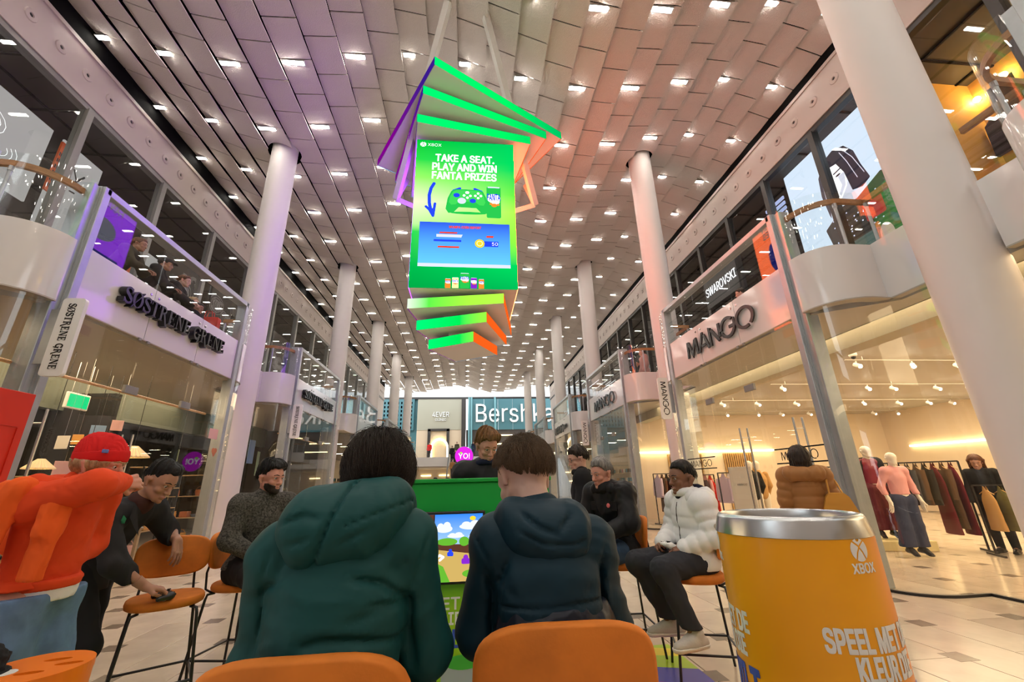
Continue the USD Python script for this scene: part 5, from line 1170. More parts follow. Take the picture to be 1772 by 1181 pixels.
def person(name, label, j, skin, hair, hy, hp=0, hroll=0, hs=1.0, fine=1.0, hands=(), face=True, hairfn=None, hcol=None, nohair=False, beard=False, group=None, cat='person', comb=700, combl=.035):
    """j: joints (pel, abd, chest, neck, head, hipL.., knee, ank, toe, sh, elb, wri for L and R). Returns the thing and its field parts."""
    t = thing(name, label, cat, tuple(np.r_[j['pel'][:2], j.get('floor', 0.0)]), 0, group); o = np.r_[j['pel'][:2], j.get('floor', 0.0)]
    L = lambda p: np.asarray(p, float) - o
    q = {k: L(v) for k, v in j.items() if k != 'floor'}
    fw = np.cross(q['hipR'] - q['hipL'], [0, 0, 1.0]); fw = -fw / np.linalg.norm(fw) * -1
    bk = np.cross([0, 0, 1.0], q['shR'] - q['shL']); bk /= np.linalg.norm(bk)
    sqz = (bk, .78)
    T_ = {'torso': [cap(q['hipL'], q['hipR'], .105, sq=None), cap(q['pel'], q['abd'], .125, .12, sqz), cap(q['abd'], q['chest'], .125, .14, sqz), cap(q['chest'], q['neck'], .125, .062, sqz), cap(q['shL'], q['shR'], .068)],
          'neck': [cap(q['neck'], q['head'] + rotm(hy, hp, hroll) @ A3(0, -.02, -.05) * hs, .058, .056)]}
    for s in 'LR':
        T_['arm' + s] = [cap(q['sh' + s], q['elb' + s], .056, .044), cap(q['elb' + s], q['wri' + s], .044, .028)]
        T_['leg' + s] = [cap(q['hip' + s], q['kne' + s], .092, .06), cap(q['kne' + s], q['ank' + s], .058, .04)]
        T_['foot' + s] = [cap(q['ank' + s], q['toe' + s], .04, .03)]
    R = rotm(hy, hp, hroll); Hh, Hd = head_prims(q['head'], R, hs)
    core = sum(T_.values(), [])
    meshes = [surface(lambda P: dist(P, core, .03, -.004), *extent(core), .016 * fine)]
    hk = T_['neck'] + Hh
    zc_ = q['neck'] + (q['head'] - q['neck']) * -.1
    nn = q['neck'] - q['head']; nn /= np.linalg.norm(nn)
    def hfn(P):
        d = dist(P, hk, .022); e = dist(P, Hd, .008) if face else dist(P, Hd[-2:], .01)
        hh = np.clip(.5 + .5 * (d - e) / .010, 0, 1); d = d + (e - d) * hh - .010 * hh * (1 - hh)
        if face:
            for sx in (-1, 1): # eye hollows
                c = q['head'] + R @ (A3(sx * .031, .089, .004) * hs); d = np.maximum(d, -(np.linalg.norm((P - c) @ np.diag([1, 1, 1.3]), axis=1) - .0112 * hs)) if fine < 1.5 else d
        return np.maximum(d, (P - zc_) @ nn)
    meshes.append(surface(hfn, *extent(hk + Hd, .01), .0048 * fine))
    for s, hd in hands:
        P0, F0 = hand_prims(L(hd['at']) if 'at' in hd else q['wri' + s], *[hd[k] for k in ('d', 'up', 'side')], **{k: v for k, v in hd.items() if k in ('curl', 'spread', 'thumb', 's')})
        fa = [cap(q['elb' + s] * .35 + q['wri' + s] * .65, q['wri' + s], .034, .027)] + P0
        def hn(P, fa=fa, F0=F0, e=q['elb' + s] * .3 + q['wri' + s] * .7, w=q['wri' + s]):
            d = dist(P, fa, .014); d2 = dist(P, F0, .002); hh = np.clip(.5 + .5 * (d - d2) / .006, 0, 1); d = d + (d2 - d) * hh - .006 * hh * (1 - hh)
            return np.maximum(d, (e - P) @ ((w - e) / np.linalg.norm(w - e)))
        meshes.append(surface(hn, *extent(fa + F0, .01), .0034 * max(1, fine)))
    body = obj('body', J(*meshes), SK[skin], t, smooth=True)
    if face:
        for sx in (-1, 1):
            c = q['head'] + R @ (A3(sx * .031, .081, .004) * hs)
            e = obj('eye', T(tm(trimesh.creation.icosphere(2, .0108 * hs)), c), M['eyewhite'], t, smooth=True)
            obj('iris', T(tm(trimesh.creation.icosphere(2, .0066 * hs)), c + R @ A3(0, .0052, -.001) * hs), M['iris'], e, smooth=True)
            w = lambda *p: q['head'] + R @ (np.array(p) * hs)
            obj('eyebrow', tube([w(sx * .013, .103, .026), w(sx * .03, .099, .031), w(sx * .05, .083, .026)], [.003 * hs, .0036 * hs, .002 * hs], 6), HR[hcol or hair], t, smooth=True)
        w = lambda *p: q['head'] + R @ (np.array(p) * hs)
        obj('lips', J(tube([w(-.022, .089, -.068), w(-.01, .101, -.0655), w(0, .103, -.067), w(.01, .101, -.0655), w(.022, .089, -.068)], [.0015, .0042, .004, .0042, .0015], 8), tube([w(-.02, .089, -.071), w(0, .1005, -.0765), w(.02, .089, -.071)], [.0015, .0052, .0015], 8)), M['lip'], t, smooth=True)
        if beard:
            bp = [cap(a, b, ra, rb, sq) for a, b, ra, rb, sq, _ in Hh[1:]] + [x for x in Hd if x[2] in (.017 * hs, .024 * hs)]
            def bf(P):
                Lc = (P - q['head']) @ R / hs; d = dist(P, bp, .024, .0045); d = np.maximum(d, (Lc[:, 2] + .036 + np.maximum(0, Lc[:, 1] - .05) * .55)); d = np.maximum(d, .010 - Lc[:, 1] - .0)
                return np.maximum(d, -(np.linalg.norm((Lc - [0, .10, -.068]) * [.6, 1, 1.3], axis=1) - .016))
            obj('beard', surface(bf, *extent(bp, .01), .0045), HR['dark'], t, smooth=True)
    if not nohair:
        hf = dict(hairfn or {}); hair_cap(t, q['head'], R, hs, hair, **hf, fine=fine)
        if comb: strands(t, q['head'], R, hs, hair, comb, rad=tuple(v + hf.get('th', .018) for v in (.082, .104, .093)), a=hf.get('a', .74), c0=hf.get('c0', 0) + .004, ln=combl, seed=len(label))
    return t, T_, q, R
def hair_cap(t, c, R, hs, col, th=.018, a=.74, c0=.002, rough=.006, top=.0, freq=26, back=None, side=0.0, fringe=None, fine=1.0, drop=None, seed=0, part=None, zmax=None):
    """hair: the skull grown by th and kept above the line z = a y + c0 (head frame); strands ruffle it"""
    w = lambda *p: c + R @ (np.array(p) * hs)
    pr = [cap(w(0, -.025, .034), w(0, .018, .038), .088 * hs, .079 * hs, (R[:, 0], .92))]
    if top: pr.append(cap(w(-.02, .03, .07 + top), w(.02, -.03, .085 + top), .055 * hs))
    if back: pr.append(cap(w(0, -.055, .0), w(0, -.045, back), .066 * hs, .05 * hs, (R[:, 0], 1.0)))
    if fringe: pr.append(cap(w(-.045, .075, .055 + fringe), w(.045, .07, .055 + fringe), .028 * hs))
    if drop: # long hair down the back and sides
        pr += [cap(w(0, -.06, .0), w(0, -.075, -drop), .085 * hs, .07 * hs), cap(w(-.07, -.01, .0), w(-.075, -.02, -drop), .035, .04), cap(w(.07, -.01, .0), w(.075, -.02, -drop), .035, .04)]
    def fn(P):
        Lc = (P - c) @ R / hs; d = dist(P, pr, .03, 0)
        az, el = np.arctan2(Lc[:, 0], -Lc[:, 1]), Lc[:, 2]
        cr = Lc - [0, -.03, .11]; az2 = np.arctan2(cr[:, 0], -cr[:, 1])
        Q = np.c_[np.cos(az2) * freq * .35, np.sin(az2) * freq * .35, np.linalg.norm(cr, axis=1) * 14]
        d = d + rough * (meshkit.fbm(Q, 3, seed) - .5) * 4 + rough * .8 * (meshkit.noise(np.c_[az2 * freq * 1.6, cr[:, 2] * 9, az2 * 0], seed + 3) - .5)
        sb = .022 * np.exp(-((Lc[:, 1] - .022) / .012) ** 2) * (np.abs(Lc[:, 0]) > .05)
        ln = a * Lc[:, 1] + c0 + side * np.abs(Lc[:, 0]) - sb + .016 * np.clip((Lc[:, 1] - .04) / .04, 0, 1) * np.clip((np.abs(Lc[:, 0]) - .025) / .03, 0, 1) + .014 * (meshkit.noise(np.c_[az2 * 14, az2 * 0, az2 * 0], seed + 5) - .5)
        d = d - th * np.clip((Lc[:, 2] - ln) / .05, .12, 1)
        if part is not None: d += .008 * np.exp(-((Lc[:, 0] - part) / .006) ** 2) * (Lc[:, 2] > .06)
        if not drop: d = np.maximum(d, (ln - Lc[:, 2]) * .8)
        else: d = np.maximum(d, np.maximum((.62 * Lc[:, 1] - .0 - Lc[:, 2]) * .8, Lc[:, 1] * 0 - 1) * (Lc[:, 1] > -.01) + (Lc[:, 1] <= -.01) * -1)
        if zmax is not None: d = np.maximum(d, Lc[:, 2] - zmax)
        return d
    return obj('hair', surface(fn, *extent(pr, .05), .0055 * fine), HR[col], t, smooth=True)
def strands(t, c, R, hs, colr, n=2600, rad=(.107, .118, .112), a=.74, c0=.0, ln=.06, w=.0011, seed=1):
    """single hairs combed from the crown over the head as curves"""
    r = np.random.default_rng(seed); P, cnt = [], []
    while len(cnt) < n:
        d = r.normal(size=3); d /= np.linalg.norm(d); p = d * rad * r.uniform(.97, 1.04) + A3(0, -.012, .028)
        if p[2] < a * p[1] + c0 + .006 + .65 * ln: continue
        q = [p]; step = ln / 6
        for i in range(6):
            nrm = (q[-1] - [0, -.012, .028]) / np.square(rad); nrm /= np.linalg.norm(nrm)
            cr = q[-1] - [0, -.03, .16]; v = cr - nrm * (cr @ nrm) + r.normal(size=3) * .012; v /= np.linalg.norm(v)
            q.append(q[-1] + v * step + nrm * (.0012 if i < 3 else -.0006))
        P += q; cnt.append(7)
    P = c + (np.array(P) * hs) @ R.T
    b = UsdGeom.BasisCurves.Define(stage, path(t, 'hair_strands'))
    b.CreateTypeAttr('linear'); b.CreateCurveVertexCountsAttr(Vt.IntArray(cnt)); b.CreatePointsAttr(Vt.Vec3fArray.FromNumpy(P.astype(np.float32)))
    b.CreateWidthsAttr(Vt.FloatArray.FromNumpy(np.tile(np.array([1, 1, 1, .9, .8, .6, .3], np.float32) * w, len(cnt)))); b.SetWidthsInterpolation('vertex')
    UsdShade.MaterialBindingAPI.Apply(b.GetPrim()).Bind(HR[colr]); tag(b.GetPrim(), kind='stuff')
def sole_shoe(t, ank, toe, m, m2=None, s=1.0, name='shoe'):
    a, b = np.asarray(ank, float), np.asarray(toe, float); d = b - a; d[2] = 0; d /= np.linalg.norm(d); z = A3(0, 0, 1.0)
    heel = a - d * .05 - z * .045; tip = b + d * .015 - z * .01
    pr = [cap(a + z * .01, a - z * .03, .047 * s, .045 * s), cap(heel, a - z * .04 + d * .06, .038 * s, .042 * s), cap(a - z * .035 + d * .05, tip, .045 * s, .034 * s)]
    zf = min(heel[2], tip[2]) - .022
    o_ = obj(name, surface(lambda P: np.maximum(dist(P, pr, .02), zf + .018 - P[:, 2]), *extent(pr, .01), .008), m, t, smooth=True)
    obj('sole', surface(lambda P: np.maximum(np.maximum(dist(P, pr, .02, .006), P[:, 2] - zf - .026), zf - P[:, 2]), *extent(pr, .02), .007), m2 or m, o_, smooth=40)
    return o_
def offs(j, dx=0, dy=0, dz=0):
    return {k: (np.asarray(v, float) + [dx, dy, dz] if k != 'floor' else v) for k, v in j.items()}
def turn(j, rz, at):
    c, s = math.cos(rz), math.sin(rz); out = {}
    for k, v in j.items():
        if k == 'floor': out[k] = v; continue
        v = np.asarray(v, float); out[k] = A3(c * v[0] - s * v[1] + at[0], s * v[0] + c * v[1] + at[1], v[2] + (at[2] if len(at) > 2 else 0))
    return out
def SIT(**kw): # facing +y, on a 0.68 m seat, feet on the rail
    j = dict(pel=(0, 0, .775), abd=(0, -.02, .93), chest=(0, .02, 1.13), neck=(0, .055, 1.285), head=(0, .10, 1.40), hipL=(-.09, 0, .765), hipR=(.09, 0, .765), kneL=(-.13, .42, .745), kneR=(.13, .42, .745), ankL=(-.12, .34, .325), ankR=(.12, .34, .325), toeL=(-.13, .50, .275), toeR=(.13, .50, .275),
             shL=(-.175, .035, 1.235), shR=(.175, .035, 1.235), elbL=(-.25, .06, .98), elbR=(.25, .06, .98), wriL=(-.07, .30, .90), wriR=(.07, .30, .90))
    j.update(kw); return j
def STAND(h=1.72, **kw):
    k = h / 1.72
    j = dict(pel=(0, 0, .93), abd=(0, -.005, 1.08), chest=(0, .0, 1.27), neck=(0, .01, 1.44), head=(0, .035, 1.60), hipL=(-.09, 0, .90), hipR=(.09, 0, .90), kneL=(-.10, .02, .48), kneR=(.10, .02, .48), ankL=(-.10, -.03, .085), ankR=(.10, -.03, .085), toeL=(-.12, .12, .04), toeR=(.12, .12, .04),
             shL=(-.175, 0, 1.39), shR=(.175, 0, 1.39), elbL=(-.235, .0, 1.12), elbR=(.235, .0, 1.12), wriL=(-.22, .12, .90), wriR=(.22, .12, .90))
    j = {a: tuple(np.array(b) * k) for a, b in j.items()}; j.update(kw); return j
def cmat(name, col, rough=.85, sheen=.0, bump=(350, .25, .0015), **k): return mat('wear_' + name, col, rough, sheen=sheen * .35, bump=bump, spec=.22, **k)
def arms(T_, s='LR', a=0, b=0): return sum([T_['arm' + x] for x in s], [])
def legs(T_): return T_['torso'][:1] + T_['legL'] + T_['legR']

def crease(pts, w, dp):
    """a sharp pulled fold: groove along a line in the back view (x, z), on the back half only"""
    pts = np.asarray(pts, float)
    def fn(P):
        q = P[:, [0, 2]]; m = np.full(len(q), 9.0)
        for a, b in zip(pts[:-1], pts[1:]):
            ab = b - a; t = np.clip((q - a) @ ab / (ab @ ab), 0, 1); m = np.minimum(m, np.linalg.norm(q - a - t[:, None] * ab, axis=1))
        e = np.minimum(np.linalg.norm(q - pts[0], axis=1), np.linalg.norm(q - pts[-1], axis=1)) / .03
        return m, (P[:, 1] < .03) * np.clip(e + .15, 0, 1)
    return fn, w, dp
# ---------------------------------------------------------------- the two players seen from behind
W_ = dict(green=cmat('bottle_green', (.006, .060, .062), .6, .06, (60, .10, .003)), navy=cmat('navy_teal', (.004, .026, .044), .58, .06, (60, .10, .003)), navylow=cmat('navy_shell', (.012, .016, .028), .38, .1, (60, .15, .003)),
          coral=cmat('coral_fleece', (.72, .070, .018), .9, .35), coral2=cmat('orange_knit', (.80, .115, .018), .9, .35), red=cmat('red_rib', (.62, .018, .018), .9, .3), tee=cmat('white_tee', (.72, .72, .74), .85), jean=cmat('light_denim', (.13, .23, .40), .85, .1, (300, .3, .001), var=(9, .25)),
          suit=cmat('charcoal_wool', (.022, .022, .024), .85, .3), blackt=cmat('black_trouser', (.010, .010, .011), .8, .1), tee2=cmat('maroon_tee', (.06, .025, .022), .85),
          knit=mat('wear_marled_knit', (.115, .11, .095), .95, sheen=.25, var=(75, .8, (.016, .017, .016)), bump=(80, .9, .006)), blackj=cmat('black_shell', (.012, .013, .016), .5, .2), puffw=cmat('white_puffer', (.80, .81, .82), .42, .1, (30, .08, .003)), djean=cmat('dark_denim', (.030, .032, .040), .85, .1), bjean=cmat('mid_denim', (.05, .10, .19), .85, .1, var=(12, .3)),
          puffb=cmat('tan_puffer', (.34, .16, .055), .5, .15, (30, .08, .003)), olive=cmat('olive_cloth', (.045, .042, .022), .9), dark=cmat('dark_cloth', (.016, .016, .018), .9), sneak=cmat('pale_sneaker', (.48, .45, .41), .6, 0, (60, .3, .004)), sole=cmat('sole_white', (.68, .66, .60), .7, 0), leather=cmat('black_leather', (.014, .012, .012), .35, 0), lblue=cmat('light_blue_cloth', (.36, .46, .54), .85), pinkc=cmat('pink_coat', (.52, .30, .28), .9), navyc=cmat('navy_cloth', (.012, .016, .04), .8), bluegrey=cmat('steel_blue', (.05, .065, .10), .7))
def up_groove(x, zlo, zhi, tilt=0, ylim=None, z0=1.1):
    return (lambda P: (P[:, 0] - x - tilt * (P[:, 2] - z0), ((P[:, 2] > zlo) & (P[:, 2] < zhi) & ((P[:, 1] < ylim) if ylim is not None else True)).astype(float)))
def seated_player(lab, skin, hair, j, jm, hy, hp, hr, hf, seedv, hood, trou):
    h = [dict(d=(.2, .95, .1), up=(.4, 0, .9), side=-1, curl=.9, thumb=.7), dict(d=(-.2, .95, .1), up=(-.4, 0, .9), side=1, curl=.9, thumb=.7)]
    t, T_, q, R = person('person', lab, j, skin, hair, hy, hp, hr, hs=.97, comb=0, hairfn=hf, hands=[('L', h[0]), ('R', h[1])])
    obj('trousers', cloth_mesh(legs(T_), .014, .03, .016, .008, 8, seed=2), W_[trou], t, smooth=True)
    for s in 'LR': sole_shoe(t, q['ank' + s], q['toe' + s], W_['leather'])
    return t, T_, q, R
j1 = dict(pel=(-0.310, 1.190, 0.775), abd=(-0.310, 1.160, 0.930), chest=(-0.305, 1.185, 1.095), neck=(-0.282, 1.235, 1.255), head=(-0.258, 1.305, 1.372), hipL=(-0.400, 1.200, 0.765), hipR=(-0.220, 1.200, 0.765), kneL=(-0.440, 1.620, 0.745), kneR=(-0.180, 1.620, 0.745), ankL=(-0.430, 1.550, 0.325), ankR=(-0.190, 1.550, 0.325), toeL=(-0.440, 1.710, 0.275), toeR=(-0.180, 1.710, 0.275),
          shL=(-0.445, 1.200, 1.195), shR=(-0.170, 1.220, 1.205), elbL=(-0.485, 1.230, 0.960), elbR=(-0.108, 1.280, 0.955), wriL=(-0.370, 1.490, 0.900), wriR=(-0.240, 1.510, 0.900))
t, T_, q, R = seated_player('person from behind in a dark green hooded parka with dark hair, seated at the kiosk', 'fair', 'dark', j1, None, .06, .50, -.05, dict(a=.42, c0=-.050, th=.012, rough=.006, freq=30, part=.01), 1, None, 'djean')
o1 = A3(-.30, 1.12, 0); H1 = A3(.02, -.005, .0); gv = lambda x, y, z: A3(x, y, z) - o1
hood1 = [cap(gv(-.350, 1.12, 1.30), gv(-.19, 1.13, 1.315), .046, .044), cap(gv(-.365, 1.065, 1.272), gv(-.215, 1.07, 1.285), .056, .052), cap(gv(-.352, 1.052, 1.232), gv(-.255, 1.056, 1.238), .048, .044), cap(gv(-.352, 1.2, 1.275), gv(-.31, 1.27, 1.22), .036), cap(gv(-.185, 1.2, 1.285), gv(-.22, 1.28, 1.22), .036)]
X1 = .31
cr1 = [crease([(x + X1, z) for x, z in p], w, d) for p, w, d in (([(-.262, 1.158), (-.195, 1.138), (-.140, 1.092)], .007, .016), ([(-.225, 1.103), (-.132, 1.088)], .006, .012), ([(-.478, 1.115), (-.449, 1.142), (-.42, 1.148)], .007, .015), ([(-.352, 1.034), (-.301, 1.046), (-.241, 1.040), (-.144, 1.016)], .008, .014), ([(-.146, 1.111), (-.137, 1.066), (-.140, 1.014), (-.125, .94)], .009, .022), ([(-.096, 1.24), (-.115, 1.172), (-.135, 1.10)], .004, .008), ([(-.448, 1.22), (-.462, 1.159), (-.465, 1.105), (-.468, 1.03)], .004, .008), ([(-.268, 1.074), (-.18, 1.085)], .010, .008), ([(-.142, 1.20), (-.154, 1.15)], .007, .006), ([(-.165, 1.205), (-.18, 1.16)], .007, .005), ([(-.42, 1.20), (-.43, 1.16)], .008, .006), ([(-.30, .99), (-.20, 1.0)], .010, .008))]
obj('parka', cloth_mesh(T_['torso'] + arms(T_), .0075, .022, .021, .010, 6.0, seed=4, cut=[((0, 0, .80), (0, 0, -1))], groove=cr1, st=(.8, .8, 1.15)), W_['green'], t, smooth=True)
hd = obj('hood', cloth_mesh(hood1, .0065, .06, .010, .008, 9, seed=7, groove=[(lambda P: (P[:, 0] + .005 - .35 * (P[:, 2] - 1.27), (P[:, 1] < -.02).astype(float)), .005, .012), (lambda P: (P[:, 2] - (1.255 + .35 * P[:, 0]), ((P[:, 0] > .03) & (P[:, 1] < 0)).astype(float)), .004, .007), crease([(-.12, 1.27), (-.06, 1.29), (-.02, 1.28)], .007, .010), crease([(-.10, 1.225), (-.03, 1.245)], .007, .008), crease([(.02, 1.225), (.09, 1.26)], .006, .008)]), W_['green'], t, smooth=True)
obj('cuff', J(*[tube([q['wri' + s] + (q['elb' + s] - q['wri' + s]) * a for a in (.22, .06)], .05, 16) for s in 'LR']), W_['green'], t, smooth=True)
strands(t, q['head'], R, 1.0, 'dark', 5200, rad=(.097, .117, .108), a=.42, c0=-.040, ln=.07, seed=3)

j2 = dict(pel=(0.240, 1.320, 0.775), abd=(0.235, 1.290, 0.930), chest=(0.225, 1.305, 1.085), neck=(0.207, 1.355, 1.245), head=(0.180, 1.425, 1.362), hipL=(0.150, 1.330, 0.765), hipR=(0.330, 1.330, 0.765), kneL=(0.110, 1.750, 0.745), kneR=(0.370, 1.750, 0.745), ankL=(0.120, 1.680, 0.325), ankR=(0.360, 1.680, 0.325), toeL=(0.110, 1.840, 0.275), toeR=(0.370, 1.840, 0.275),
          shL=(0.095, 1.325, 1.185), shR=(0.348, 1.325, 1.165), elbL=(0.040, 1.370, 0.960), elbR=(0.405, 1.360, 0.945), wriL=(0.155, 1.610, 0.900), wriR=(0.290, 1.620, 0.900))
t, T_, q, R = seated_player('person from behind in a navy hooded jacket with short brown hair, seated at the kiosk', 'pale', 'fairbrown', j2, None, .42, .50, .10, dict(a=.74, c0=.022, th=.011, rough=.006, freq=34), 2, None, 'bluegrey')
o2 = A3(.24, 1.23, 0); gv = lambda x, y, z: A3(x, y, z) - o2
hood2 = [cap(gv(.135, 1.20, 1.252), gv(.285, 1.20, 1.24), .042, .042), cap(gv(.155, 1.16, 1.235), gv(.285, 1.16, 1.22), .044, .044), cap(gv(.185, 1.15, 1.195), gv(.262, 1.15, 1.19), .036, .036), cap(gv(.138, 1.24, 1.24), gv(.135, 1.31, 1.20), .034), cap(gv(.285, 1.24, 1.23), gv(.28, 1.31, 1.19), .034)]
X2 = -.24
cr2 = [crease([(x + X2, z) for x, z in p], w, d) for p, w, d in (([(.052, 1.12), (.070, 1.065), (.064, 1.0), (.07, .95)], .009, .022), ([(.112, 1.165), (.093, 1.114), (.074, 1.085)], .008, .012), ([(.368, 1.14), (.365, 1.063), (.378, .98)], .009, .022), ([(.016, 1.221), (.055, 1.15)], .004, .007), ([(.075, 1.047), (.216, 1.051), (.365, 1.054)], .004, .010), ([(.385, 1.19), (.362, 1.12)], .005, .008), ([(.1, 1.10), (.13, 1.06)], .010, .008), ([(.33, 1.10), (.30, 1.06)], .010, .006))]
jk = obj('jacket', cloth_mesh(T_['torso'] + arms(T_), .0075, .022, .019, .010, 6.0, seed=14, cut=[((0, 0, .80), (0, 0, -1))], groove=cr2, st=(.8, .8, 1.1)), W_['navy'], t, smooth=True)
low = [cap(q['pel'], q['abd'] + A3(0, .0, .035), .137, .134, ((0, 1, 0), .80))]
obj('jacket_skirt', cloth_mesh(low, .0075, .03, .026, .014, 11, seed=21, st=(1.3, 1.3, .3), cut=[((0, 0, .79), (0, 0, -1)), ((0, 0, 1.046), (-.02, 0, 1))]), W_['navylow'], jk, smooth=True)
obj('hood', cloth_mesh(hood2, .0065, .055, .010, .010, 9, seed=17, st=(1, 1, .6), groove=[crease([(-.10, 1.275), (-.05, 1.235), (.0, 1.215)], .007, .012), crease([(.05, 1.27), (.0, 1.22)], .007, .010), crease([(-.11, 1.23), (-.04, 1.195), (.04, 1.19), (.08, 1.20)], .005, .010)]), W_['navy'], t, smooth=True)
ring = [gv(.207 + .072 * math.cos(a), 1.262 + .066 * math.sin(a), 1.262 - .012 * math.sin(a)) for a in np.linspace(0, 2 * pi, 22)[:-1]]
obj('shirt_collar', tube(ring, .022, 10, closed=True), W_['lblue'], t, smooth=True)
strands(t, q['head'], R, 1.0, 'fairbrown', 4800, rad=(.095, .116, .107), a=.74, c0=.034, ln=.034, seed=5)

# ---------------------------------------------------------------- man in the red beanie, arm across his face
j3 = dict(pel=(-2.02, 2.42, .93), abd=(-2.00, 2.42, 1.06), chest=(-1.985, 2.41, 1.22), neck=(-1.955, 2.43, 1.385), head=(-1.895, 2.44, 1.485), hipL=(-2.02, 2.51, .90), hipR=(-2.02, 2.33, .90), kneL=(-1.97, 2.55, .48), kneR=(-1.98, 2.30, .48), ankL=(-2.02, 2.55, .085), ankR=(-2.04, 2.29, .085), toeL=(-1.88, 2.58, .04), toeR=(-1.90, 2.27, .04),
          shL=(-1.96, 2.575, 1.325), shR=(-1.985, 2.255, 1.315), elbR=(-1.735, 2.25, 1.39), wriR=(-1.80, 2.47, 1.40), elbL=(-1.99, 2.64, 1.10), wriL=(-1.94, 2.47, 1.06))
t, T_, q, R = person('person', 'man in a red beanie and orange hoodie covering his face with his arm, near left', j3, 'ruddy', 'blond', -1.45, .12, hairfn=dict(a=.42, c0=-.05, th=.012, rough=.008, freq=24, zmax=.028), hands=[('R', dict(d=(.35, .9, .1), up=(.9, -.3, .3), side=1, curl=.9))], hcol='blond', comb=0)
o3 = A3(-2.02, 2.42, 0); gv = lambda x, y, z: A3(x, y, z) - o3
obj('hoodie', cloth_mesh(T_['torso'] + arms(T_), .009, .022, .024, .007, 14, seed=31, cut=[(gv(-2.02, 2.42, .955), (0, 0, -1))], st=(1, 1, .9)), W_['coral'], t, smooth=True)
obj('hem_band', cloth_mesh([cap(gv(-2.02, 2.42, .93), gv(-2.01, 2.42, .99), .133, .133)], .010, .02, .025, .004, 14, seed=3, cut=[(gv(0, 0, .985), (0, 0, 1)), (gv(0, 0, .94), (0, 0, -1))]), W_['coral'], t, smooth=True)
obj('tee_shirt', cloth_mesh([cap(gv(-2.02, 2.42, .90), gv(-2.01, 2.42, .99), .135, .13)], .010, .02, .018, .010, 12, seed=5, cut=[(gv(0, 0, .96), (0, 0, 1)), (gv(-2.02, 2.42, .885), (.05, 0, -1))]), W_['tee'], t, smooth=True)
baggy = [cap(q['hipL'], q['kneL'], .105, .088), cap(q['hipR'], q['kneR'], .108, .09), cap(q['kneL'], q['ankL'], .085, .08), cap(q['kneR'], q['ankR'], .087, .08), cap(q['hipL'], q['hipR'], .118)]
obj('jeans', cloth_mesh(baggy, .011, .04, .012, .014, 6, seed=33, cut=[(gv(0, 0, .93), (0, 0, 1))]), W_['jean'], t, smooth=True)
for s in 'LR': sole_shoe(t, q['ank' + s], q['toe' + s], W_['sneak'], W_['sole'])
hoodp = [cap(gv(-2.06, 2.33, 1.375), gv(-2.07, 2.48, 1.38), .055), cap(gv(-2.02, 2.30, 1.40), gv(-1.92, 2.30, 1.375), .035), cap(gv(-2.02, 2.53, 1.40), gv(-1.92, 2.55, 1.375), .035)]
obj('hood', cloth_mesh(hoodp, .009, .04, .01, .012, 9, seed=36), W_['coral'], t, smooth=True)
ds = obj('draped_sweater', cloth_mesh([cap(gv(-2.085, 2.24, 1.36), gv(-2.10, 2.44, 1.37), .045), cap(gv(-2.09, 2.235, 1.34), gv(-2.17, 2.215, 1.13), .055, .075, ((.25, 1, 0), .4)), cap(gv(-2.08, 2.45, 1.34), gv(-2.16, 2.44, 1.12), .05, .06)], .009, .03, .008, .014, 14, seed=37, cut=[(gv(-2.17, 2.2, 1.10), (-.5, 0, -1))], st=(1.2, 1.2, .4)), W_['coral2'], t, smooth=True)
obj('sweater_sleeve', cloth_mesh([cap(gv(-2.00, 2.195, 1.375), gv(-2.035, 2.185, 1.27), .05, .048), cap(gv(-2.035, 2.185, 1.27), gv(-2.085, 2.175, 1.00), .048, .058, ((.2, 1, 0), .42))], .008, .03, .004, .012, 16, seed=38, cut=[(gv(-2.085, 2.175, 1.0), (-.25, 0, -1))], st=(1.3, 1.3, .4)), W_['coral2'], ds, smooth=True)
obj('sweater_sleeve', cloth_mesh([cap(gv(-1.87, 2.24, 1.34), gv(-1.86, 2.22, 1.20), .045, .045), cap(gv(-1.86, 2.22, 1.20), gv(-1.875, 2.22, 1.00), .045, .052, ((.2, 1, 0), .42))], .008, .03, .004, .012, 16, seed=39, cut=[(gv(-1.875, 2.22, 1.0), (0, 0, -1))], st=(1.3, 1.3, .4)), W_['coral2'], ds, smooth=True)
hw = lambda *p: q['head'] + R @ A3(*p)
bp = [cap(hw(0, -.025, .05), hw(0, .018, .055), .092, .082, (R[:, 0], .93)), cap(hw(0, -.045, .105), hw(0, -.01, .11), .058, .052)]
bn = obj('beanie', surface(lambda P: np.maximum(dist(P, bp, .05, .004) + .0025 * np.sin(np.arctan2((P - q['head']) @ R[:, 0], -((P - q['head']) @ R[:, 1]) - .0) * 60), -((P - hw(0, 0, .025)) @ (R @ A3(0, -.12, 1)))), *extent(bp, .03), .006), W_['red'], t, smooth=True)
obj('folded_cuff', surface(lambda P: np.maximum(np.maximum(dist(P, bp[:1], .02, .008), -((P - hw(0, 0, .018)) @ (R @ A3(0, -.12, 1)))), (P - hw(0, 0, .072)) @ (R @ A3(0, -.18, 1))), *extent(bp, .04), .006), W_['red'], bn, smooth=True)
obj('label', T(bbox((0, 0, 0), (.012, .03, .018), .002), hw(.094, .055, .075)), mat('tag_blue', (.12, .18, .5), .6), bn)

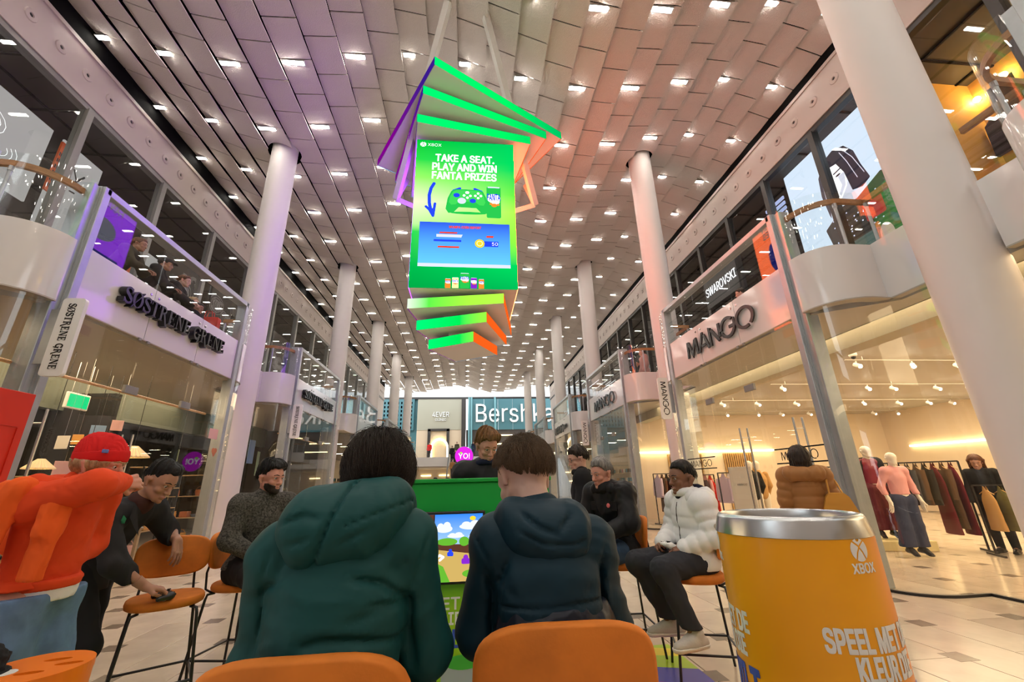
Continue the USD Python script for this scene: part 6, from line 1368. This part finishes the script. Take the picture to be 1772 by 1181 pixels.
# ---------------------------------------------------------------- man in the dark suit jacket bending over the stool
j4 = dict(pel=(-2.47, 3.30, .90), abd=(-2.45, 3.30, 1.02), chest=(-2.38, 3.31, 1.15), neck=(-2.27, 3.33, 1.275), head=(-2.16, 3.32, 1.415), hipL=(-2.47, 3.39, .87), hipR=(-2.47, 3.21, .87), kneL=(-2.50, 3.46, .47), kneR=(-2.26, 3.16, .48), ankL=(-2.62, 3.47, .085), ankR=(-2.44, 3.09, .085), toeL=(-2.48, 3.49, .04), toeR=(-2.29, 3.07, .04),
          shL=(-2.28, 3.49, 1.235), shR=(-2.33, 3.15, 1.20), elbR=(-2.20, 3.14, .935), wriR=(-2.055, 3.26, .775), elbL=(-2.20, 3.62, 1.06), wriL=(-2.105, 3.56, 1.015))
t, T_, q, R = person('person', 'man in a dark suit jacket bending over the empty stool, left', j4, 'tan', 'black', -1.75, .42, -.1, combl=.02, hairfn=dict(a=.50, c0=.044, th=.010, rough=.008, freq=34, top=.014), hands=[('R', dict(d=(.72, .62, -.28), up=(.25, .1, .95), side=1, curl=.62, thumb=.5)), ('L', dict(d=(.35, -.25, -.92), up=(.9, -.3, .35), side=-1, curl=.35))])
o4 = A3(-2.47, 3.30, 0); gv = lambda x, y, z: A3(x, y, z) - o4
skirt = [cap(gv(-2.46, 3.30, 1.02), gv(-2.50, 3.27, .80), .13, .16, ((0, 1, 0), .9))]
sj = obj('suit_jacket', cloth_mesh(T_['torso'][1:] + skirt + arms(T_), .010, .03, .022, .010, 8, seed=41, cut=[(gv(-2.5, 3.3, .745), (.15, 0, -1)), (gv(-2.13, 3.30, 1.11), (1, .1, .05))]), W_['suit'], t, smooth=True)
obj('lapel', hull([gv(*p) for p in ((-2.205, 3.20, 1.27), (-2.19, 3.21, 1.26), (-2.16, 3.24, 1.08), (-2.175, 3.20, 1.14), (-2.20, 3.18, 1.20))]), W_['suit'], sj)
obj('pocket_square', T(hull([(-.02, 0, 0), (.02, 0, 0), (-.025, .004, .03), (.0, .006, .05), (.022, .004, .028), (0, -.006, .02)]), gv(-2.225, 3.155, 1.165)), mat('pocket_green', (.01, .16, .06), .8), sj)
obj('tee_shirt', cloth_mesh([cap(q['chest'], q['neck'], .10, .062), cap(q['neck'], q['neck'] + A3(.015, 0, .02), .064)], .010, .03, .012, 0), W_['tee2'], t, smooth=True)
obj('trousers', cloth_mesh(legs(T_), .012, .03, .018, .010, 7, seed=43, cut=[(gv(0, 0, .10), (0, 0, -1))]), W_['blackt'], t, smooth=True)
for s in 'LR': sole_shoe(t, q['ank' + s], q['toe' + s], W_['leather'])
def gamepad(label, loc, rz, rx=0, col=M['black']):
    g = thing('game_controller', label, 'game controller', loc, rz)
    pr = [cap((-.045, .012, .02), (.045, .012, .02), .024, .024, ((0, 0, 1), .75)), cap((-.052, .01, .02), (-.066, -.052, .014), .023, .015), cap((.052, .01, .02), (.066, -.052, .014), .023, .015)]
    obj('shell', T(surface(lambda P: dist(P, pr, .018), *extent(pr, .01), .004), rx=rx), col, g, smooth=True)
    for x, y in ((-.035, .018), (.018, -.006)): obj('thumb_stick', T(J(cyl((x, y, .034), (x, y, .046), .005, 8), lathe([(0, .05), (.010, .05), (.010, .045), (.004, .045)], 14, (x, y, 0))), rx=rx), M['black'], g, smooth=40)
    for i, (x, y) in enumerate(((.04, .014), (.04, .03), (.032, .022), (.048, .022))): obj('button', T(lathe([(0, .040), (.0045, .040), (.005, .034)], 10, (x, y, 0)), rx=rx), M['steel'], g)
    for x in (-.045, .045): obj('bumper', T(bbox((x, .034, .026), (.034, .012, .012), .003), rx=rx), col, g)
    return g
gamepad('black game controller being set down on the empty stool seat', (-1.985, 3.365, .684), -.8)

# ---------------------------------------------------------------- bearded man in the marled sweater
j5 = turn(SIT(neck=(0, .05, 1.30), head=(.0, .085, 1.435), elbL=(-.235, .08, .99), elbR=(.235, .08, .99), wriL=(-.03, .24, .90), wriR=(.06, .23, .86)), -2.35, (-1.70, 3.90, .0))
t, T_, q, R = person('person', 'bearded dark-haired man in a grey marled sweater seated on a stool, left', j5, 'ruddy', 'black', -2.02, .06, combl=.025, hairfn=dict(a=.55, c0=.034, th=.015, rough=.012, freq=22, top=.014, fringe=.018), beard=True, hands=[('L', dict(d=(.5, -.6, -.2), up=(0, -.3, .9), side=-1, curl=.8)), ('R', dict(d=(-.2, -.5, -.2), up=(0, -.3, .9), side=1, curl=.8))])
obj('sweater', cloth_mesh(T_['torso'] + arms(T_), .010, .035, .020, .010, 8, seed=51, cut=[((0, 0, .77), (0, 0, -1))]), W_['knit'], t, smooth=True)
n_ = q['neck']; obj('neckband', tube([n_ + A3(.066 * math.cos(a), .06 * math.sin(a), .022) for a in np.linspace(0, 2 * pi, 22)[:-1]], .011, 8, closed=True), W_['knit'], t, smooth=True)
obj('tee_shirt', cloth_mesh([cap(n_ - A3(0, 0, .03), n_ + A3(0, 0, .014), .064)], .008, .02, .004), W_['dark'], t, smooth=True)
obj('trousers', cloth_mesh(legs(T_), .014, .03, .016, .008, 8, seed=52), W_['blackt'], t, smooth=True)
for s in 'LR': sole_shoe(t, q['ank' + s], q['toe' + s], W_['leather'])

# ---------------------------------------------------------------- man standing behind the kiosk
def zip_line(t, q, R3, pts, m=M['steel'], r=.004, name='zip'): return obj(name, tube(pts, r, 6), m, t, smooth=True)
def collar_ring(q, rx, ry, z, tiltv, r, n=20, c=(0, 0)):
    return [q['neck'] + A3(c[0] + rx * math.cos(a), c[1] + ry * math.sin(a), z + tiltv * math.sin(a)) for a in np.linspace(0, 2 * pi, n + 1)[:-1]]
j6 = turn(STAND(1.765, head=(0, .07, 1.635), neck=(0, .03, 1.485)), pi + .12, (.145, 3.62))
t, T_, q, R = person('person', 'fair-haired man in a black jacket standing behind the green kiosk, looking down', j6, 'ruddy', 'ginger', pi + .32, .38, hairfn=dict(a=.62, c0=.026, th=.016, rough=.010, freq=22, top=.018, fringe=.012))
obj('jacket', cloth_mesh(T_['torso'] + arms(T_), .011, .035, .034, .014, 7, seed=61, cut=[((0, 0, .78), (0, 0, -1))]), W_['blackj'], t, smooth=True)
obj('collar', tube(collar_ring(q, .078, .074, .018, -.012, .03), .027, 12, closed=True), W_['navyc'], t, smooth=True)
obj('trousers', cloth_mesh(legs(T_), .016, .03, .016, .006, 8, seed=62), W_['dark'], t, smooth=True)
for s in 'LR': sole_shoe(t, q['ank' + s], q['toe' + s], W_['leather'])

# ---------------------------------------------------------------- grey-haired man on the right stool
j7 = turn(SIT(neck=(0, .06, 1.275), head=(0, .115, 1.405), elbL=(-.25, .10, 1.0), elbR=(.245, .12, .99), wriL=(-.06, .30, .89), wriR=(.05, .28, .88)), 2.15, (1.33, 4.02))
t, T_, q, R = person('person', 'grey-haired man in a black jacket with a round pink badge, seated right of the kiosk', j7, 'ruddy', 'grey', 2.05, .16, hairfn=dict(a=.66, c0=.026, th=.013, rough=.007, freq=24, top=.008), hands=[('L', dict(d=(-.6, -.3, -.3), up=(0, -.2, .9), side=-1, curl=.9)), ('R', dict(d=(-.5, .3, -.3), up=(0, -.2, .9), side=1, curl=.9))])
bj = obj('jacket', cloth_mesh(T_['torso'] + arms(T_), .010, .032, .032, .018, 8, seed=71, cut=[((0, 0, .76), (0, 0, -1))]), W_['blackj'], t, smooth=True)
obj('neck_scarf', cloth_mesh([cap(n, m, .04) for n, m in zip(collar_ring(q, .07, .068, .012, 0, 0, 8), np.roll(collar_ring(q, .07, .068, .012, 0, 0, 8), -1, 0))], .008, .02, .012, .01, 14, seed=72), W_['dark'], t, smooth=True)
F7 = A3(-math.sin(2.15), math.cos(2.15), 0); S7 = A3(math.cos(2.15), math.sin(2.15), 0)
def on_chest(prims, grow, q, Fv, Sv, side, z):
    """point on the garment front at a height and sideways offset"""
    for d in np.arange(.35, 0, -.003):
        p = q['chest'] * [1, 1, 0] + A3(0, 0, z) + Fv * d + Sv * side
        if dist(p[None], prims, .032, grow)[0] < 0: return p
    return p
pz = lambda s, z: on_chest(T_['torso'] + arms(T_), .032, q, F7, S7, s, z)
for s, z in ((-.10, 1.13), (.10, 1.13)): obj('chest_pocket', place(T(poly(rrect(.115, .075, .008), .012), (0, 0, 0)), pz(s, z) - F7 * .002, -S7), W_['blackj'], bj)
obj('badge', place(lathe([(0, .006), (.017, .005), (.02, 0)], 18), pz(-.075, 1.135) + F7 * .012, -S7), mat('badge_pink', (.72, .16, .18), .4), bj)
zip_line(bj, q, R, [pz(0, z) for z in np.linspace(1.19, .86, 8)], M['black'])
hr7 = [cap(q['neck'] - F7 * .085 - S7 * .09, q['neck'] - F7 * .085 + S7 * .09, .05), cap(q['neck'] - S7 * .10 - F7 * .05, q['neck'] - S7 * .09 + F7 * .05, .035), cap(q['neck'] + S7 * .10 - F7 * .05, q['neck'] + S7 * .09 + F7 * .05, .035)]
obj('hood', cloth_mesh(hr7, .010, .04, .012, .014, 9, seed=73), W_['blackj'], t, smooth=True)
obj('jeans', cloth_mesh(legs(T_), .012, .03, .018, .012, 8, seed=74), W_['bjean'], t, smooth=True)
for s in 'LR': sole_shoe(t, q['ank' + s], q['toe' + s], W_['leather'])

# ---------------------------------------------------------------- smiling man in the white puffer jacket
j8 = dict(pel=(1.765, 3.44, .775), abd=(1.775, 3.44, .92), chest=(1.775, 3.43, 1.08), neck=(1.77, 3.43, 1.225), head=(1.735, 3.415, 1.345), hipL=(1.76, 3.35, .765), hipR=(1.76, 3.53, .765), kneL=(1.40, 3.25, .725), kneR=(1.30, 3.46, .745), ankL=(1.56, 3.20, .33), ankR=(1.52, 3.46, .34), toeL=(1.42, 3.16, .285), toeR=(1.375, 3.47, .29),
          shL=(1.80, 3.27, 1.16), shR=(1.755, 3.60, 1.165), elbL=(1.82, 3.20, .935), elbR=(1.71, 3.66, .94), wriL=(1.625, 3.30, .855), wriR=(1.545, 3.50, .87))
t, T_, q, R = person('person', 'smiling man in a white puffer jacket and dark jeans holding a controller, right', j8, 'brown', 'black', 1.72, .02, combl=.018, hairfn=dict(a=.52, c0=.044, th=.010, rough=.004, freq=30, top=.006), hands=[('L', dict(d=(-.95, .18, -.05), up=(-.1, -.5, .85), side=-1, curl=.85, thumb=.8)), ('R', dict(d=(-.75, -.6, -.1), up=(-.2, .5, .85), side=1, curl=.85, thumb=.8))])
RB = lambda p, g=(.085, .015): (*p[:5], g)
pf = [RB(p) for p in T_['torso'][1:]] + T_['torso'][:1] + [RB(p, (.075, .012)) for p in arms(T_)]
pj = obj('puffer_jacket', cloth_mesh(pf, .0075, .02, .034, .003, 14, seed=81, cut=[((0, 0, .70), (0, 0, -1))]), W_['puffw'], t, smooth=True)
obj('collar', tube(collar_ring(q, .088, .084, .02, 0, .03), .036, 12, closed=True), W_['puffw'], t, smooth=True)
obj('hood', cloth_mesh([cap(q['neck'] + A3(.09, -.1, -.015), q['neck'] + A3(.09, .1, -.01), .058), cap(q['neck'] + A3(.08, -.12, -.02), q['neck'] + A3(-.02, -.115, -.02), .042), cap(q['neck'] + A3(.08, .12, -.02), q['neck'] + A3(-.02, .115, -.02), .042)], .009, .04, .012, .01, 10, seed=83), W_['puffw'], t, smooth=True)
obj('inner_hood', cloth_mesh([cap(q['neck'] + A3(.075, -.06, .035), q['neck'] + A3(.075, .06, .035), .036)], .008, .03, .006, .006, 12), W_['navyc'], t, smooth=True)
obj('inner_shirt', cloth_mesh([cap(q['neck'] + A3(-.03, 0, -.02), q['neck'] + A3(-.02, 0, .02), .06)], .008, .02, .01), W_['dark'], t, smooth=True)
pz8 = lambda s, z: on_chest(pf, .036, q, A3(-.985, -.17, 0), A3(-.17, .985, 0), s, z)
zip_line(pj, q, R, [pz8(0, z) for z in np.linspace(1.17, .80, 9)], M['black'], .003)
obj('sleeve_badge', place(lathe([(0, .004), (.016, .003), (.018, 0)], 14), q['shL'] * .35 + q['elbL'] * .65 + A3(-.02, -.098, 0), (1, 0, 0)), M['soffit'], pj)
obj('jeans', cloth_mesh(legs(T_), .010, .03, .020, .014, 8, seed=84, cut=[((0, 0, .37), (0, 0, -1))]), W_['djean'], t, smooth=True)
for s in 'LR': sole_shoe(t, q['ank' + s], q['toe' + s], W_['sneak'], W_['sole'], 1.12)
obj('teeth', tube([q['head'] + R @ A3(*p) for p in ((-.014, .098, -.0695), (0, .1025, -.0705), (.014, .098, -.0695))], .0032, 8), M['signwhite'], t, smooth=True)
gamepad('black and white game controller held by the man in the white puffer jacket', (1.525, 3.385, .845), 1.75, .25, M['signwhite'])

# ---------------------------------------------------------------- man with glasses behind, woman in the tan puffer, shopper, mannequins
j9 = turn(STAND(1.70, elbL=(-.24, .03, 1.10), wriL=(-.12, .22, 1.0)), 1.35, (1.27, 4.78))
t, T_, q, R = person('person', 'dark-haired man with glasses and a black coat standing behind the grey-haired man', j9, 'fair', 'dark', 1.62, .22, hairfn=dict(a=.60, c0=.020, th=.018, rough=.010, freq=22, top=.01), fine=1.2)
obj('coat', cloth_mesh(T_['torso'] + arms(T_), .012, .035, .032, .012, 7, seed=91, cut=[((0, 0, .72), (0, 0, -1))]), W_['dark'], t, smooth=True)
obj('collar', tube(collar_ring(q, .08, .075, .02, .0, .03), .034, 10, closed=True), W_['dark'], t, smooth=True)
obj('shirt', hull([q['neck'] + p for p in (A3(-.06, -.06, .03), A3(-.07, -.05, .03), A3(-.09, -.06, -.08), A3(-.10, -.04, -.08), A3(-.08, -.03, .0))]), W_['tee'], t)
w = lambda *p: q['head'] + R @ A3(*p)
obj('glasses', J(*[tube([w(sx * .031 + .022 * math.cos(a), .099 - .004 * abs(math.cos(a)), .004 + .017 * math.sin(a)) for a in np.linspace(0, 2 * pi, 17)[:-1]], .0018, 6, closed=True) for sx in (-1, 1)], *[tube([w(sx * .053, .095, .006), w(sx * .078, .04, .008), w(sx * .082, -.01, .004)], .0018, 6) for sx in (-1, 1)], tube([w(-.01, .1, .006), w(.01, .1, .006)], .0018, 6)), M['black'], t)
obj('trousers', cloth_mesh(legs(T_), .016, .03, .016, .006, 8, seed=92), W_['dark'], t, smooth=True)
for s in 'LR': sole_shoe(t, q['ank' + s], q['toe' + s], W_['leather'])

jA = turn(STAND(1.66), -.62, (3.80, 4.62))
t, T_, q, R = person('person', 'long-haired woman in a tan hooded puffer jacket seen from behind at the right shop door', jA, 'fair', 'dark', -.55, .05, hairfn=dict(th=.018, rough=.006, drop=.17), fine=1.2)
pf = [RB(p, (.10, .014)) for p in T_['torso'][1:]] + T_['torso'][:1] + [RB(p, (.09, .012)) for p in arms(T_)]
obj('puffer_jacket', cloth_mesh(pf, .0085, .02, .036, .003, 12, seed=101, cut=[((0, 0, .74), (0, 0, -1))]), W_['puffb'], t, smooth=True)
b_ = -A3(-math.sin(-.62), math.cos(-.62), 0); s_ = A3(math.cos(-.62), math.sin(-.62), 0)
obj('hood', cloth_mesh([cap(q['neck'] + b_ * .12 - s_ * .12 + A3(0, 0, -.03), q['neck'] + b_ * .12 + s_ * .12 + A3(0, 0, -.03), .065), cap(q['neck'] + b_ * .09 - s_ * .13, q['neck'] - s_ * .11 - b_ * .03, .045), cap(q['neck'] + b_ * .09 + s_ * .13, q['neck'] + s_ * .11 - b_ * .03, .045)], .009, .04, .012, .012, 10, seed=103), W_['puffb'], t, smooth=True)
obj('trousers', cloth_mesh(legs(T_), .016, .03, .014, .006, 8, seed=104), W_['dark'], t, smooth=True)
for s in 'LR': sole_shoe(t, q['ank' + s], q['toe' + s], W_['leather'])
hb = thing('shoulder_bag', 'ochre shoulder bag hanging behind the woman in the tan puffer', 'bag', tuple(jA['pel'] * [1, 1, 0] + s_ * .24 + b_ * .16 + A3(0, 0, .86)), -.62)
obj('body', T(hull([(x * a, y * .06, z) for z, a in ((0, .15), (.05, .17), (.26, .10), (.30, .06)) for x in (-1, 1) for y in (-1, 1)]), (0, 0, 0)), mat('ochre_leather', (.55, .26, .03), .5), hb, smooth=50)
obj('strap', tube([(-.06, 0, .28), (-.05, .06, .42), (-.03, .13, .52), (.0, .2, .5), (.04, .12, .4), (.06, 0, .28)], .010, 6), UsdShade.Material.Get(stage, '/World/Looks/ochre_leather'), hb)

jB = turn(STAND(1.60), 1.9, (9.15, 6.95))
t, T_, q, R = person('person', 'brown-haired shopper among the rails at the far right edge', jB, 'tan', 'auburn', 2.2, .3, hairfn=dict(th=.018, rough=.006, drop=.16), fine=1.5)
obj('top', cloth_mesh(T_['torso'] + arms(T_), .016, .03, .018, .006, 8, seed=111, cut=[((0, 0, .8), (0, 0, -1))]), W_['dark'], t, smooth=True)
obj('trousers', cloth_mesh(legs(T_), .018, .03, .014, .004, 8, seed=112), W_['dark'], t, smooth=True)
for s in 'LR': sole_shoe(t, q['ank' + s], q['toe' + s], W_['leather'])

SK['manne'] = mat('mannequin_cream', (.74, .68, .58), .35)
def mannequin(label, at_, rz, top_m, bot_m, coat=None, turn_h=0, flare=.0):
    jm = turn(STAND(1.70, ankL=(-.10, -.03, .13), ankR=(.10, -.03, .13), toeL=(-.11, .10, .05), toeR=(.11, .10, .05), wriL=(-.27, .05, .86), wriR=(.26, .08, .86), elbL=(-.25, -.05, 1.12), elbR=(.25, -.05, 1.12), shL=(-.15, 0, 1.375), shR=(.15, 0, 1.375)), rz, at_); jm['floor'] = at_[2]
    t, T_, q, R = person('mannequin', label, jm, 'manne', 'dark', rz + turn_h, 0, hs=.95, face=False, nohair=True, fine=1.2, hands=[('L', dict(d=(0, .1, -1), up=(-1, 0, 0), side=-1, curl=.2)), ('R', dict(d=(0, .1, -1), up=(1, 0, 0), side=1, curl=.2))], cat='mannequin')
    obj('top', cloth_mesh(T_['torso'] + arms(T_), .012, .03, .010, .006, 9, seed=5, cut=[((0, 0, .98), (0, 0, -1))]), top_m, t, smooth=True)
    fl_ = [cap(q['hipL'], q['kneL'], .10, .085), cap(q['hipR'], q['kneR'], .10, .085), cap(q['kneL'], q['ankL'] + A3(0, 0, .05), .085, .10 + flare), cap(q['kneR'], q['ankR'] + A3(0, 0, .05), .085, .10 + flare), cap(q['hipL'], q['hipR'], .11)]
    obj('trousers', cloth_mesh(fl_, .013, .03, .004, .010, 7, seed=6, st=(1.4, 1.4, .25), cut=[((0, 0, .15), (0, 0, -1)), ((0, 0, 1.02), (0, 0, 1))]), bot_m, t, smooth=True)
    for s in 'LR': sole_shoe(t, q['ank' + s], q['toe' + s], W_['leather'], name='boot')
    if coat is not None:
        b_ = -A3(-math.sin(rz), math.cos(rz), 0)
        obj('draped_coat', cloth_mesh([cap(q['shL'] + b_ * .05, q['shR'] + b_ * .05, .09), cap(q['chest'] + b_ * .09, q['pel'] + b_ * .10 - A3(0, 0, .35), .15, .17, (b_, .6)), cap(q['shR'], q['elbR'] + A3(0, 0, -.1), .07, .075), cap(q['shL'], q['elbL'] + A3(0, 0, -.1), .07, .075)], .014, .04, .01, .012, 7, seed=8, st=(1.3, 1.3, .3)), coat, t, smooth=True)
    return t
mannequin('cream mannequin in burgundy velvet with a dark coat over the shoulders, on the plinth', (7.90, 7.85, .172), 2.75, mat('burgundy_satin', (.20, .015, .04), .35, sheen=.3), mat('burgundy_velvet', (.10, .010, .022), .8, sheen=.6), CL['black'], .3, .02)
mannequin('cream mannequin in a pink cardigan and dark flared jeans standing on the floor', (7.55, 7.05, 0), 2.95, mat('pink_cardigan', (.68, .32, .32), .9, sheen=.3), mat('mannequin_denim', (.018, .026, .07), .85), None, -.2, .02)
for i, (x, y, z) in enumerate(((7.0, 10.2, 0), (7.3, 10.35, 0))):
    h_ = thing('mannequin', ('cream headed mannequin far back behind the door pull', 'second cream mannequin far back right of the door pull')[i], 'mannequin', (x, y, z))
    jm = offs(STAND(1.72), x, y); pr = [cap(jm['pel'], jm['chest'], .13, .14, ((0, 1, 0), .8)), cap(jm['chest'], jm['neck'], .12, .05), cap(jm['neck'], jm['head'], .045), cap(jm['head'] - A3(0, .0, .03), jm['head'] + A3(0, 0, .04), .075, .085), cap(jm['shL'], jm['elbL'], .05), cap(jm['elbL'], jm['wriL'], .04), cap(jm['shR'], jm['elbR'], .05), cap(jm['elbR'], jm['wriR'], .04)] + sum([[cap(jm['hip' + s], jm['kne' + s], .09, .06), cap(jm['kne' + s], jm['ank' + s], .055, .04), cap(jm['ank' + s] - A3(0, 0, .04), jm['toe' + s], .04)] for s in 'LR'], [])
    obj('figure', T(surface(lambda P: dist(P, pr, .03), *extent(pr), .02), (-x, -y, 0)), SK['manne'], h_, smooth=True)
    obj('jacket', T(cloth_mesh(pr[:2] + pr[4:8], .02, .03, .02, cut=[((0, 0, .8), (0, 0, -1))]), (-x, -y, 0)), CL['black' if i == 0 else 'camel'], h_, smooth=True)
# ---------------------------------------------------------------- people on the upper floor and in the distance
def simple(label, at_, rz, h, top_m, bot_m, skin, hair, pose='rail', res=.016, group=None, bulk=.03, name='person'):
    """a whole figure at lower resolution: head with nose, ears and hair, clothes as parts"""
    k = dict(h=h)
    j = STAND(h)
    if pose == 'rail': # leaning forward on the rail with both forearms
        j.update(pel=(0, -.12, .92 * h / 1.72), chest=(0, .06, 1.24 * h / 1.72), neck=(0, .15, 1.38 * h / 1.72), head=(0, .21, 1.52 * h / 1.72), abd=(0, -.04, 1.06 * h / 1.72), shL=(-.175, .13, 1.33 * h / 1.72), shR=(.175, .13, 1.33 * h / 1.72), elbL=(-.22, .27, 1.08 * h / 1.72), elbR=(.22, .27, 1.08 * h / 1.72), wriL=(-.06, .42, 1.06 * h / 1.72), wriR=(.06, .42, 1.04 * h / 1.72), hipL=(-.09, -.12, .89 * h / 1.72), hipR=(.09, -.12, .89 * h / 1.72))
    elif pose == 'walk': j.update(kneL=(-.10, .12, .48 * h / 1.72), ankL=(-.10, .16, .09), toeL=(-.11, .30, .05), ankR=(.10, -.22, .12), kneR=(.10, -.06, .48 * h / 1.72), toeR=(.11, -.08, .05))
    j = turn(j, rz, at_); j['floor'] = at_[2]
    t, T_, q, R = person(name, label, j, skin, hair, rz, .1, hairfn=dict(a=.6, c0=.015, th=.018, rough=.010, freq=18), fine=res / .007, comb=0, group=group, hands=[('L', dict(d=q_(rz, (.4, .9, -.2)), up=(0, 0, 1), side=-1, curl=.6)), ('R', dict(d=q_(rz, (-.4, .9, -.2)), up=(0, 0, 1), side=1, curl=.6))] if res < .02 else ())
    obj('jacket', cloth_mesh(T_['torso'] + arms(T_), res, .03, bulk, .012, 7, seed=int(h * 100), cut=[((0, 0, .68), (0, 0, -1))]), top_m, t, smooth=True)
    obj('trousers', cloth_mesh(legs(T_), res * 1.2, .03, .016, .006, 8, seed=3), bot_m, t, smooth=True)
    for s in 'LR': sole_shoe(t, q['ank' + s], q['toe' + s], W_['leather'])
    return t, q, R
def q_(rz, v): c, s = math.cos(rz), math.sin(rz); return (c * v[0] - s * v[1], s * v[0] + c * v[1], v[2])
ZF = ZU + .014
simple('curly-haired person in an olive jacket leaning on the upper left rail', (-6.0, 6.95, ZF), -1.35, 1.72, W_['olive'], W_['olive'], 'tan', 'auburn')
t, q, R = simple('man in a black cap and black jacket leaning on the upper left rail', (-6.0, 7.62, ZF), -1.2, 1.72, W_['dark'], W_['dark'], 'tan', 'black')
w = lambda *p: q['head'] + R @ A3(*p)
obj('cap', J(surface(lambda P: np.maximum(dist(P, [cap(w(0, -.02, .05), w(0, .015, .055), .096, .088)], .02), -((P - w(0, 0, .045)) @ R[:, 2])), w(0, 0, 0) - .2, w(0, 0, 0) + .25, .012), hull([w(x, y, z) for x, y, z in ((-.07, .06, .05), (.07, .06, .05), (-.05, .17, .045), (.05, .17, .045), (-.07, .06, .06), (.07, .06, .06), (-.05, .165, .052), (.05, .165, .052))])), W_['dark'], t, smooth=40)
simple('brown-haired woman in a dark coat beside the man in the black cap upstairs', (-6.0, 8.2, ZF), -1.3, 1.64, W_['dark'], W_['dark'], 'fair', 'auburn')
simple('child with dark hair behind the upper left glass, left of the red bag', (-5.75, 8.72, ZF), -1.6, 1.12, W_['dark'], W_['dark'], 'tan', 'black', 'stand', bulk=.02)
simple('blond child behind the upper left glass, right of the red bag', (-6.1, 9.05, ZF), -1.6, 1.42, W_['suit'], W_['dark'], 'fair', 'blond', 'stand', bulk=.02)
rb = thing('shopping_bag', 'bright red carrier bag with a white ring emblem behind the upper left glass', 'bag', (-5.62, 8.98, ZF + .42), .1)
obj('body', hull([(x * .2 * k_, y * .07, z) for z, k_ in ((0, .95), (.05, 1), (.5, 1.05), (.52, 1)) for x in (-1, 1) for y in (-1, 1)]), mat('bag_red', (.72, .02, .015), .35), rb)
obj('stand', box((0, 0, -.21), (.3, .1, .42)), W_['dark'], rb)
obj('emblem', place(poly(unary_union([ell(0, .25, .1, .1).difference(ell(0, .25, .082, .082)), line([(-.03, .25), (.05, .31)], .02), line([(-.03, .25), (.05, .19)], .02)]), .003), (.0, -.0712, 0), (1, 0, 0)), M['print_white'], rb)
for y in (-.05, .05): obj('handle', tube([(-.08, y, .5), (-.06, y, .66), (.06, y, .66), (.08, y, .5)], .008, 6), mat('bag_red', (.72, .02, .015), .35) if y < -9 else UsdShade.Material.Get(stage, '/World/Looks/bag_red'), rb)
simple('man in a dark blue coat on the upper right floor by the glowing sign', (6.7, 8.72, ZF), .9, 1.80, W_['bluegrey'], W_['dark'], 'fair', 'dark', 'stand')
simple('woman in a pale pink coat at the upper right rail above the first bay', (5.95, 13.15, ZF), 1.5, 1.62, W_['pinkc'], W_['dark'], 'fair', 'dark', 'stand', .022)
simple('dark-haired person beside the woman in pink on the upper right floor', (6.3, 14.3, ZF), 1.2, 1.55, W_['dark'], W_['dark'], 'tan', 'black', 'stand', .022)
simple('person in black at the upper right rail above the second bay', (5.9, 20.45, ZF), 1.5, 1.60, W_['dark'], W_['dark'], 'tan', 'black', 'stand', .03)
COLS = [W_['dark'], W_['blackj'], W_['pinkc'], W_['puffb'], W_['olive'], W_['navyc'], W_['red'], W_['suit']]
WHO = ['black', 'glossy black', 'pink', 'tan', 'olive', 'navy', 'red', 'charcoal']
for i, (x, y, z, pose) in enumerate(((-1.75, 47.0, 3.6, 'stand'), (-1.35, 46.2, 3.1, 'stand'), (-.75, 45.2, 2.5, 'stand'), (-1.6, 44.4, 2.0, 'stand'), (-1.3, 49.2, 4.21, 'walk'), (.6, 49.0, 4.21, 'walk'), (-4.4, 49.4, 4.21, 'walk'), (2.2, 50.0, 4.21, 'walk'))):
    simple(f'small distant figure in {WHO[i]} {"on the escalator" if z < 4 else "on the far gallery"}', (x, y, z), pi * (1 if i % 2 else .9), 1.72, COLS[i], W_['dark'], 'fair', ('dark', 'brown', 'black', 'auburn')[i % 4], pose, .045)
for i, (x, y, hc) in enumerate(((-1.5, 20.5, 'dark'), (-1.0, 21.5, 'brown'), (-.6, 20.8, 'black'), (1.05, 8.6, 'black'))):
    simple(('dark-haired passer-by far behind the kiosk, leftmost', 'brown-haired passer-by far behind the kiosk', 'black-haired passer-by far behind the kiosk by the round sign', 'passer-by in black behind the man with glasses')[i], (x, y, 0), pi * (.9 + .1 * i), 1.66, COLS[i % 2], W_['dark'], 'fair', hc, 'walk', .03)
fz = thing('knit_hat', 'black fuzzy knitted hat lying at the bottom left corner by the drum table', 'hat', (-1.80, 2.02, .70))
rf = np.random.default_rng(2)
obj('crown', surface(lambda P: dist(P, [cap((-.02, 0, .05), (.02, 0, .06), .075, .07)], .02) + .012 * (meshkit.fbm(P * 60, 3, 4) - .5) * 2, (-.13, -.12, -.05), (.13, .12, .18), .006), W_['dark'], fz, smooth=True)
obj('brim', tube([(.088 * math.cos(a), .085 * math.sin(a), .02) for a in np.linspace(0, 2 * pi, 22)[:-1]], .018, 8, closed=True), W_['dark'], fz, smooth=True)
